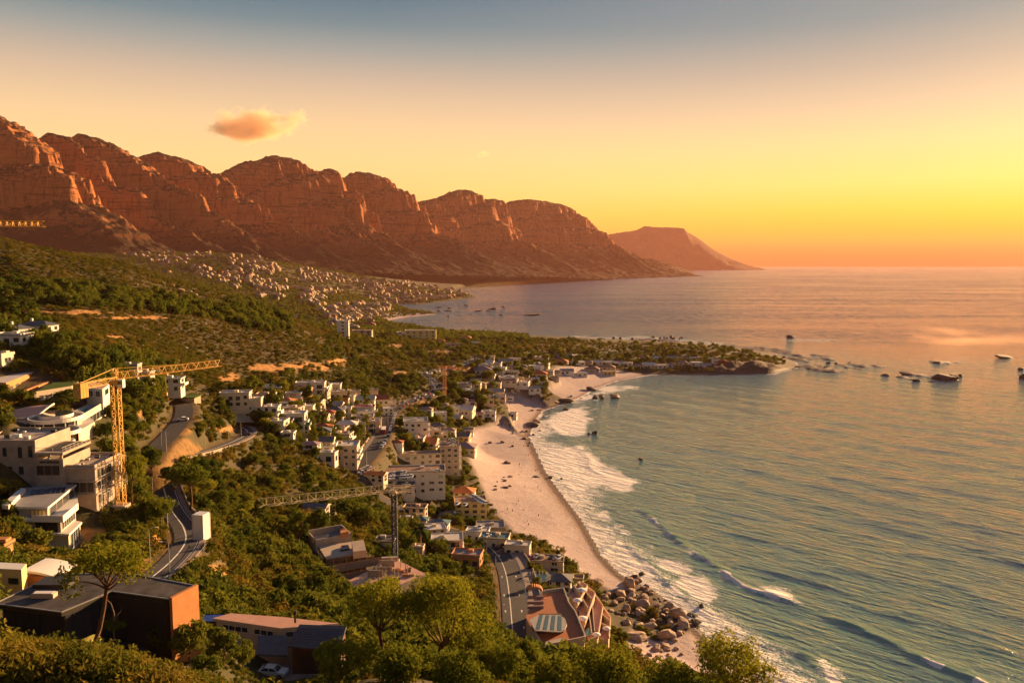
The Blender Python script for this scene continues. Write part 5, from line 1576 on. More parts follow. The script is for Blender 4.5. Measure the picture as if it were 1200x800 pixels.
# ------------------------------------------------------------------ single buildings on the near slope
class Site:
    """a thing surveyed corner by corner: plan corners are read at a known height"""
    def __init__(s, name, u, v, d, label, cat, ground=None, r=8, group=None):
        p = at(u, v, d)
        s.o = Vector((p.x, p.y, Hs(p.x, p.y) if ground is None else ground))
        s.root = empty(name, s.o)
        tag(s.root, label, cat, group)
        if DBG: print('SITE', name, 'terrain', round(Hs(p.x, p.y), 1), 'given', ground, 'ray', round(p.z, 1))
        foot(p.x, p.y, r)
    def P(s, u, v, z):
        q = atz(u, v, z)
        return (q.x - s.o.x, q.y - s.o.y)
    def D(s, u, v, d):
        q = at(u, v, d)
        return tuple(q - s.o)
    def prism(s, name, pix, ztop, zbot, m, mtop=None, parent=None, zref=None):
        mb = MB()
        mb.prism([s.P(u, v, zref or ztop) for u, v in pix], zbot - s.o.z, ztop - s.o.z, 0, 1 if mtop else None)
        return mb.build(name, [M[m]] + ([M[mtop]] if mtop else []), parent or s.root)
    def wallpane(s, name, a, b, z0, z1, m, frame='dark_frame', n=3, parent=None, proud=0.05):
        """a glazed or clad panel standing on the plan line a-b (local xy), with posts"""
        a, b = Vector((*a, 0)), Vector((*b, 0))
        d = (b - a); L = d.length; d.normalize()
        nn = Vector((d.y, -d.x, 0))
        mb = MB()
        def slab(t0, t1, h0, h1, o0, o1, mi):
            q = [a + d * t0 + nn * o0, a + d * t1 + nn * o0, a + d * t1 + nn * o1, a + d * t0 + nn * o1]
            mb.prism([(w.x, w.y) for w in q][::-1], h0 - s.o.z, h1 - s.o.z, mi)
        slab(0.06, L - 0.06, z0 + .06, z1 - .06, proud - .08, proud, 0)
        for i in range(n + 1):
            t = L * i / n
            slab(max(0, t - .05), min(L, t + .05), z0, z1, proud + .002, proud + .07, 1)
        slab(0.05, L - 0.05, z1 - .10, z1 - .0, proud + .003, proud + .06, 1)
        slab(0.05, L - 0.05, z0, z0 + .10, proud + .003, proud + .06, 1)
        return mb.build(name, [M[m], M[frame]], parent or s.root)
def inset(poly, k):
    cx = sum(p[0] for p in poly) / len(poly); cy = sum(p[1] for p in poly) / len(poly)
    return [(cx + (p[0] - cx) * k, cy + (p[1] - cy) * k) for p in poly]

# the dark flat-roofed house in the foreground
zR = 98.6
S1 = Site('modern_house', 110, 700, 104, 'dark modern house with a broad V-shaped flat roof behind the golden brush', 'house', 90.0, 12)
roofpx = [(-6, 707), (72, 717), (131, 692.5), (198, 701.5), (229, 686), (148, 671), (66, 673)]
pl = [S1.P(u, v, zR) for u, v in roofpx]
mb = MB(); mb.prism(pl, zR - 0.55 - 90, zR - 90, 0, 1)
rf = mb.build('roof', [M['dark_frame'], M['dark_flat_roof']], S1.root)
mb = MB()
for a, b in zip(pl, pl[1:] + pl[:1]):
    a_, b_ = Vector((*a, zR - 90 + 0.02)), Vector((*b, zR - 90 + 0.02))
    mb.bar(a_, b_, 0.14)
mb.build('roof_edge', M['steel_rail'], rf)
mb = MB(); q = S1.P(52, 699, zR)
mb.box(q[0] - 1.4, q[0] + 1.4, q[1] - .5, q[1] + .5, zR - 90 + .01, zR - 90 + .55, 0); mb.box(q[0] - 1.2, q[0] + 1.2, q[1] - .4, q[1] + .4, zR - 90 + .56, zR - 90 + .62, 1)
mb.build('skylight', [M['peach_plaster'], M['canvas_white']], rf)
q = S1.P(66, 684, zR); mb = MB(); mb.box(q[0] - 2.2, q[0] + 2.2, q[1] - 1.4, q[1] + 1.4, zR - 90 + .01, zR - 90 + .5); mb.build('plant_box', M['dark_frame'], rf)
a, b, c, d, e, f, g_ = pl
ins = lambda p, q, k: (p[0] + (q[0] - p[0]) * k, p[1] + (q[1] - p[1]) * k)
ctr = (sum(p[0] for p in pl) / 7, sum(p[1] for p in pl) / 7)
wp = [ins(p, ctr, .07) for p in pl]
mb = MB(); mb.prism(wp, -4, zR - 0.56 - 90, 0)
mb.build('wall', M['brown_wood'], S1.root)
S1.wallpane('glazing', wp[0], wp[1], 91.5, zR - .6, 'glass', n=5)
S1.wallpane('glazing', wp[1], wp[2], 91.0, zR - .6, 'glass', n=6)
S1.wallpane('glazing', wp[2], wp[3], 91.0, zR - .6, 'dark_frame', n=4)
mb = MB(); dd = Vector((e[0] - d[0], e[1] - d[1], 0)).normalized(); nn = Vector((dd.y, -dd.x, 0))
w0 = Vector((*d, 0)) + nn * 0.05; w1 = Vector((*e, 0)) + nn * 0.05
mb.prism([(w.x, w.y) for w in (w0, w1, w1 + nn * .45, w0 + nn * .45)][::-1], -8, zR - 90 + .25, 0)
mb.build('terracotta_wall', M['orange_plaster'], S1.root)
tr = MB(); tr.prism([S1.P(u, v, 91.2) for u, v in [(100, 752), (165, 768), (185, 745), (128, 725)]], -3, 1.2, 0)
tr.prism([S1.P(u, v, 92.2) for u, v in [(118, 748), (172, 762), (174, 759), (119, 745.5)]], 1.203, 2.2, 0)
tr.build('terrace', M['dark_frame'], S1.root)
for u, v in ((30, 716), (150, 700), (200, 712)):
    q = atz(u, v, zR); foot(q.x, q.y, 8)

# yellow house at the left edge
S2 = Site('villa', 6, 680, 112, 'pale yellow villa with a white curved roof at the left edge of the picture', 'house', 90.0, 7)
zt = S2.D(20, 663, 112)[2] + 90
S2.prism('wall', [(-40, 664), (25, 667), (31, 660), (-30, 657)], zt, 86, 'yellow_plaster', 'white_trim')
mb = MB()
for i in range(12):
    t0, t1 = i / 12, (i + 1) / 12
    f0 = lambda t: S2.D(26 + 38 * t, 668 + 6 * t * t + 1.5 * t, 114)
    p0, p1 = Vector(f0(t0)), Vector(f0(t1)); k = Vector((0.6, 5.0, 0.0)); th = Vector((0, 0, -.35))
    mb.add([p0, p1, p1 + k, p0 + k, p0 + th, p1 + th, p1 + k + th, p0 + k + th], [(0, 1, 2, 3), (7, 6, 5, 4), (0, 4, 5, 1), (2, 6, 7, 3), (1, 5, 6, 2), (3, 7, 4, 0)], 0)
mb.build('curved_roof', M['white_trim'], S2.root)
p0 = Vector(S2.D(28, 676, 114.6)); mb = MB(); mb.box(p0.x, p0.x + 3.3, p0.y, p0.y + 4, p0.z - 4, p0.z + .1); mb.build('garage_wing', M['orange_plaster'], S2.root)
q = S2.D(14, 676, 109.6)
a_ = S2.P(-40, 664, zt); b_ = S2.P(25, 667, zt)
w = S2.wallpane('window', ins(a_, b_, .76), ins(a_, b_, .94), zt - 2.2, zt - 1.3, 'glass', n=2)

# white modern house with the grey roof and solar panels
S3 = Site('modern_house', 60, 600, 172, 'white stepped modern house with solar panels on its grey roof', 'house', 79.0, 11)
z3 = at(56, 594, 166).z
def ring(px, z): return [S3.P(u, v, z) for u, v in px]
top = [(1, 593), (56, 594), (90, 566.5), (30, 571)]
S3.prism('roof', top, z3, z3 - .5, 'white_trim', 'grey_flat_roof')
pt = ring(top, z3)
ent = MB()
pr = inset(pt, .93); mb = MB(); mb.prism(pr, z3 - 3.3 - 79, z3 - .503 - 79)
mb.build('upper_storey', M['grey_plaster'], S3.root)
mid = [(38, 609), (74, 609.5), (92, 594), (56, 592)]
zm = z3 - 2.55
pm = [S3.P(u, v, zm) for u, v in mid]
e1 = [pt[0], pt[1], pt[2], pt[3]]
mb = MB(); mb.prism([pt[0], pm[0], pm[1], pm[2], pt[2], pt[3]], zm - .45 - 79, zm - 79)
mb.build('terrace_slab', M['white_trim'], S3.root)
mb = MB()
for (p, q2) in ((pm[0], pm[1]), (pm[1], pm[2])):
    dv = Vector((q2[0] - p[0], q2[1] - p[1], 0)); L = dv.length; dv.normalize(); n_ = Vector((-dv.y, dv.x, 0))
    P0 = Vector((*p, 0)); P1 = Vector((*q2, 0))
    mb.prism([(w.x, w.y) for w in (P0, P1, P1 + n_ * .15, P0 + n_ * .15)], zm + .003 - 79, zm + 1.0 - 79)
mb.build('parapet', M['white_trim'], S3.root)
low = [ (p[0] * 0.97 + .3, p[1] + .3) for p in (pm[0], pm[1], pm[2])]
mb = MB(); mb.prism([pt[0], ins(pm[0], pt[3], .1), ins(pm[1], pt[3], .07), ins(pm[2], pt[3], .06), pt[3]], zm - 3.3 - 79, zm - .453 - 79)
mb.build('middle_storey', M['sand_plaster'], S3.root)
zl = zm - 3.0
pq = [S3.P(u, v, zl) for u, v in [(53, 624), (81, 625.5), (96, 611), (70, 606)]]
mb = MB(); mb.prism(pq, zl - .45 - 79, zl - 79); mb.build('lower_slab', M['white_trim'], S3.root)
mb = MB(); mb.prism([ins(p, pq[3], .08) for p in pq], zl - 6 - 79, zl - .453 - 79); mb.build('lower_storey', M['cream_plaster'], S3.root)
S3.wallpane('window', ins(pr[0], pr[1], .62), ins(pr[0], pr[1], .97), z3 - 3.0, z3 - .7, 'yellow_plaster', n=4)
S3.wallpane('window', ins(pr[0], pr[1], .28), ins(pr[0], pr[1], .36), z3 - 2.8, z3 - .9, 'glass', 'white_trim', n=1)
S3.wallpane('glazing', ins(pr[1], pr[2], .08), ins(pr[1], pr[2], .96), z3 - 3.0, z3 - .6, 'glass', 'cream_plaster', n=4)
m1, m2, m3 = ins(pm[0], pt[3], .1), ins(pm[1], pt[3], .07), ins(pm[2], pt[3], .06)
S3.wallpane('glazing', ins(m1, m2, .12), ins(m1, m2, .9), zm - 2.9, zm - .6, 'glass', 'brown_wood', n=6)
S3.wallpane('glazing', ins(m2, m3, .06), ins(m2, m3, .92), zm - 2.7, zm - .8, 'glass', 'white_trim', n=6)
l2, l3 = ins(pq[1], pq[3], .08), ins(pq[2], pq[3], .08)
S3.wallpane('glazing', ins(l2, l3, .15), ins(l2, l3, .9), zl - 4.2, zl - .6, 'glass', 'white_trim', n=4)
q = S3.P(57, 577, z3); fw = Vector((pt[2][0] - pt[3][0], pt[2][1] - pt[3][1], 0)).normalized()
for i in range(7):
    c = Vector((*q, z3 - 79 + .35)) + fw * (i - 3) * 1.0; mb = MB()
    n_ = Vector((-fw.y, fw.x, 0))
    vs = [c - fw * .44 - n_ * 1.0 + Vector((0, 0, -.25)), c + fw * .44 - n_ * 1.0 + Vector((0, 0, -.25)), c + fw * .44 + n_ * 1.0 + Vector((0, 0, .4)), c - fw * .44 + n_ * 1.0 + Vector((0, 0, .4))]
    mb.add(vs + [w - Vector((0, 0, .08)) for w in vs], [(0, 1, 2, 3), (7, 6, 5, 4), (0, 4, 5, 1), (1, 5, 6, 2), (2, 6, 7, 3), (3, 7, 4, 0)])
    mb.build('solar_panel', M['solar'], S3.root)
S3.prism('roof_ridge', [(2, 591), (10, 592), (30, 572), (24, 571)], z3 + .9, z3 + .003, 'white_trim')
for u, v in ((30, 600), (75, 590), (15, 590), (85, 620), (60, 620)):
    q = at(u, v, 170); foot(q.x, q.y, 6)

# raw concrete building above it
S4 = Site('unfinished_building', 40, 540, 190, 'unfinished raw concrete building with open floors beside the yellow crane', 'building', 84.0, 11)
def cblock(u0, u1, vt, d, depth, zb, name='wall', m='raw_concrete', par=True):
    a = at(u0, vt, d); b = at(u1, vt, d); z = a.z
    mb = MB()
    x0, x1, y0, y1 = a.x - S4.o.x, b.x - S4.o.x, d - S4.o.y, d + depth - S4.o.y
    mb.box(x0, x1, y0, y1, zb - 84, z - 84)
    if par:
        for q in ((x0, x1, y0, y0 + .25), (x0, x1, y1 - .25, y1), (x0, x0 + .25, y0 + .25, y1 - .25), (x1 - .25, x1, y0 + .25, y1 - .25)):
            mb.box(q[0], q[1], q[2], q[3], z + .002 - 84, z + .7 - 84)
    mb.build(name, M[m], S4.root)
    return x0, x1, y0, y1, z - 84
A = cblock(-30, 41, 519, 184, 15, 74)
for (u0, u1, v0, v1) in ((3, 8, 524, 535), (21, 26, 523, 537), (8, 15, 546, 557), (22, 28, 546, 556), (33, 38, 522, 536), (-12, -6, 524, 536)):
    a = at(u0, v1, 184); b = at(u1, v0, 184)
    window_part(S4.root, (a.x + b.x) / 2 - S4.o.x, A[2], a.z - 84, b.x - a.x, b.z - a.z, 0, [M['raw_concrete'], M['glass']])
B = cblock(41.2, 74, 541, 183, 12, 74)
C_ = cblock(73, 111, 548, 184, 13, 72)
zt4 = at(60, 537, 183).z
mb = MB(); x0, x1, y0, y1, zb = B
mb.box(x0 + .1, x1 + .3, y0 - .5, y1, zb + 1.7, zb + 2.3); mb.build('floor_slab', M['raw_concrete'], S4.root)
for xx in (x0 + .4, (x0 + x1) / 2, x1 - .3):
    mb = MB(); mb.box(xx - .2, xx + .2, y0 - .2, y0 + .2, zb + .72, zb + 1.69); mb.build('column', M['raw_concrete'], S4.root)
railing(S4.root, [(x0 + .3, y0 - .3, zb + 2.3), (x1, y0 - .3, zb + 2.3), (x1, y1, zb + 2.3)], 1.1)
mb = MB(); mb.box(x0 + 1.2, x1 - .3, y0 + 1.5, y1 - 1, zb + 2.303, zb + 2.45); mb.build('dark_deck', M['dark_flat_roof'], S4.root)
for k, (u0, u1, v0, v1) in enumerate(((43, 70, 545, 557), (77, 110, 563, 577), (46, 70, 539.5, 543))):
    a = at(u0, v1, 183 if k != 1 else 184); b = at(u1, v0, 183 if k != 1 else 184)
    window_part(S4.root, (a.x + b.x) / 2 - S4.o.x, (B if k != 1 else C_)[2], a.z - 84, b.x - a.x, max(.6, b.z - a.z), 0, [M['raw_concrete'], M['dark_frame']], name='floor_opening')
for k in range(3):
    z_ = C_[4] - 3.1 * k
    mb = MB(); mb.box(C_[0] + .2, C_[1] + .5, C_[2] - .55, C_[3] + .3, z_ - .28, z_ - .02); mb.build('floor_slab', M['raw_concrete'], S4.root)
    for j in range(3):
        y_ = C_[2] + 2.2 + j * 4.0
        window_part(S4.root, C_[1], y_, z_ - 2.7, 2.6, 2.1, 1, [M['raw_concrete'], M['dark_frame']], name='floor_opening')
mb = MB()
for j in range(6):
    y_ = C_[2] + .3 + j * (C_[3] - C_[2] - .6) / 5
    mb.bar((C_[1] + 1.2, y_, -10), (C_[1] + 1.2, y_, C_[4] + .8), .07)
for k in range(4):
    mb.bar((C_[1] + 1.2, C_[2] + .3, C_[4] - 2.2 * k), (C_[1] + 1.2, C_[3] - .3, C_[4] - 2.2 * k), .07)
mb.build('scaffold', M['steel_rail'], S4.root)
g = random.Random(4)
for i in range(10):
    mb = MB(); x = g.uniform(C_[0] + 1.5, C_[1] - .8); y = g.uniform(C_[2] + .8, C_[3] - 1); s = g.uniform(.25, .6)
    mb.box(x - s, x + s, y - s * .6, y + s * .6, C_[4] + .01, C_[4] + s); mb.build('building_material', M[g.choice(('white_trim', 'dark_frame', 'grey_plaster'))], S4.root)
for i in range(9):
    mb = MB(); x = g.uniform(A[0] + 1, A[1] - 1); y = g.uniform(A[2] + 1, A[3] - 1); s = g.uniform(.35, .8)
    mb.box(x - s, x + s, y - s * .6, y + s * .6, A[4] + .01, A[4] + s * 1.2); mb.build('roof_plant', M[g.choice(('white_trim', 'dark_frame', 'grey_plaster'))], S4.root)
for u, v in ((20, 540), (60, 550), (95, 560)):
    q = at(u, v, 190); foot(q.x, q.y, 9)

# the curved house
S5 = Site('curved_house', 45, 490, 218, 'white house of sweeping curved roofs and round terraces above the raw concrete building', 'house', 92.0, 9)
def ell(cx, cy, rx, ry, a0=0, a1=2 * math.pi, n=40):
    return [(cx + rx * math.cos(a0 + (a1 - a0) * i / n), cy + ry * math.sin(a0 + (a1 - a0) * i / n)) for i in range(n + (0 if abs(a1 - a0 - 2 * math.pi) < .01 else 1))]
def disc(name, u, v, d, rx, ry, th, m='white_trim', mtop='brown_flat_roof', rim=.5):
    p = at(u, v, d); c = (p.x - S5.o.x, p.y - S5.o.y); z = p.z - 92
    mb = MB(); mb.prism(ell(*c, rx, ry), z - th, z, 0, 1)
    o = ell(*c, rx, ry); i_ = ell(*c, rx - .35, ry - .35); n = len(o)
    vs = [(*q, z + .002) for q in o] + [(*q, z + rim) for q in o] + [(*q, z + rim) for q in i_] + [(*q, z + .002) for q in i_]
    mb.add(vs, [(k, (k + 1) % n, (k + 1) % n + n, k + n) for k in range(n)] + [(k + n, (k + 1) % n + n, (k + 1) % n + 2 * n, k + 2 * n) for k in range(n)] + [(k + 2 * n, (k + 1) % n + 2 * n, (k + 1) % n + 3 * n, k + 3 * n) for k in range(n)], 0)
    return mb.build(name, [M[m], M[mtop]], S5.root), c, z
_, c1, z1 = disc('round_terrace', 66, 489, 216, 6.6, 7.5, .5)
mb = MB(); mb.prism(ell(c1[0] - .6, c1[1] + 1, 4.2, 4.6), z1 + .02, z1 + .9, 0, 1); mb.build('roof_light', [M['white_trim'], M['glass']], S5.root)
_, c2, z2 = disc('round_terrace', 60, 505, 208, 7.2, 6.0, .5, mtop='stone_wall')
_, c3, z3b = disc('round_terrace', 70, 518, 200, 3.6, 3.2, .45, mtop='pink_flat_roof')
for c, z, zb, k in ((c1, z1, z2, .86), (c2, z2, z3b, .84)):
    mb = MB(); mb.prism(ell(c[0], c[1] + 1.0, 6.6 * k, 6.4 * k), zb - 2, z - .55); mb.build('wall', M['cream_plaster'], S5.root)
    mb = MB(); mb.prism(ell(c[0], c[1] + .98, 6.6 * k + .06, 6.4 * k + .06, math.pi * 1.05, math.pi * 1.95) + [(c[0], c[1] + .9)], z - 2.7, z - .7); mb.build('curved_glazing', M['glass'], S5.root)
    for i in range(7):
        t = math.pi * (1.1 + .8 * i / 6); mb = MB(); x, y = c[0] + 6.3 * math.cos(t), c[1] + 6.2 * math.sin(t)
        mb.tube([(x, y, z - 3.0), (x, y, z - .5)], .16, 8); mb.build('column', M['white_trim'], S5.root)
mb = MB(); mb.prism(ell(c3[0], c3[1], 3.0, 2.7), z3b - 8, z3b - .46); mb.build('wall', M['yellow_plaster'], S5.root)
# leaf-shaped roof shell
NU, NV = 28, 12
tip0, tip1 = Vector(S5.D(-22, 500, 214)), Vector(S5.D(63, 474, 224))
ax = (tip1 - tip0); side = Vector((-ax.y, ax.x, 0)).normalized()
vs = []
for lay in (0, -0.45):
    for i in range(NU + 1):
        t = i / NU
        wdt = 8.2 * (math.sin(math.pi * (0.08 + .9 * t)) ** .8) * (1 - .25 * t) + .05
        for j in range(NV + 1):
            q = j / NV * 2 - 1
            p = tip0 + ax * t + side * q * wdt
            p.z += 1.7 * math.sin(math.pi * t) * (1 - q * q) + 1.0 * math.sin(2 * math.pi * (t * 1.15 + .1)) * (q < 0) * abs(q) - 0.4 * abs(q) + lay
            vs.append(tuple(p))
m_ = (NU + 1) * (NV + 1)
fs = []
for i in range(NU):
    for j in range(NV):
        k = i * (NV + 1) + j
        fs += [(k, k + NV + 1, k + NV + 2, k + 1), (m_ + k, m_ + k + 1, m_ + k + NV + 2, m_ + k + NV + 1)]
edge_loop = [i * (NV + 1) for i in range(NU + 1)] + [NU * (NV + 1) + j for j in range(1, NV + 1)] + [i * (NV + 1) + NV for i in range(NU - 1, -1, -1)] + [j for j in range(NV - 1, 0, -1)]
for p, q in zip(edge_loop, edge_loop[1:] + edge_loop[:1]):
    fs.append((p, q, q + m_, p + m_))
np_mesh('roof_shell', vs, np.array(fs), M['pink_flat_roof'], S5.root, smooth=False)
mb = MB()
rim = [Vector(vs[k]) for k in edge_loop]
for p, q in zip(rim, rim[1:] + rim[:1]):
    mb.bar(p + Vector((0, 0, -.15)), q + Vector((0, 0, -.15)), .42)
mb.build('roof_rim', M['white_trim'], S5.root)
mb = MB(); cc = tip0 + ax * .5; mb.prism(ell(cc.x, cc.y, 7.0, 5.6), -3, cc.z + .2); mb.build('wall', M['sand_plaster'], S5.root)
for u, v, d in ((20, 490, 216), (66, 489, 216), (65, 510, 206), (40, 485, 222)):
    q = at(u, v, d); foot(q.x, q.y, 9)

# long house with the pool terrace beyond it
S6 = Site('villa', 110, 475, 236, 'long cream villa with a turquoise pool on its terrace beyond the curved house', 'house', 94.0, 6)
zp = at(92, 493, 222).z
ter = [(91, 493), (129, 470), (118, 466), (84, 482)]
S6.prism('terrace', ter, zp, 90, 'cream_plaster', 'pale_flat_roof')
tp_ = [S6.P(u, v, zp) for u, v in ter]
S6.prism('pool', [(97, 484.5), (115, 475), (112, 472.6), (95, 481)], zp + .06, zp + .01, 'white_trim', 'pool')
mb = MB()
for p, q in ((tp_[0], tp_[1]), (tp_[3], tp_[0])):
    dv = Vector((q[0] - p[0], q[1] - p[1], 0)).normalized(); n_ = Vector((-dv.y, dv.x, 0)); P0, P1 = Vector((*p, 0)), Vector((*q, 0))
    mb.prism([(w.x, w.y) for w in (P0, P1, P1 + n_ * .25, P0 + n_ * .25)], zp + .003 - 94, zp + .95 - 94)
mb.build('parapet', M['cream_plaster'], S6.root)
S6.wallpane('glazing', ins(tp_[0], tp_[1], .1), ins(tp_[0], tp_[1], .95), zp - 3.2, zp - .8, 'glass', 'white_trim', n=8)
z6 = at(104, 453, 250).z
S6.prism('upper_storey', [(101, 454), (120, 456), (128, 450), (108, 447)], z6, zp - 1, 'white_plaster', 'pink_flat_roof')
p6 = [S6.P(u, v, z6) for u, v in [(101, 454), (120, 456), (128, 450)]]
S6.wallpane('window', ins(p6[0], p6[1], .15), ins(p6[0], p6[1], .4), z6 - 2.6, z6 - .7, 'glass', 'white_trim', n=2)
S6.wallpane('window', ins(p6[0], p6[1], .6), ins(p6[0], p6[1], .85), z6 - 2.6, z6 - .7, 'glass', 'white_trim', n=2)
S6.wallpane('window', ins(p6[1], p6[2], .3), ins(p6[1], p6[2], .8), z6 - 2.6, z6 - .7, 'glass', 'white_trim', n=1)
zq = at(93, 497, 216).z
S6.prism('lower_wing', [(92, 505), (111, 494), (106, 489), (88, 497)], at(92, 500, 214).z, 84, 'cream_plaster', 'pale_flat_roof')
S6.prism('green_roof_wing', [(40, 459), (84, 452), (92, 447), (62, 448)], at(84, 452, 246).z, 92, 'sand_plaster', 'lawn')
for u, v, d in ((100, 490, 226), (115, 470, 240), (65, 455, 246), (100, 500, 214), (85, 452, 246)):
    q = at(u, v, d); foot(q.x, q.y, 8)

# orange terraces at the left
S7 = Site('terraced_house', 25, 440, 250, 'orange walled terraced house with arched doorways and a lawn below the white hillside house', 'house', 100.0, 12)
z7 = at(7, 448, 240).z
S7.prism('wall', [(-30, 446), (7, 448.5), (50, 431.5), (28, 428), (-20, 436)], z7, 96, 'orange_plaster', 'pale_flat_roof')
p7 = [S7.P(u, v, z7) for u, v in [(7, 448.5), (50, 431.5)]]
for k in (.12, .27, .42, .57, .72, .87):
    S7.wallpane('doorway', ins(p7[0], p7[1], k - .04), ins(p7[0], p7[1], k + .04), z7 - 4.0, z7 - 1.6, 'dark_frame', 'brown_wood', n=1)
z7b = at(20, 460, 236).z
S7.prism('garden_wall', [(15, 463), (61, 445.5), (60, 444.5), (14, 461.5)], z7b, 94, 'orange_plaster')
S7.prism('garden', [(12, 461), (58, 446), (50, 442), (5, 456)], z7b - 1.0, 94, 'stone_wall', 'lawn', zref=z7b)
for u, v, d in ((10, 445, 245), (40, 440, 255), (35, 455, 242)):
    q = at(u, v, d); foot(q.x, q.y, 8)
house(46, 387, 36, 8, -10, .55, 'white_plaster', 'slate_roof', 'hip', 'large white house with dark hipped roof high on the left hillside', chimney=True, bal=True, dist=312)
house(20, 392, 26, 8, -14, .8, 'white_plaster', 'slate_roof', 'hip', 'white gabled wing house with dark roof left of the large hillside house', dist=300, chimney=True)
house(16, 405, 36, 6, -6, .6, 'white_plaster', 'slate_roof', 'flat', 'low white house with dark flat roof in front of the large hillside house', dist=288, bal=True)
house(-2, 424, 22, 5, -6, .8, 'cream_plaster', 'pale_flat_roof', 'flat', 'cream balconied house cut by the left edge above the orange terraces', dist=262, bal=True)
house(197, 446, 33, 5.0, 6, .5, 'white_plaster', 'grey_flat_roof', 'flat', 'white and dark two-storey house above the road tunnel', storeys=2, bal=True)
house(166, 436, 22, 5, 4, .6, 'grey_plaster', 'pale_flat_roof', 'flat', 'grey house with pale roof behind the jib of the yellow crane')
house(152, 429, 20, 4.5, 4, .6, 'grey_plaster', 'teal_roof', 'flat', 'small house with blue-grey roof highest behind the yellow crane')
house(2, 640, 14, 8, 0, 1.2, 'orange_plaster', 'dark_flat_roof', 'flat', 'orange-red house cut by the left edge above the yellow villa', dist=138)
# tunnel mouth at the end of the side road
S8 = Site('garage_tunnel', 209, 480, 336, 'concrete garage tunnel mouth at the end of the side road', 'tunnel', at(209, 480, 336).z, 6)
zb = S8.o.z
mb = MB()
for x0, x1, z0, z1 in ((-7, -2.6, -2, 5), (2.6, 7, -2, 5), (-2.6, 2.6, 3.2, 5)):
    mb.box(x0, x1, 0, 7, z0, z1)
mb.build('portal', M['stone_wall'], S8.root); mb = MB(); mb.box(-2.6, 2.6, 6.5, 6.9, -2, 3.2); mb.build('garage_door', M['dark_frame'], S8.root)
mb = MB(); mb.box(-7.4, 7.4, -.4, 8, 5.003, 5.4); mb.build('roof_slab', M['lawn'], S8.root)

# house with the pink roof below the dark house
S9 = Site('garden_house', 325, 742, 120, 'house with a long pink flat roof and a slate-grey garage roof behind the white car', 'house', 79.6, 10)
zk = at(330, 735, 119).z
S9.prism('flat_roof', [(249, 724), (329, 735.5), (398, 730), (333, 722.5), (270, 718)], zk, zk - .45, 'cream_plaster', 'pink_flat_roof')
pk = [S9.P(u, v, zk) for u, v in [(249, 724), (329, 735.5), (398, 730), (333, 722.5), (270, 718)]]
mb = MB(); mb.prism(inset(pk, .93), -3, zk - .453 - 79.6); mb.build('wall', M['cream_plaster'], S9.root)
i9 = inset(pk, .93)
S9.wallpane('window', ins(i9[0], i9[1], .1), ins(i9[0], i9[1], .5), zk - 1.7, zk - .7, 'glass', 'white_trim', n=4)
S9.wallpane('window', ins(i9[0], i9[1], .6), ins(i9[0], i9[1], .9), zk - 1.7, zk - .7, 'glass', 'white_trim', n=3)
S9.wallpane('window', ins(i9[1], i9[2], .1), ins(i9[1], i9[2], .4), zk - 1.7, zk - .7, 'glass', 'white_trim', n=2)
r0, r1, e0, e1 = Vector(S9.D(351, 731, 118.0)), Vector(S9.D(406, 733, 118.0)), Vector(S9.D(338, 756, 114.0)), Vector(S9.D(398, 761.5, 113.0))
mb = MB(); th = Vector((0, 0, -.3))
mb.add([r0, r1, e1, e0, r0 + th, r1 + th, e1 + th, e0 + th], [(3, 2, 1, 0), (4, 5, 6, 7), (0, 1, 5, 4), (1, 2, 6, 5), (2, 3, 7, 6), (3, 0, 4, 7)], 0)
for i in range(1, 9):
    t = i / 9
    mb.bar(r0.lerp(e0, t) + Vector((0, 0, .03)), r1.lerp(e1, t) + Vector((0, 0, .03)), .06)
mb.build('slate_roof', M['slate_roof'], S9.root)
mb = MB(); mb.box(e0.x + .4, e1.x - .4, e0.y + .5, e0.y + 5, -3, min(e0.z, e1.z) - .35); mb.build('garage', M['brown_wood'], S9.root)
mb = MB(); mb.box(e0.x + 1.6, e1.x - 2.6, e0.y + .42, e0.y + .47, -1, min(e0.z, e1.z) - 1.6); mb.build('garage_opening', M['dark_frame'], S9.root)
p0, p1, p2, p3 = Vector(S9.D(302, 744, 118)), Vector(S9.D(337, 744, 118)), Vector(S9.D(337, 767, 114.5)), Vector(S9.D(302, 766, 114.5))
mb = MB(); mb.add([p0, p1, p2, p3, p0 + th, p1 + th, p2 + th, p3 + th], [(3, 2, 1, 0), (4, 5, 6, 7), (0, 1, 5, 4), (1, 2, 6, 5), (2, 3, 7, 6), (3, 0, 4, 7)]); mb.build('side_roof', M['slate_roof'], S9.root)
p0 = Vector(S9.D(346, 729, 119)); mb = MB(); mb.tube([p0, p0 + Vector((0, 0, 1.4))], .16, 8); mb.tube([p0 + Vector((0, 0, 1.4)), p0 + Vector((0, 0, 1.9))], .26, 8); mb.build('flue', M['dark_frame'], S9.root)
for u, v, d in ((290, 728, 121), (340, 730, 119), (375, 750, 117), (320, 760, 116), (380, 735, 120)):
    q = at(u, v, d); foot(q.x, q.y, 4.5)
S9b = Site('shed', 250, 728, 128, 'small shed under a blue tarpaulin left of the pink roof', 'shed', None, 2)
mb = MB(); mb.box(-1.8, 1.6, -1, 1, -1, 2.0); mb.build('wall', M['brown_wood'], S9b.root); mb = MB(); mb.box(-2.0, 1.8, -1.2, 1.2, 2.003, 2.15); mb.build('tarpaulin', M['blue_sheet'], S9b.root)

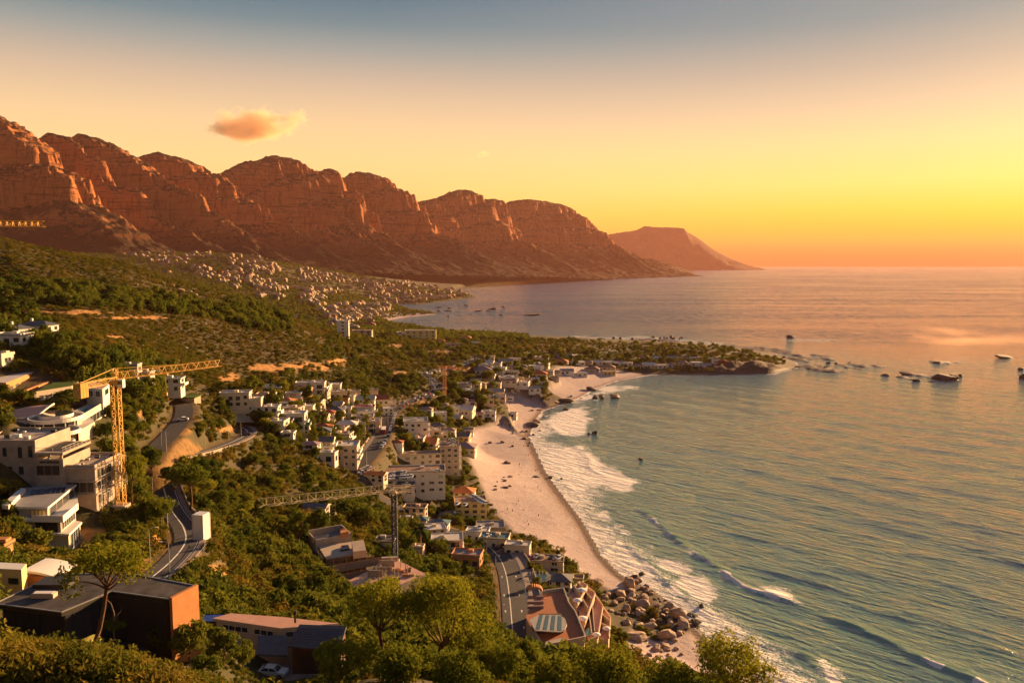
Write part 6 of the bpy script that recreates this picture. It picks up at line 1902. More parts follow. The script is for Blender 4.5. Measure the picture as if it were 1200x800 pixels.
# house under construction below the cream crane
S10 = Site('building_site_house', 410, 645, 250, 'house under construction with bare concrete roofs and brown hoardings below the cream crane jib', 'building', 42.0, 13)
za = at(370, 632, 246).z
pa = [S10.P(u, v, za) for u, v in [(369.6, 632.6), (411.5, 624), (400.5, 614), (359, 621)]]
mb = MB(); mb.prism(inset(pa, .9), 0, za - 2.2 - 42, 0); mb.build('rear_block', M['raw_concrete'], S10.root)
mb = MB()
for p, q in zip(pa, pa[1:] + pa[:1]):
    dv = Vector((q[0] - p[0], q[1] - p[1], 0)).normalized(); n_ = Vector((-dv.y, dv.x, 0)); P0, P1 = Vector((*p, 0)) + dv * .4, Vector((*q, 0))
    mb.prism([(w.x, w.y) for w in (P0, P1, P1 + n_ * .4, P0 + n_ * .4)], za - 4.2 - 42, za - 42)
mb.build('rear_parapet', M['raw_concrete'], S10.root)
S10.prism('roof_slope', [(378, 628), (407, 622), (401, 616), (385, 620)], za - 1.0, za - 2.1, 'slate_roof', None, zref=za)
S10.prism('timber_box', [(399, 627), (408, 625), (405, 621), (399, 622)], za + .8, za - .95, 'orange_plaster', None, zref=za)
zf = at(382, 655, 236).z
pf = [S10.P(u, v, zf) for u, v in [(382, 655), (429, 648), (414, 635), (373, 641)]]
mb = MB(); mb.prism(pf, -2, zf - .01 - 42, 0); mb.build('front_block', M['brown_wood'], S10.root)
mb = MB(); mb.prism([(p[0] * 1, p[1]) for p in pf], zf - 42, zf + .3 - 42, 0, 1); mb.build('front_roof', [M['raw_concrete'], M['sand_plaster']], S10.root)
S10.prism('roof_hatch', [(399, 646), (410, 644), (408, 640), (400, 641)], zf + .9, zf + .303, 'dark_frame', 'solar', zref=zf + .3)
S10.prism('stair_tower', [(414, 646), (429, 644), (426, 632), (412, 634)], zf + 2.6, zf + .31, 'peach_plaster', 'raw_concrete', zref=zf + 2.6)
zh = at(391, 661, 228).z
for (ua, va, ub, vb, hh) in ((391.5, 661.5, 446, 652, 2.4), (391.5, 674, 433, 666.5, 2.3)):
    a_ = S10.P(ua, va, at(ua, va, 228).z); b_ = S10.P(ub, vb, at(ua, va, 228).z); z_ = at(ua, va, 228).z
    S10.wallpane('hoarding', a_, b_, z_ - hh, z_, 'scaffold_net', 'orange_plaster', n=9)
zs = at(454, 675, 222).z
S10.prism('ground_slab', [(433, 668), (447, 657), (466, 656), (499, 672), (470, 684), (440, 690), (400, 684)], zs, zs - 5, 'raw_concrete', 'pink_flat_roof')
S10.prism('retaining_wall', [(447, 658), (466, 657), (466, 655.5), (447, 656.5)], zs + 1.2, zs + .01, 'raw_concrete', None, zref=zs)
gs_ = random.Random(12)
sl = [S10.P(u, v, zs) for u, v in [(436, 668), (448, 659), (466, 658), (494, 672), (470, 682), (442, 686)]]
def on_slab():
    a_, b_, c_ = gs_.choice([(sl[0], sl[1], sl[5]), (sl[1], sl[2], sl[4]), (sl[2], sl[3], sl[4]), (sl[1], sl[4], sl[5])])
    r1, r2 = gs_.random(), gs_.random()
    if r1 + r2 > 1: r1, r2 = 1 - r1, 1 - r2
    return (a_[0] + (b_[0] - a_[0]) * r1 + (c_[0] - a_[0]) * r2, a_[1] + (b_[1] - a_[1]) * r1 + (c_[1] - a_[1]) * r2)
for i in range(16):
    x, y = on_slab(); hh_ = gs_.uniform(1.6, 2.6); mb = MB(); mb.box(x - .14, x + .14, y - .14, y + .14, zs - 42 + .005, zs - 42 + hh_); mb.tube([(x + .05, y, zs - 42 + hh_), (x + .05, y, zs - 42 + hh_ + .7)], .04, 4); mb.build('column_stub', M['raw_concrete'], S10.root)
for i in range(14):
    x, y = on_slab(); w_ = gs_.uniform(.4, 1.2); mb = MB(); mb.box(x - w_, x + w_, y - .35, y + .35, zs - 42 + .006, zs - 42 + gs_.uniform(.3, .8)); mb.build('building_material', M[gs_.choice(('white_trim', 'orange_plaster', 'scaffold_net', 'grey_plaster', 'brown_wood', 'stone_wall'))], S10.root)
for i in range(3):
    x, y = on_slab(); mb = MB(); mb.box(x - 2.2, x + 2.2, y - .12, y + .12, zs - 42 + .007, zs - 42 + 1.9); mb.build('block_wall', M['stone_wall'], S10.root)
mb = MB()
for (ua, va), (ub, vb) in (((371, 641), (382, 655)), ((382, 655), (429, 648)), ((359, 621), (370, 633))):
    zz_ = zf if ua > 365 else za
    a_, b_ = Vector((*S10.P(ua, va, zz_), 0)), Vector((*S10.P(ub, vb, zz_), 0)); n_ = Vector(((b_ - a_).y, -(b_ - a_).x, 0)).normalized() * .8
    for k in range(7):
        q_ = a_.lerp(b_, k / 6) + n_; mb.bar((q_.x, q_.y, -1), (q_.x, q_.y, zz_ - 42 + 1), .06)
    for zl_ in (2, 4, 6, 8):
        if zl_ < zz_ - 42 + 1: mb.bar((a_.x + n_.x, a_.y + n_.y, zl_), (b_.x + n_.x, b_.y + n_.y, zl_), .06)
mb.build('scaffold', M['steel_rail'], S10.root)
for k_, (ta, tb) in enumerate(((.1, .3), (.4, .6), (.7, .92))):
    S10.wallpane('window', ins(pf[0], pf[1], ta), ins(pf[0], pf[1], tb), zf - 2.6, zf - .7, 'glass', 'raw_concrete', n=2)
for u, v, d in ((385, 635, 246), (405, 650, 238), (440, 665, 226), (470, 668, 226), (410, 675, 226), (440, 680, 215)):
    q = at(u, v, d); foot(q.x, q.y, 8)

# seaside terrace with the orange paving
zz = 30.0
S11 = Site('seaside_terrace', 650, 715, 262, 'terrace building with orange paving and a striped grey canopy beside the coast road', 'building', 22.0, 13)
pav = [(620, 714), (637, 694), (661, 691), (667, 708), (675, 719), (686, 746), (685, 752), (636.5, 762), (627, 745), (616, 722)]
S11.prism('paved_roof', pav, zz, zz - .6, 'peach_plaster', 'terracotta_paving')
pp = [S11.P(u, v, zz) for u, v in pav]
mb = MB(); mb.prism(inset(pp, .985), -10, zz - .603 - 22); mb.build('wall', M['peach_plaster'], S11.root)
mb = MB()
for i in (1, 2, 3, 4, 5):
    p, q = pp[i], pp[i + 1]; dv = Vector((q[0] - p[0], q[1] - p[1], 0)).normalized(); n_ = Vector((dv.y, -dv.x, 0)); P0, P1 = Vector((*p, 0)), Vector((*q, 0))
    mb.prism([(w.x, w.y) for w in (P0, P0 + n_ * .4, P1 + n_ * .4, P1)], 7.0, zz - 22 + 1.0)
mb.build('parapet', M['grey_plaster'], S11.root)
mb = MB()
for i in (6, 7):
    p, q = pp[i], pp[i + 1]; dv = Vector((q[0] - p[0], q[1] - p[1], 0)).normalized(); n_ = Vector((dv.y, -dv.x, 0)); P0, P1 = Vector((*p, 0)), Vector((*q, 0))
    mb.prism([(w.x, w.y) for w in (P0, P0 - n_ * .35, P1 - n_ * .35, P1)][::1], zz - 22 + .003, zz - 22 + 1.9)
mb.build('front_parapet', M['peach_plaster'], S11.root)
# striped canopy: alternating grey and blue-grey bays, curved at the seaward end
zc = zz + 2.9
cpx = [(620, 726), (631, 720), (645, 720), (656, 720), (662, 724), (664.5, 731), (662, 737), (657, 739.5), (645, 739), (627, 738)]
S11.prism('canopy', cpx, zc, zc - .25, 'white_trim', 'grey_plaster')
for i in range(4):
    a0 = i / 4 + .06; a1 = a0 + .13
    l0 = lambda t: (631 + 29 * t, 720.3 + 1.5 * t * t); l1 = lambda t: (626 + 34 * t, 736.5 + 1.8 * t)
    S11.prism('canopy_panel', [l1(a0), l1(a1), l0(a1), l0(a0)], zc + .06, zc + .003, 'teal_roof', None, zref=zc)
S11.prism('kiosk', [(628, 742), (660, 741), (658, 728), (632, 728)], zc - .26, zz + .003, 'brown_wood', None, zref=zz)
S11.prism('planter_wall', [(637, 762), (660, 756), (660, 750), (640, 755)], zz + 1.0, zz + .004, 'grey_plaster', None, zref=zz)
for i, v in enumerate((701, 707, 712.5)):
    S11.prism('stair_wall', [(618, v + .8), (637, v + .3), (637, v - .8), (618, v - .4)], zz + .9, zz + .005, 'mauve_roof', None, zref=zz)
# little arched gatehouse
mb = MB(); c = Vector((*S11.P(626, 696, zz), zz - 22))
for i in range(10):
    t0, t1 = math.pi * i / 10, math.pi * (i + 1) / 10
    q0 = Vector((-2.4 * math.cos(t0), 0, 1.6 + 1.3 * math.sin(t0))); q1 = Vector((-2.4 * math.cos(t1), 0, 1.6 + 1.3 * math.sin(t1)))
    mb.tube([c + q0 + Vector((0, -1.2, 0)), c + q0 + Vector((0, 1.2, 0))], .4, 6)
mb.build('arched_roof', M['orange_plaster'], S11.root)
for sx in (-2.4, 2.4):
    mb = MB(); mb.box(c.x + sx - .5, c.x + sx + .5, c.y - 1.2, c.y + 1.2, c.z + .005, c.z + 1.7); mb.build('pier', M['white_trim'], S11.root)
# white pergola
S12 = Site('pergola', 629, 676, 296, 'white crown-like pergola with blue canopy between the road and the pyramid roof', 'pergola', None, 6)
zp2 = at(629, 681, 292).z
S12.prism('canopy', [(612, 679), (618, 674), (628, 672), (640, 673), (645, 677), (640, 680), (622, 683)], zp2, zp2 - .3, 'white_trim', 'teal_roof')
pc = [S12.P(u, v, zp2) for u, v in [(612, 679), (618, 674), (628, 672), (640, 673), (645, 677), (640, 680), (622, 683)]]
mb = MB()
for p, q in zip(pc, pc[1:] + pc[:1]):
    for k in (0, .33, .66):
        w = ins(p, q, k); z_ = zp2 - S12.o.z
        mb.box(w[0] - .18, w[0] + .18, w[1] - .18, w[1] + .18, z_ + .003, z_ + 1.2)
mb.build('merlons', M['white_trim'], S12.root)
for p in (pc[0], pc[2], pc[4], pc[6]):
    mb = MB(); mb.tube([(p[0] * .93, p[1] * .93, -3), (p[0] * .93, p[1] * .93, zp2 - .3 - S12.o.z)], .22, 8); mb.build('post', M['sand_plaster'], S12.root)
mb = MB(); w = inset(pc, .75); mb.prism(w, -3, (zp2 - S12.o.z) * .45); mb.build('wall', M['brown_wood'], S12.root)
# terraced flats stepping down to the rocks
S13 = Site('terraced_flats', 697, 720, 290, 'peach terraced flats with sun terraces and a turquoise pool stepping down to the boulders', 'building', 12.0, 13)
lev = [(27.0, [(667, 695), (680, 684), (688, 688), (676, 710)]), (25.0, [(676, 711), (688, 690), (697, 697), (685, 732)]), (22.5, [(685, 733), (697, 699), (706, 712), (700, 748), (690, 752)]), (19.5, [(700, 748), (706, 713), (715, 726), (713, 748)])]
for z_, px_ in lev:
    S13.prism('terrace_floor', px_, z_, 4, 'peach_plaster', 'pink_flat_roof')
    w = [S13.P(u, v, z_) for u, v in px_]
    n = len(w)
    mb = MB()
    for i in range(n):
        p, q = w[i], w[(i + 1) % n]
        if i == n - 1: continue
        dv = Vector((q[0] - p[0], q[1] - p[1], 0)).normalized(); n_ = Vector((-dv.y, dv.x, 0)); P0, P1 = Vector((*p, 0)) + dv * .35, Vector((*q, 0))
        mb.prism([(k.x, k.y) for k in (P0, P1, P1 + n_ * .3, P0 + n_ * .3)], z_ - 12 + .003, z_ - 12 + 1.1)
    mb.build('terrace_wall', M['peach_plaster'], S13.root)
    for k in (.33, .66):
        a_, b_ = ins(w[0], w[1], k), ins(w[-1], w[-2], k)
        dv = Vector((b_[0] - a_[0], b_[1] - a_[1], 0)); P0 = Vector((*a_, 0)); P1 = P0 + dv * .93; P0 = P0 + dv * .05; dv.normalize(); n_ = Vector((-dv.y, dv.x, 0))
        mb = MB(); mb.prism([(q.x, q.y) for q in (P0, P1, P1 + n_ * .3, P0 + n_ * .3)], z_ - 12 + .004, z_ - 12 + 2.1); mb.build('dividing_wall', M['sand_plaster'], S13.root)
S13.prism('pool', [(686, 744), (694, 742), (694, 735), (686, 736)], 22.5 + .5, 22.5 + .01, 'white_trim', 'pool')
q = S13.P(690, 740, 22.5)
for u, v, z_, s in ((677, 702, 27, 1.6), (682, 690, 27, 1.9), (683, 723, 25, 1.7), (699, 742, 22.5, 1.4), (711, 735, 19.5, 1.4)):
    p = atz(u, v, z_ + 2.4); rt = empty('parasol', (p.x, p.y, z_))
    tag(rt, {702: 'square white parasol on the upper terrace below the paved roof', 690: 'largest white parasol on the topmost terrace beside the pyramid-roofed house', 723: 'white parasol on the second terrace above the pool', 742: 'white parasol just right of the turquoise terrace pool', 735: 'white parasol on the lowest terrace next to the boulders'}[v], 'parasol', 'white parasols on the terraced flats')
    mb = MB(); mb.tube([(0, 0, .01), (0, 0, 2.5)], .05, 6); mb.build('pole', M['steel_rail'], rt)
    mb = MB(); n = 8; vs = [(s * math.cos(2 * math.pi * i / n), s * math.sin(2 * math.pi * i / n), 2.25) for i in range(n)]
    mb.add(vs + [(0, 0, 2.75)], [(i, (i + 1) % n, n) for i in range(n)]); mb.add([(x, y, z0 - .15) for x, y, z0 in vs] + vs, [(i, (i + 1) % n, (i + 1) % n + n, i + n) for i in range(n)])
    mb.build('canopy', M['canvas_white'], rt)
for u, v, d in ((680, 700, 290), (695, 720, 285), (705, 735, 285), (655, 745, 248), (640, 700, 272), (645, 735, 255)):
    q = at(u, v, d); foot(q.x, q.y, 8)

# ------------------------------------------------------------------ tower cranes
def truss(mb, a, b, w, bay, m=0, r=.07, tri=False, up=Vector((0, 0, 1))):
    a, b = Vector(a), Vector(b); d = (b - a); L = d.length; d.normalize()
    if abs(d.z) > .95: up = Vector((0, 1, 0))
    s = d.cross(up).normalized(); t = s.cross(d)
    if tri:
        ch = [(s * w * .5, 0), (-s * w * .5, 0), (t * w * 1.1, 0)]
    else:
        ch = [((s + t) * w * .5, 0), ((s - t) * w * .5, 0), ((-s - t) * w * .5, 0), ((-s + t) * w * .5, 0)]
    n = max(2, int(L / bay)); k = len(ch)
    for c, _ in ch: mb.bar(a + c, b + c, r * 2, m)
    for i in range(n):
        p0, p1 = a + d * (L * i / n), a + d * (L * (i + 1) / n)
        for j in range(k):
            c0, c1 = ch[j][0], ch[(j + 1) % k][0]
            mb.bar(p0 + c0, p1 + c1 if i % 2 == 0 else p1 + c0, r * 1.2, m) if i % 2 == 0 else mb.bar(p0 + c1, p1 + c0, r * 1.2, m)
            mb.bar(p0 + c0, p0 + c1, r * 1.1, m)
def crane(base, ztop, tip, tail, m, label, mw=1.6, jw=1.3, apex=4.0, tail_m=None, mast_m=None, weight=True, r=.09, group=None, mast_r=None):
    rt = empty('tower_crane', base); tag(rt, label, 'crane', group)
    b = Vector(base); z = ztop - b.z
    mb = MB(); truss(mb, (0, 0, -1), (0, 0, z - .6), mw, mw * 1.05, r=mast_r or r); mb.build('mast', M[mast_m or m], rt)
    mb = MB(); mb.box(-mw * .95, mw * .95, -mw * .95, mw * .95, -1.5, .4); mb.build('base_block', M['raw_concrete'], rt)
    mb = MB(); mb.tube([(0, 0, z - .6), (0, 0, z)], mw * .75, 10); mb.build('slewing_ring', M[m], rt)
    tp = Vector(tip) - b; tl = Vector(tail) - b
    mb = MB(); truss(mb, (0, 0, z + .35), (tp.x, tp.y, z + .35 + tp.z * 0), jw, jw * 1.1, r=r * .8, tri=True); jb = mb.build('jib', M[m], rt)
    dj = Vector((tp.x, tp.y, 0)); Lj = dj.length; dj.normalize()
    mb = MB(); truss(mb, (0, 0, z + .35), (tl.x, tl.y, z + .35), jw * .8, jw * 1.2, r=r * .8); mb.build('counter_jib', M[tail_m or m], rt)
    mb = MB(); truss(mb, (0, 0, z), (0, 0, z + apex), mw * .6, mw * .8, r=r * .8); mb.build('apex', M[m], rt)
    mb = MB(); A_ = Vector((0, 0, z + apex))
    mb.bar(A_, Vector((tl.x, tl.y, z + .9)), .12); mb.bar(A_, dj * Lj * .62 + Vector((0, 0, z + .35 + jw * 1.1)), .10)
    mb.build('tie_bars', M[m], rt)
    sd2 = dj.cross(Vector((0, 0, 1)))
    mb = MB(); c = sd2 * (mw * .9) + Vector((0, 0, z - 1.4)) + dj * .6
    mb.box(c.x - .65, c.x + .65, c.y - .65, c.y + .65, c.z - .2, c.z + 1.8, 0); mb.box(c.x - .55, c.x + .55, c.y - .68, c.y + .68, c.z + .6, c.z + 1.5, 1); mb.build('cab', [M['white_trim'], M['glass']], rt)
    if weight:
        mb = MB(); tdir = Vector((tl.x, tl.y, 0)); tL = tdir.length; tdir.normalize(); ts = tdir.cross(Vector((0, 0, 1)))
        for i in range(3):
            c = tdir * (tL - .9 - i * .85)
            q = [c + tdir * .38 + ts * 1.0, c + tdir * .38 - ts * 1.0, c - tdir * .38 - ts * 1.0, c - tdir * .38 + ts * 1.0]
            mb.prism([(k.x, k.y) for k in q][::-1], z - 2.2, z + 1.2)
        mb.build('counterweight', M['crane_weight'], rt)
    mb = MB(); hp = dj * Lj * .45 + Vector((0, 0, z + .3)); mb.box(hp.x - .6, hp.x + .6, hp.y - .5, hp.y + .5, hp.z - .5, hp.z - .1); mb.bar(hp - Vector((0, 0, .4)), hp - Vector((0, 0, 5)), .04); mb.box(hp.x - .25, hp.x + .25, hp.y - .2, hp.y + .2, hp.z - 5.8, hp.z - 5)
    mb.build('trolley_and_hook', M[m], rt)
    foot(b.x, b.y, 2.5)
    return rt
b1 = at(142, 592, 190); zj = at(135, 446, 190).z
crane((b1.x, b1.y, min(b1.z, Hs(b1.x, b1.y) + .5)), zj, atz(258, 430, zj), atz(88, 456, zj), 'crane_yellow', 'tall yellow tower crane beside the raw concrete building', 1.7, 1.5, 3.0)
b2 = at(463, 653, 270); zj = at(463, 576, 270).z
c2_ = crane((b2.x, b2.y, Hs(b2.x, b2.y)), zj, atz(302, 594.5, zj), atz(482, 573.5, zj), 'crane_cream', 'tower crane with a dark navy mast and long cream jib above the building site', 1.5, 2.3, .8, mast_m='crane_navy', weight=False, r=.11, mast_r=.22)
mb = MB(); mb.box(-.85, .85, -.85, .85, 2.0, 7.0); mb.build('white_mast_sleeve', M['white_trim'], c2_)
b3 = at(521, 466, 640); b3.z = Hs(b3.x, b3.y); zj = at(521, 431, 640).z
crane(b3, zj, atz(542, 433.5, zj), atz(512, 430, zj), 'crane_orange', 'distant orange tower crane beside the coast road', 2.2, 1.6, 1.5, r=.16)
zj = at(52, 267, 240).z
b4 = at(-64, 300, 236); b4.z = Hs(b4.x, b4.y)
crane(b4, zj, at(52, 267, 240), at(-95, 267, 235), 'crane_yellow', 'yellow crane jib reaching in from the left edge in front of the mountains', 1.7, 1.5, 4, r=.17)

# ------------------------------------------------------------------ roadside things
p = at(237, 641, 186); p.z = Hs(p.x, p.y)
rt = empty('shipping_container', p, R(-12)); tag(rt, 'tall white ribbed container standing on end beside the road bend', 'container')
W_, D_, Hh = 2.7, 2.9, at(237, 601, 186).z - p.z
mb = MB(); mb.box(-W_ / 2, W_ / 2, -D_ / 2, D_ / 2, 0, Hh)
for i in range(14):
    z0 = .3 + i * (Hh - .5) / 14; mb.box(-W_ / 2 - .09, W_ / 2 + .09, -D_ / 2 - .09, D_ / 2 + .09, z0, z0 + .26)
mb.build('body', M['container_white'], rt)
mb = MB(); [mb.box(sx - .06, sx + .06, sy - .06, sy + .06, -.4, Hh + .04) for sx in (-W_ / 2 - .06, W_ / 2 + .06) for sy in (-D_ / 2 - .06, D_ / 2 + .06)]; mb.build('corner_posts', M['steel_rail'], rt)
mb = MB(); mb.box(-W_ * .38, W_ * .38, -D_ / 2 - .16, -D_ / 2 - .10, Hh * .45, Hh * .93); mb.build('door', M['white_trim'], rt)
foot(p.x, p.y, 3)
p = at(107, 752, 76); p.z = Hs(p.x, p.y)
zt_ = at(107, 747, 76).z
rt = empty('portable_toilet', (p.x, p.y, zt_ - 2.3), R(-25)); tag(rt, 'teal portable toilet with yellow roof behind the golden brush', 'toilet')
mb = MB(); mb.box(-.6, .6, -.6, .6, 0, 2.0); mb.build('cabin', M['toilet_teal'], rt); mb = MB(); mb.box(-.66, .66, -.66, .66, 2.003, 2.15); mb.box(-.5, .5, -.66, .66, 2.152, 2.3); mb.build('roof', M['toilet_yellow'], rt)
mb = MB(); mb.box(.602, .64, -.45, .45, .1, 1.9); mb.build('door', M['toilet_teal'], rt)
foot(p.x, p.y, 1.2)
def lamp(u, v, d, h, label, arm=1.2, group='street lamps along the roads'):
    p = at(u, v, d); p.z = Hs(p.x, p.y)
    rt = empty('street_lamp', p); tag(rt, label, 'street lamp', group)
    mb = MB(); mb.tube([(0, 0, -.2), (0, 0, h)], [.11, .06], 8); mb.tube([(0, 0, h), (-arm * .4, 0, h + .25), (-arm, 0, h + .3)], .05, 6); mb.build('pole', M['steel_rail'], rt)
    mb = MB(); mb.box(-arm - .5, -arm + .05, -.13, .13, h + .24, h + .36); mb.build('lamp_head', M['white_trim'], rt)
lamp(199, 676, 153, 6.5, 'grey street lamp beside the roadside railing above the dark house')
lamp(283, 519, 330, 8, 'street lamp at the hairpin of the hill road')
lamp(196, 548, 250, 8, 'street lamp between the crane and the hairpin')
lamp(430, 553, 392, 9, 'street lamp beside the parked cars above the orange-roofed cottage')
lamp(455, 505, 486, 9, 'street lamp on the bend of the coast road')
for nm_, y0, y1, stp, side in (('coast_road', 240, 345, 26, -1), ('coast_road', 380, 860, 42, -1), ('hill_road', 160, 350, 34, -1)):
    last = None
    for i_, p_ in enumerate(road_lines[nm_][1:-1]):
        if not (y0 < p_.y < y1) or (last is not None and (p_ - last).length < stp): continue
        last = p_; q_ = road_lines[nm_][i_ + 2] - p_; n_ = Vector((q_.y, -q_.x, 0)).normalized() * side * (ROADS[nm_][0] + 1.2)
        b_ = p_ + n_; rt = empty('street_lamp', (b_.x, b_.y, Hs(b_.x, b_.y) + .1), math.atan2(n_.y, n_.x))
        tag(rt, {'hill_road': 'thin grey street lamp on the inner edge of the hill road', 'coast_road': 'thin grey street lamp on the landward edge of the ' + ('lower' if y1 < 400 else 'farther') + ' coast road'}[nm_], 'street lamp', 'street lamps along the roads')
        mb = MB(); mb.tube([(0, 0, -.3), (0, 0, 7.5)], [.11, .06], 6); mb.tube([(0, 0, 7.5), (-.5, 0, 7.75), (-1.3, 0, 7.8)], .05, 5); mb.build('pole', M['steel_rail'], rt)
        mb = MB(); mb.box(-1.8, -1.2, -.13, .13, 7.74, 7.86); mb.build('lamp_head', M['white_trim'], rt)
# roadside railing and wall on the hill road
ln = road_lines['hill_road']
rl = [p + (Vector(((ln[min(i + 1, len(ln) - 1)] - ln[max(i - 1, 0)]).y, -(ln[min(i + 1, len(ln) - 1)] - ln[max(i - 1, 0)]).x, 0)).normalized() * 5.2) for i, p in enumerate(ln)]
seg_a = [q for q in rl if 148 < q.y < 186]
if len(seg_a) > 2:
    o = empty('roadside_railing', seg_a[0]); tag(o, 'grey post and rail fence along the outside of the hill road', 'railing')
    railing(o, [tuple(q - seg_a[0]) for q in seg_a[::2]], 1.15)
    o.children[0].name = 'rails'
seg_b = [q for q in rl if 205 < q.y < 262 and q.x < -95]
# low stone wall along the coast road (landward side)
ln = road_lines['coast_road']
def stone_line(line, off, h, w, name, label, m='stone_wall'):
    V = []
    for z0, o_ in ((-1.2, off), (h, off), (h, off + w), (-1.2, off + w)):
        a_, _ = ribbon(line, o_, o_, z0); V.append(a_[::2])
    n = len(line); vs = sum(V, []); fs = []
    for i in range(n - 1):
        for k in range(3):
            fs.append((k * n + i, k * n + i + 1, (k + 1) * n + i + 1, (k + 1) * n + i))
    o = np_mesh(name, vs, np.array(fs), M[m], smooth=False); tag(o, label, 'wall')
stone_line([p for p in ln if 395 < p.y < 560], -ROADS['coast_road'][0] - 3.0, 1.0, .5, 'stone_wall', 'pale stone wall along the landward side of the coast road')
stone_line([p for p in ln if 228 < p.y < 345], ROADS['coast_road'][0] + 4.3, .9, .4, 'stone_wall', 'low wall on the seaward pavement of the lower coast road')
stone_line([p for p in road_lines['hill_road'] if 196 < p.y < 300], ROADS['hill_road'][0] + 1.5, .9, .35, 'stone_wall', 'low stone wall along the outer edge of the hairpin road')
# ------------------------------------------------------------------ cars
CARC = {}
for nm_, c_ in (('white', (.72, .71, .69)), ('silver', (.42, .42, .43)), ('dark', (.025, .026, .03)), ('red', (.30, .02, .02)), ('blue', (.03, .06, .16)), ('grey', (.14, .14, .15))):
    CARC[nm_] = mat('car_paint_' + nm_, c_, 0.25, 0.5, coat=0.6)
M['tyre'] = mat('tyre_rubber', (.018, .018, .018), .9, .2)
M['rim'] = mat('alloy_rim', (.5, .5, .5), .3, .5, metal=.9)
M['headlamp'] = mat('lamp_lens', (.7, .7, .68), .1, .5)
M['taillamp'] = mat('tail_lens', (.35, .02, .015), .2, .5)
BODY = [(-2.1, .32), (-2.15, .75), (-1.95, .93), (-1.2, .98), (-.55, 1.02), (1.35, 1.02), (2.02, .98), (2.12, .80), (2.1, .34)]     # side profile, front at -x
CAB = [(-1.05, .99), (-.35, 1.46), (1.05, 1.48), (1.75, 1.03)]
def prof_solid(mb, prof, w0, w1, m):
    n = len(prof); vs = []
    for s in (-1, 1):
        for i, (x, z) in enumerate(prof):
            w = w0 + (w1 - w0) * max(0, (z - .9)) / .58 if z > .9 else w0 * (.94 if z < .4 else 1)
            vs.append((x, s * w, z))
    mb.add(vs, [tuple(range(n)), tuple(range(2 * n - 1, n - 1, -1))] + [(i, i + n, (i + 1) % n + n, (i + 1) % n) for i in range(n)], m)
def car_detailed(loc, rz, colr, label, group=None):
    rt = empty('parked_car', loc, rz); tag(rt, label, 'car', group)
    mb = MB(); prof_solid(mb, BODY, .88, .84, 0); b = mb.build('body', CARC[colr], rt)
    mb = MB(); prof_solid(mb, CAB, .82, .66, 0); mb.build('windows', M['glass'], rt)
    mb = MB(); mb.add([(-.42, -.67, 1.475), (1.1, -.67, 1.495), (1.1, .67, 1.495), (-.42, .67, 1.475), (-.42, -.67, 1.45), (1.1, -.67, 1.46), (1.1, .67, 1.46), (-.42, .67, 1.45)], [(0, 1, 2, 3), (7, 6, 5, 4), (0, 4, 5, 1), (1, 5, 6, 2), (2, 6, 7, 3), (3, 7, 4, 0)])
    for s in (-1, 1):
        for (x0, z0), (x1, z1) in zip(CAB[:-1], CAB[1:]):
            w = lambda z: .825 + (.665 - .825) * (z - .9) / .58
            mb.bar((x0, s * w(z0), z0), (x1, s * w(z1), z1), .08)
        mb.bar((.35, s * .83, 1.0), (.35, s * .67, 1.47), .07)
    mb.build('roof', CARC[colr], rt)
    for x in (-1.32, 1.30):
        for s in (-1, 1):
            mb = MB(); mb.tube([(x, s * .70, .33), (x, s * .90, .33)], .34, 16); w = mb.build('wheel', M['tyre'], rt)
            mb = MB(); mb.tube([(x, s * .885, .33), (x, s * .915, .33)], .21, 12); mb.build('rim', M['rim'], w)
    for s in (-1, 1):
        mb = MB(); mb.box(-2.13, -1.98, s * .72 - .15, s * .72 + .15, .68, .82); mb.build('headlight', M['headlamp'], rt)
        mb = MB(); mb.box(2.02, 2.13, s * .70 - .14, s * .70 + .14, .72, .93); mb.build('tail_light', M['taillamp'], rt)
    mb = MB(); mb.box(2.06, 2.145, -.3, .3, .48, .60); mb.build('number_plate', M['white_trim'], rt)
    return rt
p = hit(320, 789, 0.8, 60) if False else at(320, 790, 114); p.z = Hs(p.x, p.y)
car_detailed((p.x, p.y, p.z + .02), R(172), 'white', 'white hatchback parked on the drive in front of the slate garage roof')
foot(p.x, p.y, 3.5); foot(p.x + 4, p.y + 1, 3.0)
dr = MB(); dr.box(-6.5, 9, -3, 3.5, -2.5, -.0); dq = dr.build('driveway', M['pavement']); dq.location = (p.x + 1, p.y, p.z + .015); tag(dq, kind='structure')
CM = {}
for nm_ in CARC:
    mb = MB(); prof_solid(mb, BODY, .88, .84, 0); prof_solid(mb, CAB, .82, .66, 1)
    mb.box(-.4, 1.08, -.66, .66, 1.47, 1.51, 0)
    for x in (-1.32, 1.30):
        for s in (-1, 1): mb.tube([(x, s * .70, .33), (x, s * .90, .33)], .34, 10, 2)
    o = mb.build('parked_car', [CARC[nm_], M['glass'], M['tyre']]); CM[nm_] = o.data; bpy.data.objects.remove(o)
gc = random.Random(9)
def car(u, v, z, rz, colr=None, where='', group='cars parked above the beach', dist=None):
    if z is None:
        p = hit(u, v, .7, 100)
        if p is None: return
        p.z += .06
    else:
        p = atz(u, v, z + .7); p.z = z
    colr = colr or gc.choices(list(CARC), (6, 3, 2, 1, 1, 2))[0]
    o = bpy.data.objects.new('parked_car', CM[colr]); col.objects.link(o)
    o.location = p; o.rotation_euler = (0, 0, R(rz + gc.uniform(-4, 4)))
    tag(o, f'small {colr} car {where}', 'car', group)
    foot(p.x, p.y, 1.5)
bl = {o['label']: o for o in scene.objects if o.parent is None and 'label' in o}
def roof_of(key, h):
    o = next(v for k, v in bl.items() if key in k)
    return o.location.z + h + .26
zt = roof_of('large white terrace block', 11)
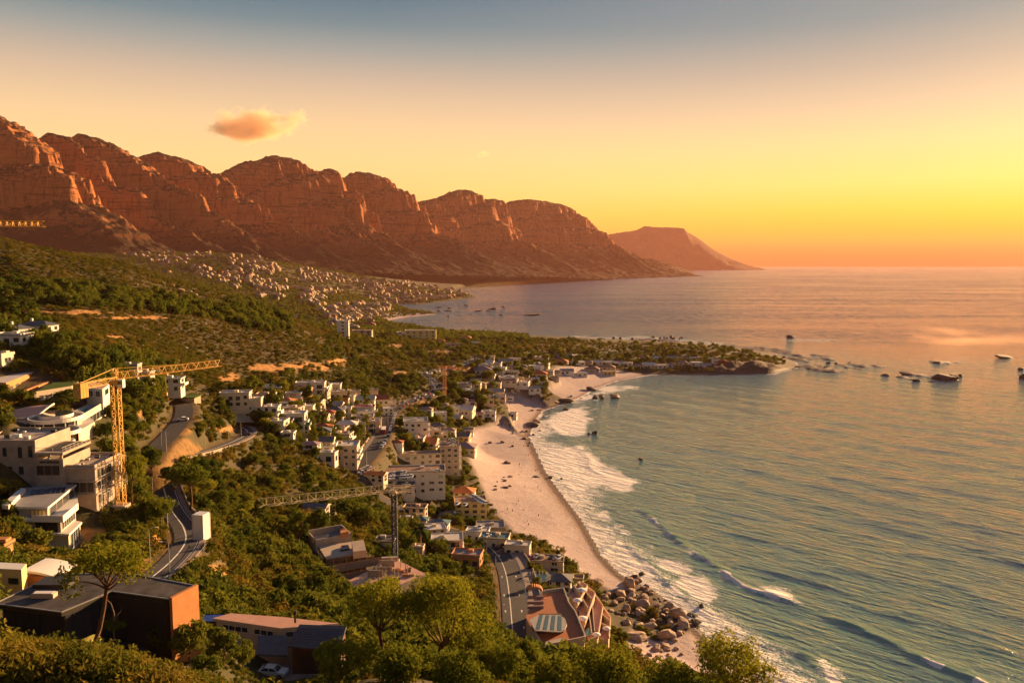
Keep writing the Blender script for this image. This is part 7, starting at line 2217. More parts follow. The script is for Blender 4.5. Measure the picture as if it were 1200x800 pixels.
for i in range(10): car(445 + i * 3.0 + (i > 4) * 2, 556.0 - i * .35, zt, 85, None, 'in the back row on the roof of the large white terrace block', 'cars on the terrace block roof')
for i in range(8): car(454 + i * 4.0, 559.6 - i * .30, zt, 85, None, 'in the front row on the roof of the large white terrace block', 'cars on the terrace block roof')
car(512, 551, zt, 10, 'white', 'parked alone at the seaward corner of the large terrace block roof', 'cars on the terrace block roof')
zt = roof_of('low white block with dark roof', 5)
car(476, 567, zt, 15, 'white', 'on the dark roof at the foot of the large terrace block', 'cars on the terrace block roof')
zt = roof_of('yellow block with a car park', 9)
for i in range(8): car(554 + i * 2.1, 580.5 + i * 1.2, zt, 20, None, 'in the seaward row on the yellow block roof', 'cars on the yellow block roof')
car(536, 589.5, zt, 70, 'white', 'at the landward corner of the yellow block roof', 'cars on the yellow block roof'); car(545, 591, zt, 70, 'silver', 'at the near edge of the yellow block roof', 'cars on the yellow block roof')
zt = roof_of('sand-coloured garage block', 5)
for u, v, c_ in ((621, 652.5, 'red'), (629, 651, 'silver'), (647, 652, 'dark'), (655, 652.5, 'white')): car(u, v, zt, 60, c_, 'on the brown roof of the sand-coloured garage block', 'cars on the garage block roof')
zt = roof_of('tall tan apartment tower', 17)
for i in range(3): car(529.5 + i * .8, 514.5 + i * 3.4, zt, 10, ('white', 'silver', 'white')[i], 'on the roof of the tall tan apartment tower', 'cars on the tan tower roof')
# cars along the coast road
ln = road_lines['coast_road']
def along(y0, y1, off, step, where, group, prob=.85, side=1):
    last = None
    for i in range(1, len(ln) - 1):
        p = ln[i]
        if not (y0 < p.y < y1): continue
        if last is not None and (p - last).length < step: continue
        last = p
        if gc.random() > prob: continue
        d = ln[i + 1] - ln[i - 1]; d.z = 0; d.normalize(); n = Vector((d.y, -d.x, 0))
        q = p + n * off
        colr = gc.choices(list(CARC), (6, 3, 2, 1, 1, 2))[0]
        o = bpy.data.objects.new('parked_car', CM[colr]); col.objects.link(o)
        o.location = (q.x, q.y, p.z + .04); o.rotation_euler = (0, 0, math.atan2(d.y, d.x))
        tag(o, f'small {colr} car {where}', 'car', group)
hwc = ROADS['coast_road'][0]
along(418, 545, hwc - 1.3, 6.0, 'parked in the line on the seaward side of the coast road bend', 'cars parked along the coast road')
along(560, 880, hwc - 1.3, 6.5, 'parked on the seaward side of the farther coast road', 'cars parked along the coast road', .8)
along(560, 880, -hwc + 1.3, 6.5, 'parked on the landward side of the farther coast road', 'cars parked along the coast road', .7)
along(600, 880, -1.6, 16, 'driving along the farther coast road', 'cars parked along the coast road', .8)
for u, v in ((424, 553), (427, 550), (430, 547.5), (427, 556), (431, 553), (434, 550)): car(u, v, None, 30, 'white', 'in the bay beside the coast road above the orange-roofed cottage', 'cars in the roadside bay')
for u, v, c_, w in ((584, 641, 'dark', 'on the head of the lower road bend'), (563, 617, 'white', 'beside the low white block by the yellow block'), (571, 627, 'white', 'on the deck of the low beach block')):
    car(u, v, None if c_ == 'dark' else roof_of('low beach block' if v > 620 else 'low white block with pale roof above', 4), 60, c_, w)
car(287, 509, None, 40, 'dark', 'driving round the hairpin of the hill road'); car(214, 491, None, 10, 'white', 'on the side road in front of the garage tunnel')
# red bus on the bend
i = next(k for k, p in enumerate(ln) if p.y > 470); p = ln[i]; d = (ln[i + 1] - p).normalized()
rt = empty('coach', (p.x, p.y, p.z + .05), math.atan2(d.y, d.x)); tag(rt, 'dark red coach on the bend of the coast road', 'coach')
mb = MB(); mb.box(-5, 5, -1.2, 1.2, .4, 3.0); mb.build('body', CARC['red'], rt); mb = MB(); mb.box(-4.8, 5.02, -1.22, 1.22, 1.5, 2.5); mb.build('windows', M['glass'], rt); mb = MB(); mb.box(-4.9, 4.9, -1.1, 1.1, 3.003, 3.12); mb.build('roof', M['white_trim'], rt)
for x in (-3.3, 3.2):
    for s in (-1, 1): mb = MB(); mb.tube([(x, s * .9, .48), (x, s * 1.23, .48)], .48, 12); mb.build('wheel', M['tyre'], rt)

# ------------------------------------------------------------------ boulders
def boulder_mesh(seed, m):
    bm = bmesh.new(); bmesh.ops.create_icosphere(bm, subdivisions=4, radius=1.0)
    g = np.random.default_rng(seed)
    V = np.array([v.co for v in bm.verts])
    for _ in range(15):       # chop flat faces, then round again with noise
        n = g.normal(0, 1, 3); n /= np.linalg.norm(n); d = g.uniform(.52, .88)
        k = V @ n; V -= np.where(k > d, (k - d) * .85, 0)[:, None] * n
    nz = fbm(V[:, 0] * 1.7 + V[:, 2] * .8 + seed, V[:, 1] * 1.7 - V[:, 2] * .9, seed, 4)
    V *= (1 + .13 * nz)[:, None]
    F3 = np.array([[v.index for v in f.verts] for f in bm.faces]); bm.free()
    o = np_mesh('boulder', V, F3, m, smooth=True); me = o.data; bpy.data.objects.remove(o)
    return me
def rock_mat(name, a, b, c):
    k = NT(name); tc = k.n('ShaderNodeTexCoord'); geo = k.n('ShaderNodeNewGeometry')
    n1 = k.noise(tc.outputs['Object'], 1.6, 6, .7); n2 = k.noise(tc.outputs['Object'], 7, 4, .7)
    cc = k.ramp(n1, [(.3, a), (.5, b), (.7, c)])
    cc = k.mix(k.rng(n2, .55, .7, 0, .6), cc, a)
    sp = k.n('ShaderNodeSeparateXYZ', {0: geo.outputs['Position']})
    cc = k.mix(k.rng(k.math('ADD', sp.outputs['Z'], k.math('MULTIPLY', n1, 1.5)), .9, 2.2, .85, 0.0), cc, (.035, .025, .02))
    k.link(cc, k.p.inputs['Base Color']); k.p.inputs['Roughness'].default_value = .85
    bp = k.n('ShaderNodeBump', {'Strength': .8, 'Distance': .15}); k.link(k.math('ADD', n1, n2), bp.inputs['Height']); k.link(bp.outputs[0], k.p.inputs['Normal'])
    return k.m
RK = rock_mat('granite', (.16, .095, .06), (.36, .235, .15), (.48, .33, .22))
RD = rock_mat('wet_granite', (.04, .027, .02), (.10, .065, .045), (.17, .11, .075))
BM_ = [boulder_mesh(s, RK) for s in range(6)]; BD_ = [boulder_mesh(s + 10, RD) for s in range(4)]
gr = random.Random(21)
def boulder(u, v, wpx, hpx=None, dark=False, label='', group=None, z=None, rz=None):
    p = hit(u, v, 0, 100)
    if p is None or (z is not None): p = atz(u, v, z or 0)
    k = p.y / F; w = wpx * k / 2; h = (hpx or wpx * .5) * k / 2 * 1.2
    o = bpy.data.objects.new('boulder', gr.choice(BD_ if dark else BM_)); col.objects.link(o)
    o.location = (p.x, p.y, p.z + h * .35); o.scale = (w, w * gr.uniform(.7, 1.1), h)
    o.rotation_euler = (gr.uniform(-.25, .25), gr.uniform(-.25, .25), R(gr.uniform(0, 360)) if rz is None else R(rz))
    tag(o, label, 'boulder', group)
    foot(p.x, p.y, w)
GB = 'boulders heaped on the shore below the terraced flats'
for u, v, w, h, dk, lb in [(738, 688, 19, 17, 0, 'upright tan boulder crowning the heap next to the sand'), (744, 677, 14, 6, 1, 'dark wet rock at the water beyond the upright tan boulder'), (752, 674, 11, 6, 1, 'black seaward rock just past the upright tan boulder'),
    (700, 683, 18, 7, 0, 'flat tan rock at the end of the sand by the parasol terrace'), (752, 711, 20, 11, 0, 'broad pale boulder in the middle of the heap'), (762, 736, 22, 11, 0, 'long pale boulder in the lower middle of the heap'), (782, 748, 26, 18, 0, 'largest orange-brown boulder above the small cove'),
    (792, 722, 24, 18, 0, 'brown angular boulder on the seaward edge of the heap'), (801, 733, 26, 12, 0, 'brown slab boulder pointing to the sea'), (822, 712, 10, 9, 1, 'dark rock standing alone in the surf'), (812, 721, 17, 4, 1, 'flat black reef in the surf by the lone rock'), (816, 727, 16, 4, 1, 'lower flat black reef in the surf'),
    (745, 748, 34, 10, 0, 'sloping pale slab under the long boulder'), (728, 698, 14, 11, 0, 'rounded boulder left of the broad pale one'), (733, 716, 13, 13, 0, 'boulder standing at the edge of the bushes')]:
    boulder(u, v, w, h, bool(dk), lb, GB)
for i in range(85):
    t = gr.random(); s = gr.uniform(-1, 1)
    u = 722 + 70 * t + s * 22; v = 690 + 62 * t - s * 14
    boulder(u, v, gr.uniform(5, 14), None, False, 'smaller tan boulder in the heap below the terraced flats', GB)
for i in range(26):
    t = gr.random(); boulder(752 + 68 * t + gr.uniform(-4, 4), 690 + 42 * t + gr.uniform(-4, 4), gr.uniform(4, 10), None, True, 'dark wet rock at the surf edge of the heap', GB, z=.1)
for i in range(18): boulder(gr.uniform(760, 800), gr.uniform(755, 782), gr.uniform(3, 9), None, False, 'small rock on the sand of the little cove', GB)
GC = 'rocks on the beach and in the shallows'
for u, v, w, h, dk, lb in [(629, 495, 10, 6, 0, 'brown rock crowning the reef in the middle of the long beach'), (624, 499, 22, 6, 1, 'flat dark reef in the middle of the long beach'), (594, 543, 11, 5, 1, 'dark rock alone on the open sand'), (629, 560, 11, 4, 1, 'dark rock at the waterline below the reef'), (645, 560, 8, 3, 1, 'small black rock in the wash'), (658, 561, 4, 2, 1, 'tiny black rock in the wash'),
    (697, 467, 7, 6, 1, 'left of the twin rocks in the shallows of the farther cove'), (705, 466, 9, 6, 0, 'right of the twin rocks in the shallows of the farther cove'), (720, 466, 15, 7, 0, 'domed brown rock standing apart in the bay'), (693, 457, 15, 5, 1, 'dark reef at the near end of the farther cove'), (664, 471, 20, 6, 1, 'dark brown rocks between the two coves'), (652, 473, 14, 6, 0, 'brown rock outcrop between the two coves'),
    (697, 508, 9, 4, 1, 'black rock awash in the bay'), (690, 508, 4, 2, 1, 'tiny black rock awash in the bay'), (751, 538, 6, 3, 1, 'black rock with white splash in the open bay'), (664, 480, 10, 3, 1, 'low rock in the surf by the coves')]:
    boulder(u, v, w, h, bool(dk), lb, GC, z=0.05 if u > 626 and v > 455 else None)
for i in range(40):
    u, v = gr.choice([(gr.uniform(570, 640), gr.uniform(505, 525)), (gr.uniform(580, 600), gr.uniform(548, 572)), (gr.uniform(590, 650), gr.uniform(478, 500)), (gr.uniform(640, 690), gr.uniform(458, 474)), (gr.uniform(560, 600), gr.uniform(560, 600))])
    boulder(u, v, gr.uniform(2.5, 7), None, gr.random() < .6, 'small rock scattered along the long beach', GC)
GD = 'rocks off the headland'
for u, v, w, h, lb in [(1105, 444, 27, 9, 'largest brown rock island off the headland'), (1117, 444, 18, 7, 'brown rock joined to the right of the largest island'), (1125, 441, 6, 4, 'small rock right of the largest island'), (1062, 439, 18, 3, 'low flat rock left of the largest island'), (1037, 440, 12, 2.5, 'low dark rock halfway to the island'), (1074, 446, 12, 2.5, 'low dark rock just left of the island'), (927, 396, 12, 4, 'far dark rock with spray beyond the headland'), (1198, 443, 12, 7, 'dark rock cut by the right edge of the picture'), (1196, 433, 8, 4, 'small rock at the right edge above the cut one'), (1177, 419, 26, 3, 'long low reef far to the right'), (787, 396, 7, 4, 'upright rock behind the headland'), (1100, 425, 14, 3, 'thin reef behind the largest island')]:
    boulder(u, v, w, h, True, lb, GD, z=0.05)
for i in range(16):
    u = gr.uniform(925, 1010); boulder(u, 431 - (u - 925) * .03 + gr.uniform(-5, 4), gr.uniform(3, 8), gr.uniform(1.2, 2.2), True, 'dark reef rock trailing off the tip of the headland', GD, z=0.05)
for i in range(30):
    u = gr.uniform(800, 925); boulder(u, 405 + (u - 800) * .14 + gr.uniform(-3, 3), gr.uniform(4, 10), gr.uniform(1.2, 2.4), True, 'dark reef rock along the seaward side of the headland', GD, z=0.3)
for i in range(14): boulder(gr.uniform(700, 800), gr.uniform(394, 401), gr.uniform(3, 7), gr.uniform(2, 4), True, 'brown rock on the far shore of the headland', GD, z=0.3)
for i in range(12): boulder(gr.uniform(490, 600), gr.uniform(358, 371), gr.uniform(3, 14), gr.uniform(1, 2), True, 'low reef in the next bay', 'reefs in the next bay', z=0.1)
boulder(624, 369, 26, 2, True, 'long dark reef alone in the next bay', 'reefs in the next bay', z=.1)
GH = 'rocks on the dry hillside'
for u, v, w in [(74, 292, 10), (86, 297, 5), (198, 320, 8), (203, 335, 6), (213, 341, 9), (223, 343, 8), (229, 346, 6), (166, 406, 7), (218, 408, 5), (27, 358, 6), (160, 335, 5)]:
    boulder(u, v, w, None, False, 'pale orange rock among scrub on the dry hillside', GH)
for i in range(60): boulder(gr.uniform(20, 320), gr.uniform(355, 425), gr.uniform(1.6, 4), None, False, 'small pale stone among scrub on the dry hillside', GH)

# ------------------------------------------------------------------ people on the sand
def person_mesh(pose, shirt, legs):
    J = {'pel': (0, 0, .95), 'ch': (0, 0, 1.35), 'nk': (0, 0, 1.50), 'hd': (0, -.02, 1.66), 'top': (0, -.02, 1.74), 'sl': (-.19, 0, 1.42), 'el': (-.25, .02, 1.14), 'hl': (-.24, -.08, .88), 'sr': (.19, 0, 1.42), 'er': (.25, .02, 1.14), 'hr': (.24, -.08, .88),
         'pl': (-.10, 0, .90), 'kl': (-.11, -.03, .50), 'al': (-.11, .03, .08), 'tl': (-.12, -.14, .03), 'pr': (.10, 0, .90), 'kr': (.11, -.03, .50), 'ar': (.11, .03, .08), 'tr': (.12, -.14, .03)}
    if pose == 1:
        J.update(kl=(-.11, -.22, .55), al=(-.11, -.10, .10), tl=(-.12, -.26, .04), kr=(.11, .05, .50), ar=(.11, .30, .12), tr=(.12, .14, .04), hl=(-.22, .2, .92), hr=(.22, -.25, .95))
    if pose == 2:
        for k in list(J): J[k] = (J[k][0], J[k][1] + .0, J[k][2] - .80 if J[k][2] > .85 else J[k][2])
        J.update(kl=(-.13, -.40, .42), al=(-.13, -.62, .08), tl=(-.13, -.74, .05), kr=(.13, -.40, .42), ar=(.13, -.62, .08), tr=(.13, -.74, .05), hl=(-.2, -.3, .36), hr=(.2, -.3, .36))
    names = list(J); E = [('pel', 'ch'), ('ch', 'nk'), ('nk', 'hd'), ('hd', 'top'), ('ch', 'sl'), ('sl', 'el'), ('el', 'hl'), ('ch', 'sr'), ('sr', 'er'), ('er', 'hr'), ('pel', 'pl'), ('pl', 'kl'), ('kl', 'al'), ('al', 'tl'), ('pel', 'pr'), ('pr', 'kr'), ('kr', 'ar'), ('ar', 'tr')]
    rad = dict(pel=.14, ch=.155, nk=.06, hd=.105, top=.07, sl=.065, el=.045, hl=.035, sr=.065, er=.045, hr=.035, pl=.09, kl=.058, al=.04, tl=.035, pr=.09, kr=.058, ar=.04, tr=.035)
    me = bpy.data.meshes.new('person_skeleton'); me.from_pydata([J[k] for k in names], [(names.index(a), names.index(b)) for a, b in E], [])
    o = bpy.data.objects.new('person_skeleton', me); col.objects.link(o)
    sk = o.modifiers.new('skin', 'SKIN'); o.modifiers.new('sub', 'SUBSURF').levels = 1
    for k, v in enumerate(me.skin_vertices[0].data): v.radius = (rad[names[k]],) * 2
    me.skin_vertices[0].data[0].use_root = True
    dg = bpy.context.evaluated_depsgraph_get(); res = bpy.data.meshes.new_from_object(o.evaluated_get(dg)); bpy.data.objects.remove(o)
    zoff = -.8 if pose == 2 else 0
    for mt_ in (M['skin'], M[shirt], M[legs], M['hair']): res.materials.append(mt_)
    for f in res.polygons:
        c = f.center
        z = c.z - zoff
        f.material_index = 1 if (z > .95 and z < 1.47 and abs(c.x) < .3) else (2 if .45 < c.z and z <= .95 and abs(c.x) < .2 and pose != 2 else 0)
        if z > 1.68: f.material_index = 3
    res.name = 'person'
    return res
M['skin'] = None
mm('skin', (.36, .20, .13), .6, .3); mm('hair', (.03, .02, .015), .8, .2); mm('shirt_white', (.65, .63, .6), .9); mm('shirt_blue', (.05, .09, .22), .9); mm('shirt_red', (.35, .04, .03), .9); mm('shorts_dark', (.03, .03, .04), .9)
PM = [(person_mesh(0, 'shirt_white', 'shorts_dark'), 'person in white shirt standing'), (person_mesh(1, 'shirt_blue', 'shorts_dark'), 'person in a blue shirt walking'), (person_mesh(0, 'shirt_red', 'shorts_dark'), 'person in a red shirt standing'), (person_mesh(2, 'shirt_white', 'shorts_dark'), 'person in a white shirt sitting')]
def person(u, v, k, where):
    p = hit(u, v, 0, 150)
    if p is None: return
    o = bpy.data.objects.new('person', PM[k][0]); col.objects.link(o); o.location = (p.x, p.y, p.z + .0); o.rotation_euler = (0, 0, R(gr.uniform(0, 360)))
    tag(o, PM[k][1] + ' ' + where, 'person', 'people on the long beach')
person(689, 676, 0, 'on the sand next to the first boulders'); person(692, 676, 1, 'near the first boulders')
person(631, 606, 2, 'on the open lower beach'); person(594.5, 598, 0, 'below the yellow block on the sand')
for i in range(26):
    u, v = (gr.uniform(592, 640), gr.uniform(512, 620)); person(u, v, gr.choice((0, 1, 2, 3, 3)), 'on the open sand of the long beach')
for i in range(12): person(gr.uniform(588, 622), gr.uniform(470, 478), gr.choice((0, 1, 3)), 'on the upper end of the long beach')
# ------------------------------------------------------------------ trees
KIND = {}
def proto(nm, o):
    KIND[nm] = o; o.location = (0, -500, -200)
for i in range(3): proto(f'pine{i}', tree_thing('pine_tree', 9, 4.6, 4.2, 'pine', 100 + i, .26, 26, 34, .26, (0.05, 0)))
for i in range(4): proto(f'leafy{i}', tree_thing('leafy_tree', 7, 3.6, 5.6, 'bushy', 110 + i, .30, 24, 30, .2))
for i in range(2): proto(f'tall{i}', tree_thing('tall_tree', 11, 2.6, 9.0, 'bushy', 120 + i, .28, 26, 26, .22))
for i in range(2): proto(f'palm{i}', palm_thing('palm_tree', 6.5, 2.9, 130 + i))
HGT = {'pine': 9, 'leafy': 7, 'tall': 11, 'palm': 8.2}; WID = {'pine': 9.2, 'leafy': 7.2, 'tall': 5.2, 'palm': 5.8}
CNT = {'pine': 3, 'leafy': 4, 'tall': 2, 'palm': 2}
gt = random.Random(31)
KN = {'pine': ('pine', 'spreading pine'), 'leafy': ('tree', 'round leafy tree'), 'tall': ('tree', 'tall narrow tree'), 'palm': ('palm', 'palm')}
used = set()
def tree(u, v, wpx, hpx, kind, label, group=None, dist=None, wm=None, hm=None, check=False):
    """foot of the trunk at pixel (u, v); size in pixels or in metres"""
    if dist: p = at(u, v, dist); p.z = Hs(p.x, p.y)
    else: p = hit(u, v, 0, 25)
    if p is None: return None
    if check:
        a1, a2 = np.array([p.x]), np.array([p.y])
        if shore_sd(a1, a2)[0] < 8 or sand_mask(a1, a2)[0] > .1: return None
        for nm, ln in road_lines.items():
            if seg_dist(a1, a2, [(q.x, q.y) for q in ln[::2]])[0] < ROADS[nm][0] + 3: return None
        if any((p.x - f[0]) ** 2 + (p.y - f[1]) ** 2 < (f[2] * .9 + .5) ** 2 for f in FOOT): return None
        if any((p.x - f[0]) ** 2 + (p.y - f[1]) ** 2 < (f[2] * .7) ** 2 for f in TREES_AT): return None
    k = f'{kind}{gt.randrange(CNT[kind])}'
    src = KIND[k]
    o = src if k not in used else copy_tree(src)
    used.add(k)
    w = wm or wpx * p.y / F; h = hm or hpx * p.y / F
    o.location = (p.x, p.y, p.z - .1); o.scale = (w / WID[kind], w / WID[kind], h / HGT[kind]); o.rotation_euler = (0, 0, gt.uniform(0, 6.28))
    tag(o, label, KN[kind][0], group)
    TREES_AT.append((p.x, p.y, w * .5))
    return o
# big trees right in front
def big(u, v, d, h, cr, ch, kind, seed, lean, label, leaf, ntuft, per, tuft=(.2, .36)):
    p = at(u, v, d); z = Hs(p.x, p.y)
    o = tree_thing('pine_tree', h + (p.z - z), cr, ch, kind, seed, leaf, ntuft, per, .24, lean, tuft)
    o.location = (p.x, p.y, z); tag(o, label, 'pine'); TREES_AT.append((p.x, p.y, cr * .4)); return o
big(66, 748, 70, 9.0, 4.7, 4.2, 'pine', 201, (.36, .0), 'leaning umbrella pine rising out of the golden brush in front of the dark house', .13, 46, 95, (.16, .28))
big(438, 792, 74, 9.4, 4.3, 5.2, 'pine', 202, (.05, .05), 'pine with a bare forked trunk left of the largest pine', .13, 40, 70)
big(505, 792, 76, 10.6, 5.0, 7.4, 'pine', 203, (.10, 0), 'largest pine with a dense crown in the bottom centre before the road', .13, 60, 90)
big(545, 800, 82, 9.0, 4.2, 6.5, 'pine', 204, (.06, 0), 'pine crowding the right side of the largest pine', .13, 44, 80)
big(855, 830, 72, 7.2, 4.6, 5.6, 'pine', 205, (0, 0), 'round-topped pine at the bottom right in front of the surf', .13, 46, 90)
big(712, 830, 74, 6.9, 4.2, 5.2, 'pine', 206, (0, 0), 'low round pine in front of the boulders at the bottom edge', .13, 42, 90)
big(785, 838, 70, 5.6, 3.0, 4.4, 'pine', 207, (0, 0), 'small pine between the two round-topped ones at the bottom edge', .13, 30, 90)
big(615, 812, 92, 7.0, 2.4, 6.0, 'pine', 208, (0, 0), 'narrow spiky pine before the lower road', .13, 34, 80)
big(650, 822, 84, 5.2, 3.2, 4.2, 'pine', 209, (0, 0), 'bushy pine in front of the terrace with the orange paving', .13, 32, 90)
big(585, 815, 76, 5.6, 3.2, 4.6, 'pine', 210, (0, 0), 'low pine at the foot of the spiky one', .13, 32, 90)
big(400, 806, 70, 5.0, 3.2, 4.0, 'pine', 211, (0, 0), 'low pine right of the white hatchback', .13, 32, 90)
big(470, 815, 64, 4.6, 3.4, 3.6, 'pine', 212, (0, 0), 'lowest pine at the bottom edge under the largest pine', .13, 32, 90)
big(540, 822, 62, 4.0, 3.2, 3.2, 'pine', 213, (0, 0), 'squat pine at the bottom edge right of the trunk', .13, 32, 90)
# bare curved tree and bright little tree by the dark house
p = at(133, 748, 92); z = Hs(p.x, p.y)
rt = empty('bare_tree', (p.x, p.y, z)); tag(rt, 'thin bare tree with an arching trunk in front of the dark house', 'tree')
k = 92 / F; base = p.z - z
mb = MB(); mb.tube([(0, 0, -.3), (.1, 0, base + 1.5), (.2, 0, base + 3.2), (-.1, 0, base + 4.4), (-.8, 0, base + 5.1), (-1.5, 0, base + 5.4)], [.13, .12, .10, .08, .05, .03], 7); mb.tube([(.15, 0, base + 2.6), (.9, .2, base + 3.3), (1.2, .2, base + 4.0)], [.06, .04, .02], 5); mb.build('trunk', M['twig'], rt, smooth=True)
V, Fq = clumps(np.array([(.2, -.2, base + 1.6), (-.6, 0, base + 1.9), (.9, .1, base + 1.7), (.1, .2, base + 2.3), (-1.0, .1, base + 1.5)]), np.array([.7, .6, .6, .5, .5]), 260, .10, np.random.default_rng(5)); np_mesh('crown', V, Fq, M['pine'], rt, smooth=False)
# single trees on the near slope: (u, v of the foot, width px, height px, kind)
for u, v, w, h, kd, lb in [
    (16, 742, 34, 26, 'leafy', 'small yellow-green tree before the left glazing of the dark house'), (152, 752, 40, 34, 'leafy', 'tree in the courtyard of the dark house'), (192, 770, 44, 50, 'leafy', 'leafy tree under the right wing of the dark house'), (222, 778, 46, 58, 'leafy', 'leafy tree right of the terracotta wall'), (262, 782, 46, 52, 'leafy', 'rounded tree in front of the pink-roofed house'), (285, 786, 34, 40, 'leafy', 'tree between the rounded one and the white hatchback'), (240, 800, 44, 36, 'leafy', 'dark tree at the bottom edge below the terracotta wall'),
    (158, 596, 36, 62, 'pine', 'pine right of the yellow crane mast'), (222, 598, 56, 54, 'pine', 'broad pine inside the bend of the hill road'), (187, 628, 48, 48, 'pine', 'pine over the green mesh fence'), (170, 612, 26, 30, 'leafy', 'small tree behind the pine over the green fence'), (205, 575, 36, 34, 'leafy', 'tree just above the broad pine'), (240, 570, 40, 34, 'leafy', 'dark tree on the slope under the hairpin'), (178, 560, 30, 36, 'leafy', 'tree left of the side road'), (150, 548, 30, 30, 'leafy', 'tree behind the crane mast'),
    (70, 425, 32, 34, 'leafy', 'dark tree right of the large hillside house'), (62, 412, 22, 24, 'leafy', 'dark tree touching the large hillside house'), (90, 440, 36, 36, 'leafy', 'largest dark tree on the left hillside'), (115, 445, 30, 34, 'leafy', 'dark tree right of the largest one on the left hillside'), (135, 440, 24, 28, 'leafy', 'dark tree behind the jib of the yellow crane'), (30, 372, 40, 26, 'leafy', 'tree above the large hillside house'), (8, 378, 30, 28, 'leafy', 'tree at the left edge above the large hillside house'), (160, 480, 42, 36, 'leafy', 'big tree right of the crane apex'), (175, 466, 26, 24, 'leafy', 'tree left of the two-storey house by the tunnel'), (78, 478, 44, 22, 'leafy', 'hedge-like tree behind the curved house'), (92, 474, 26, 20, 'leafy', 'tree between the curved house and the pool'), (205, 463, 14, 18, 'tall', 'cypress-like tree before the two-storey house by the tunnel'),
    (20, 640, 36, 40, 'leafy', 'golden tree below the stepped modern house'), (45, 655, 40, 40, 'leafy', 'golden tree before the stepped modern house'), (8, 615, 24, 30, 'leafy', 'tree at the left corner of the stepped modern house'), (70, 665, 30, 28, 'leafy', 'bush-like tree at the foot of the stepped modern house'), (128, 640, 22, 18, 'leafy', 'small tree on the bare bank by the crane foot'), (110, 560, 24, 24, 'leafy', 'tree at the seaward corner of the raw concrete building'), (128, 545, 24, 34, 'leafy', 'tree left of the crane mast'),
    (350, 640, 30, 48, 'tall', 'tall dark tree under the middle of the cream crane jib'), (376, 632, 30, 40, 'leafy', 'tree behind the house under construction'), (345, 710, 34, 40, 'leafy', 'tree below the house under construction'), (372, 714, 38, 46, 'leafy', 'light green tree in front of the hoardings'), (330, 700, 30, 30, 'leafy', 'tree on the lower slope above the pink roof'), (400, 712, 30, 36, 'leafy', 'tree right of the light green one'), (430, 620, 34, 30, 'leafy', 'tree left of the navy crane mast'), (405, 610, 34, 28, 'leafy', 'tree under the root of the cream jib'), (455, 705, 34, 30, 'leafy', 'tree over the building slab')]:
    tree(u, v, w, h, kd, lb)
for u, v, w, h, lb in [(493, 650, 34, 42, 'largest fan palm right of the navy crane mast'), (543, 604, 11, 20, 'palm beside the teal-roofed house'), (531, 610, 11, 20, 'palm left of the one beside the teal roof'), (440, 598, 12, 26, 'palm at the root of the cream crane jib'), (444, 585, 14, 20, 'palm among the cars above the cream jib'), (548, 600, 12, 18, 'palm near the yellow block'), (563, 652, 16, 24, 'palm at the head of the lower road'), (553, 655, 15, 22, 'palm behind the grey-roofed house'), (545, 605, 10, 14, 'short palm by the tan tower'), (551, 603, 10, 14, 'short palm nearest the sand'), (662, 672, 12, 12, 'palm between the garage block and the pyramid roof'), (470, 600, 10, 14, 'palm on the lower terrace of the white block'), (513, 595, 9, 10, 'palm at the corner of the white terrace block'), (385, 512, 10, 16, 'palm among the houses on the slope'), (571, 640, 12, 18, 'palm beside the low beach block')]:
    tree(u, v, w, h, 'palm', lb, 'palms among the seaside houses')
# trees between the houses: drawn at random inside surveyed outlines
def fill(poly, n, kinds, wm, label, group, vmin=None):
    P = np.array(poly, float); c = 0; t = 0
    while c < n and t < n * 14:
        t += 1
        u, v = gt.uniform(P[:, 0].min(), P[:, 0].max()), gt.uniform(P[:, 1].min(), P[:, 1].max())
        if not inside(np.array([u]), np.array([v]), P)[0]: continue
        kd = gt.choice(kinds); w = gt.uniform(*wm)
        if tree(u, v, 0, 0, kd, label.format(KN[kd][1]), group, wm=w * (.7 if kd == 'tall' else 1), hm=w * (1.6 if kd == 'tall' else gt.uniform(.8, 1.1)), check=True): c += 1
fill([(92, 500), (130, 478), (182, 490), (196, 520), (170, 548), (120, 545)], 20, ['leafy', 'leafy', 'pine'], (4, 7), '{} on the bank between the curved house and the side road', 'trees on the bank by the side road')
fill([(145, 482), (185, 468), (196, 498), (160, 532)], 22, ['leafy'], (2.2, 4.2), '{} on the bare bank left of the side road', 'small trees on the banks of the side road')
fill([(216, 478), (262, 500), (250, 522), (206, 536)], 22, ['leafy'], (2.0, 4.0), '{} on the orange bank between the side road and the hairpin', 'small trees on the banks of the side road')
fill([(255, 474), (290, 476), (292, 496), (262, 492)], 8, ['leafy'], (4, 6), '{} under the cream house at the left end of the upper row', 'trees under the cream house')
fill([(100, 590), (135, 600), (188, 640), (165, 690), (110, 660)], 16, ['leafy', 'leafy', 'pine'], (3, 5.5), '{} on the slope below the yellow crane', 'trees on the slope below the yellow crane')
fill([(0, 455), (60, 470), (20, 480), (0, 475)], 6, ['leafy'], (3, 5), '{} in the garden above the curved house', 'garden trees by the curved house')
fill([(200, 560), (260, 530), (330, 540), (420, 580), (440, 620), (340, 640), (260, 640)], 34, ['leafy', 'pine', 'leafy'], (4, 7.5), '{} in the green gully between the two roads', 'trees in the gully between the roads')
fill([(258, 474), (300, 474), (350, 505), (345, 520), (310, 508), (285, 492)], 18, ['leafy', 'pine'], (4, 7), '{} on the slope under the left end of the house rows', 'trees under the left end of the house rows')
fill([(265, 465), (330, 455), (400, 450), (450, 470), (455, 490), (440, 520), (415, 545), (375, 545), (345, 515), (300, 490)], 90, ['leafy', 'leafy', 'tall', 'pine'], (5, 9), '{} between the houses above the coast road', 'trees between the houses above the coast road')
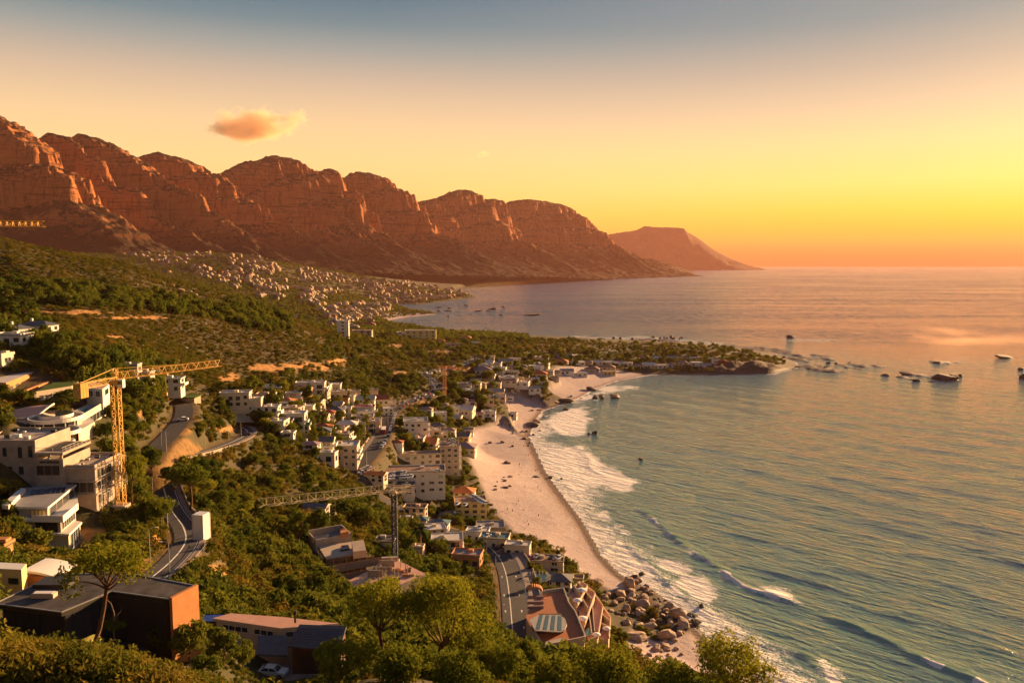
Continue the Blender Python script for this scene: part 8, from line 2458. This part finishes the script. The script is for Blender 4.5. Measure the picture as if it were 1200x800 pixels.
fill([(455, 505), (500, 480), (545, 490), (555, 520), (545, 560), (560, 600), (600, 640), (560, 660), (470, 650), (470, 600), (520, 600), (545, 590), (540, 555), (450, 545)], 70, ['leafy', 'leafy', 'leafy', 'pine'], (4.5, 8), '{} among the seaside blocks', 'trees among the seaside blocks')
fill([(500, 470), (530, 440), (560, 420), (620, 410), (700, 418), (700, 430), (640, 448), (640, 460), (600, 475), (560, 495), (520, 500)], 70, ['leafy', 'leafy', 'pine'], (7, 12), '{} among the bungalows', 'trees among the bungalows')
fill([(640, 412), (720, 416), (860, 416), (870, 428), (760, 432), (690, 436), (650, 430)], 22, ['leafy', 'leafy', 'pine'], (8, 13), '{} on the headland', 'trees on the headland')
fill([(690, 735), (700, 690), (735, 735), (745, 765), (715, 770)], 12, ['leafy'], (3, 5), '{} on the bank between the terraced flats and the boulders', 'bank trees by the boulders')
fill([(600, 665), (622, 665), (630, 690), (612, 690)], 4, ['leafy'], (3.5, 5), '{} beside the white pergola', 'trees beside the pergola')
for k, o in KIND.items():
    if k not in used:
        for c in list(o.children): bpy.data.objects.remove(c)
        bpy.data.objects.remove(o)
# ------------------------------------------------------------------ scrub over the hillsides
gs = np.random.default_rng(3)
def cover(n, a0, a1, d0, d1):
    a = gs.uniform(a0, a1, n); y = np.exp(gs.uniform(math.log(d0), math.log(d1), n))
    return a * y, y
foot_arr = np.array([f for f in FOOT]) if FOOT else np.zeros((0, 3))
def free(x, y, r):
    ok = shore_sd(x, y) > np.where(y > 800, 12, 9) + r * 0.5
    ok &= sand_mask(x, y) < 0.1
    for nm, ln in road_lines.items():
        xy = [(p.x, p.y) for p in ln[::2]]
        m = np.nonzero(ok & (x > min(q[0] for q in xy) - 20) & (x < max(q[0] for q in xy) + 20) & (y > min(q[1] for q in xy) - 20) & (y < max(q[1] for q in xy) + 20))[0]
        if len(m):
            cxr = np.interp(y[m], [q[1] for q in xy][:60], [q[0] for q in xy][:60]) if nm == 'coast_road' else 0
            extra = np.where((y[m] < 345) & (x[m] > cxr), 4.8, 1.6) if nm == 'coast_road' else 1.5
            ok[m] &= seg_dist(x[m], y[m], xy) > ROADS[nm][0] + extra + r[m] * .6
    for fx, fy, fr in foot_arr:
        ok &= (x - fx) ** 2 + (y - fy) ** 2 > (fr + r * 0.5) ** 2
    return ok
def gridval(G, x, y):
    a = np.clip((x / y - A0) / (A1 - A0) * (NA - 1), 0, NA - 1).astype(int); q = np.clip((np.log(y) - Q0) / (Q1 - Q0) * (NQ - 1), 0, NQ - 1).astype(int)
    return G[a, q]
x, y = cover(90000, -0.78, 0.75, 70, 1350)
big_n = fbm(x / 60, y / 60, 201, 3); mid_n = fbm(x / 14, y / 14, 203, 3)
r = gs.gamma(3.0, 0.42, len(x)) + 0.45
r = np.clip(r, 0.5, 3.4) * (1 + np.clip(y - 500, 0, 900) / 900 * 0.9)
z = H(x, y)
hw_ = (y < 116) & (x / y > -.44) & (x / y < -.19)
r = np.where(hw_, np.minimum(r, np.maximum((HC - .552 * y - z) / 1.3, 0.45)), r)
hillside = (z > 70) & (y > 330)
# the dry upper hill: lower, sparser scrub; the gully between the two roads: thick green bush
r = np.where(hillside, r * 0.9, r)
r = np.where((y < 128) & (x / y > -.42) & (x / y < -.12), np.minimum(r, .75), r)
r = np.where(y < 90, np.minimum(r, 1.0), r)
keep = free(x, y, r) & (r > .2)
ge = gridval(GE, x, y)
keep &= gs.random(len(x)) > ge * .8
keep &= gridval(rock, x, y) < .6
keep &= ~(hillside & (gs.random(len(x)) < 0.08 - 0.45 * mid_n))
x, y, z, r, big_n, mid_n, hillside = [q[keep] for q in (x, y, z, r, big_n, mid_n, hillside)]
t = big_n * .6 + mid_n * .6 + gs.normal(0, .22, len(x)) + np.where(hillside, 0.22, -0.06)
idx = np.where(t > 0.22, gs.integers(4, 7, len(x)), np.where((t < -0.18) & ~hillside, gs.integers(7, 10, len(x)), gs.integers(0, 4, len(x))))
hs = np.where(hillside, gs.uniform(.4, .9, len(x)), gs.uniform(0.75, 1.25, len(x)))
scl = np.c_[r, r * gs.uniform(.85, 1.15, len(x)), r * hs]
rot = np.c_[gs.normal(0, .12, len(x)), gs.normal(0, .12, len(x)), gs.uniform(0, 6.28, len(x))]
scatter('hillside_scrub', np.c_[x, y, z - 0.12 * r], scl, rot, idx, protos)
x, y = cover(80000, -0.78, 0.1, 380, 1350)
z = H(x, y); r = gs.uniform(.7, 2.0, len(x)) * (1 + np.clip(y - 500, 0, 900) / 900)
ok = free(x, y, r) & (gridval(GE, x, y) < .35) & (z > 25) & (gridval(rock, x, y) < .5)
x, y, z, r = x[ok], y[ok], z[ok], r[ok]
t = fbm(x / 45, y / 45, 209, 3) + gs.normal(0, .25, len(x))
idx = np.where(t > 0.12, gs.integers(4, 7, len(x)), gs.integers(0, 4, len(x)))
scatter('low_heath', np.c_[x, y, z - 0.15 * r], np.c_[r, r, r * gs.uniform(.35, .65, len(x))], np.c_[gs.normal(0, .12, len(x)), gs.normal(0, .12, len(x)), gs.uniform(0, 6.28, len(x))], idx, protos)
# the slope right under the camera
x, y = cover(9000, -0.8, 0.6, 16, 85)
ok = ~((x > -45) & (y > 78)) & (np.hypot(x, y) > 17)
z = H(x, y)
r = gs.uniform(0.4, 1.15, len(x))
lim_t = np.interp(x / y, [-.7, -.6, -.5, -.42, -.35], [-.475, -.488, -.506, -.535, -.557])
r = np.minimum(r, (HC + lim_t * y - z) / 1.45)
ok &= free(x, y, np.maximum(r, .2)) & (r > .22)
x, y, z, r = x[ok], y[ok], z[ok], r[ok]
t = fbm(x / 9, y / 9, 205, 3) + gs.normal(0, .25, len(x))
idx = np.where(t > 0.12, gs.integers(3, 6, len(x)), gs.integers(0, 3, len(x)))
scatter('foreground_scrub', np.c_[x, y, z - 0.1], np.c_[r, r, r * gs.uniform(.8, 1.5, len(x))], np.c_[gs.normal(0, .1, len(x)), gs.normal(0, .1, len(x)), gs.uniform(0, 6.28, len(x))], idx, near_protos)
# garden trees through the town far away
x, y = cover(24000, -0.6, 0.02, 1250, 3600)
r = gs.uniform(2.5, 6.2, len(x))
ok = (shore_sd(x, y) > 15)
z = H(x, y)
x, y, z, r = x[ok], y[ok], z[ok], r[ok]
scatter('distant_trees', np.c_[x, y, z - .3], np.c_[r, r, r * gs.uniform(.6, 1.1, len(x))], np.c_[0 * x, 0 * x, gs.uniform(0, 6.28, len(x))], gs.integers(0, 4, len(x)), far_protos)

# the woods on the hillside, a mass far off
xs, ys = [], []
for pl, n in (([(-20, 345), (0, 330), (120, 338), (230, 352), (300, 372), (300, 384), (200, 368), (90, 360), (-20, 356)], 420), ([(268, 352), (300, 346), (335, 350), (345, 372), (340, 392), (290, 386), (255, 366)], 300), ([(-10, 362), (40, 368), (60, 392), (20, 400), (-10, 395)], 60), ([(45, 400), (110, 420), (180, 420), (215, 440), (180, 470), (120, 470), (70, 440)], 120)):
    P = np.array(pl, float); c = 0
    while c < n:
        u, v = gs.uniform(P[:, 0].min(), P[:, 0].max()), gs.uniform(P[:, 1].min(), P[:, 1].max())
        if not inside(np.array([u]), np.array([v]), P)[0]: continue
        c += 1
        q = hit(u, v, 0, 100)
        if q is not None: xs.append(q.x); ys.append(q.y)
x = np.array(xs); y = np.array(ys); r = gs.uniform(2.2, 4.6, len(x)); ok = free(x, y, r * .5); x, y, r = x[ok], y[ok], r[ok]; z = H(x, y)
scatter('hillside_woodland', np.c_[x, y, z - .3], np.c_[r, r, r * gs.uniform(.9, 1.5, len(x))], np.c_[0 * x, 0 * x, gs.uniform(0, 6.28, len(x))], gs.integers(0, 4, len(x)), wood_protos)
# ------------------------------------------------------------------ clouds above the haze
def cloud(u, v, d, wpx, hpx, dens, seed, label, ramp=(.46, .56)):
    p = at(u, v, d); w, h = wpx * d / F / 2, hpx * d / F / 2
    bm = bmesh.new(); bmesh.ops.create_icosphere(bm, subdivisions=3, radius=1.0); me = bpy.data.meshes.new('cloud'); bm.to_mesh(me); bm.free()
    o = bpy.data.objects.new('cloud', me); col.objects.link(o); o.location = p; o.scale = (w, w * .55, h)
    m = bpy.data.materials.new('cloud_vapour'); m.use_nodes = True; nt = m.node_tree; nt.nodes.remove(nt.nodes['Principled BSDF'])
    tc = nt.nodes.new('ShaderNodeTexCoord'); ln_ = nt.nodes.new('ShaderNodeVectorMath'); ln_.operation = 'LENGTH'; nt.links.new(tc.outputs['Object'], ln_.inputs[0])
    mp = nt.nodes.new('ShaderNodeMapping'); mp.inputs['Scale'].default_value = (1.7, 1.0, .75); mp.inputs['Location'].default_value = (seed, seed * .7, 0); nt.links.new(tc.outputs['Object'], mp.inputs['Vector'])
    nz = nt.nodes.new('ShaderNodeTexNoise'); nz.inputs['Scale'].default_value = 1.5; nz.inputs['Detail'].default_value = 6; nz.inputs['Roughness'].default_value = .62; nt.links.new(mp.outputs[0], nz.inputs['Vector'])
    fall = nt.nodes.new('ShaderNodeMapRange'); fall.inputs['From Min'].default_value = .15; fall.inputs['From Max'].default_value = 1.0; fall.inputs['To Min'].default_value = .26; fall.inputs['To Max'].default_value = -.26; nt.links.new(ln_.outputs['Value'], fall.inputs['Value'])
    ad = nt.nodes.new('ShaderNodeMath'); ad.operation = 'ADD'; nt.links.new(nz.outputs['Fac'], ad.inputs[0]); nt.links.new(fall.outputs[0], ad.inputs[1])
    mr = nt.nodes.new('ShaderNodeMapRange'); mr.inputs['From Min'].default_value = ramp[0]; mr.inputs['From Max'].default_value = ramp[1]; mr.inputs['To Max'].default_value = dens; nt.links.new(ad.outputs[0], mr.inputs['Value'])
    pv_ = nt.nodes.new('ShaderNodeVolumePrincipled'); pv_.inputs['Color'].default_value = (1, .72, .50, 1); pv_.inputs['Anisotropy'].default_value = .25; nt.links.new(mr.outputs[0], pv_.inputs['Density']); nt.links.new(pv_.outputs[0], nt.nodes['Material Output'].inputs['Volume'])
    me.materials.append(m)
    tag(o, label, 'cloud'); return o
cloud(302, 147, 9000, 165, 58, .0065, 3.1, 'orange cloud glowing above the mountain peaks')
cloud(566, 181, 9500, 24, 14, .007, 7.7, 'tiny wisp of orange cloud alone in the middle of the sky')

# spray blown off the reef
p = atz(1132, 396, 14)
bm = bmesh.new(); bmesh.ops.create_icosphere(bm, subdivisions=3, radius=1.0); me = bpy.data.meshes.new('sea_spray'); bm.to_mesh(me); bm.free()
o = bpy.data.objects.new('sea_spray', me); col.objects.link(o); o.location = p; o.scale = (130, 230, 26); tag(o, kind='stuff')
m = bpy.data.materials.new('spray'); m.use_nodes = True; nt = m.node_tree; nt.nodes.remove(nt.nodes['Principled BSDF'])
tc = nt.nodes.new('ShaderNodeTexCoord'); ln_ = nt.nodes.new('ShaderNodeVectorMath'); ln_.operation = 'LENGTH'; nt.links.new(tc.outputs['Object'], ln_.inputs[0])
nz = nt.nodes.new('ShaderNodeTexNoise'); nz.inputs['Scale'].default_value = 2.2; nz.inputs['Detail'].default_value = 4; nt.links.new(tc.outputs['Object'], nz.inputs['Vector'])
fall = nt.nodes.new('ShaderNodeMapRange'); fall.inputs['From Min'].default_value = 0; fall.inputs['From Max'].default_value = 1.0; fall.inputs['To Min'].default_value = .15; fall.inputs['To Max'].default_value = -.30; nt.links.new(ln_.outputs['Value'], fall.inputs['Value'])
ad = nt.nodes.new('ShaderNodeMath'); ad.operation = 'ADD'; nt.links.new(nz.outputs['Fac'], ad.inputs[0]); nt.links.new(fall.outputs[0], ad.inputs[1])
mr = nt.nodes.new('ShaderNodeMapRange'); mr.inputs['From Min'].default_value = .38; mr.inputs['From Max'].default_value = .68; mr.inputs['To Max'].default_value = .0026; nt.links.new(ad.outputs[0], mr.inputs['Value'])
pv_ = nt.nodes.new('ShaderNodeVolumePrincipled'); pv_.inputs['Color'].default_value = (1, .62, .42, 1); pv_.inputs['Anisotropy'].default_value = .3; nt.links.new(mr.outputs[0], pv_.inputs['Density']); nt.links.new(pv_.outputs[0], nt.nodes['Material Output'].inputs['Volume'])
me.materials.append(m)
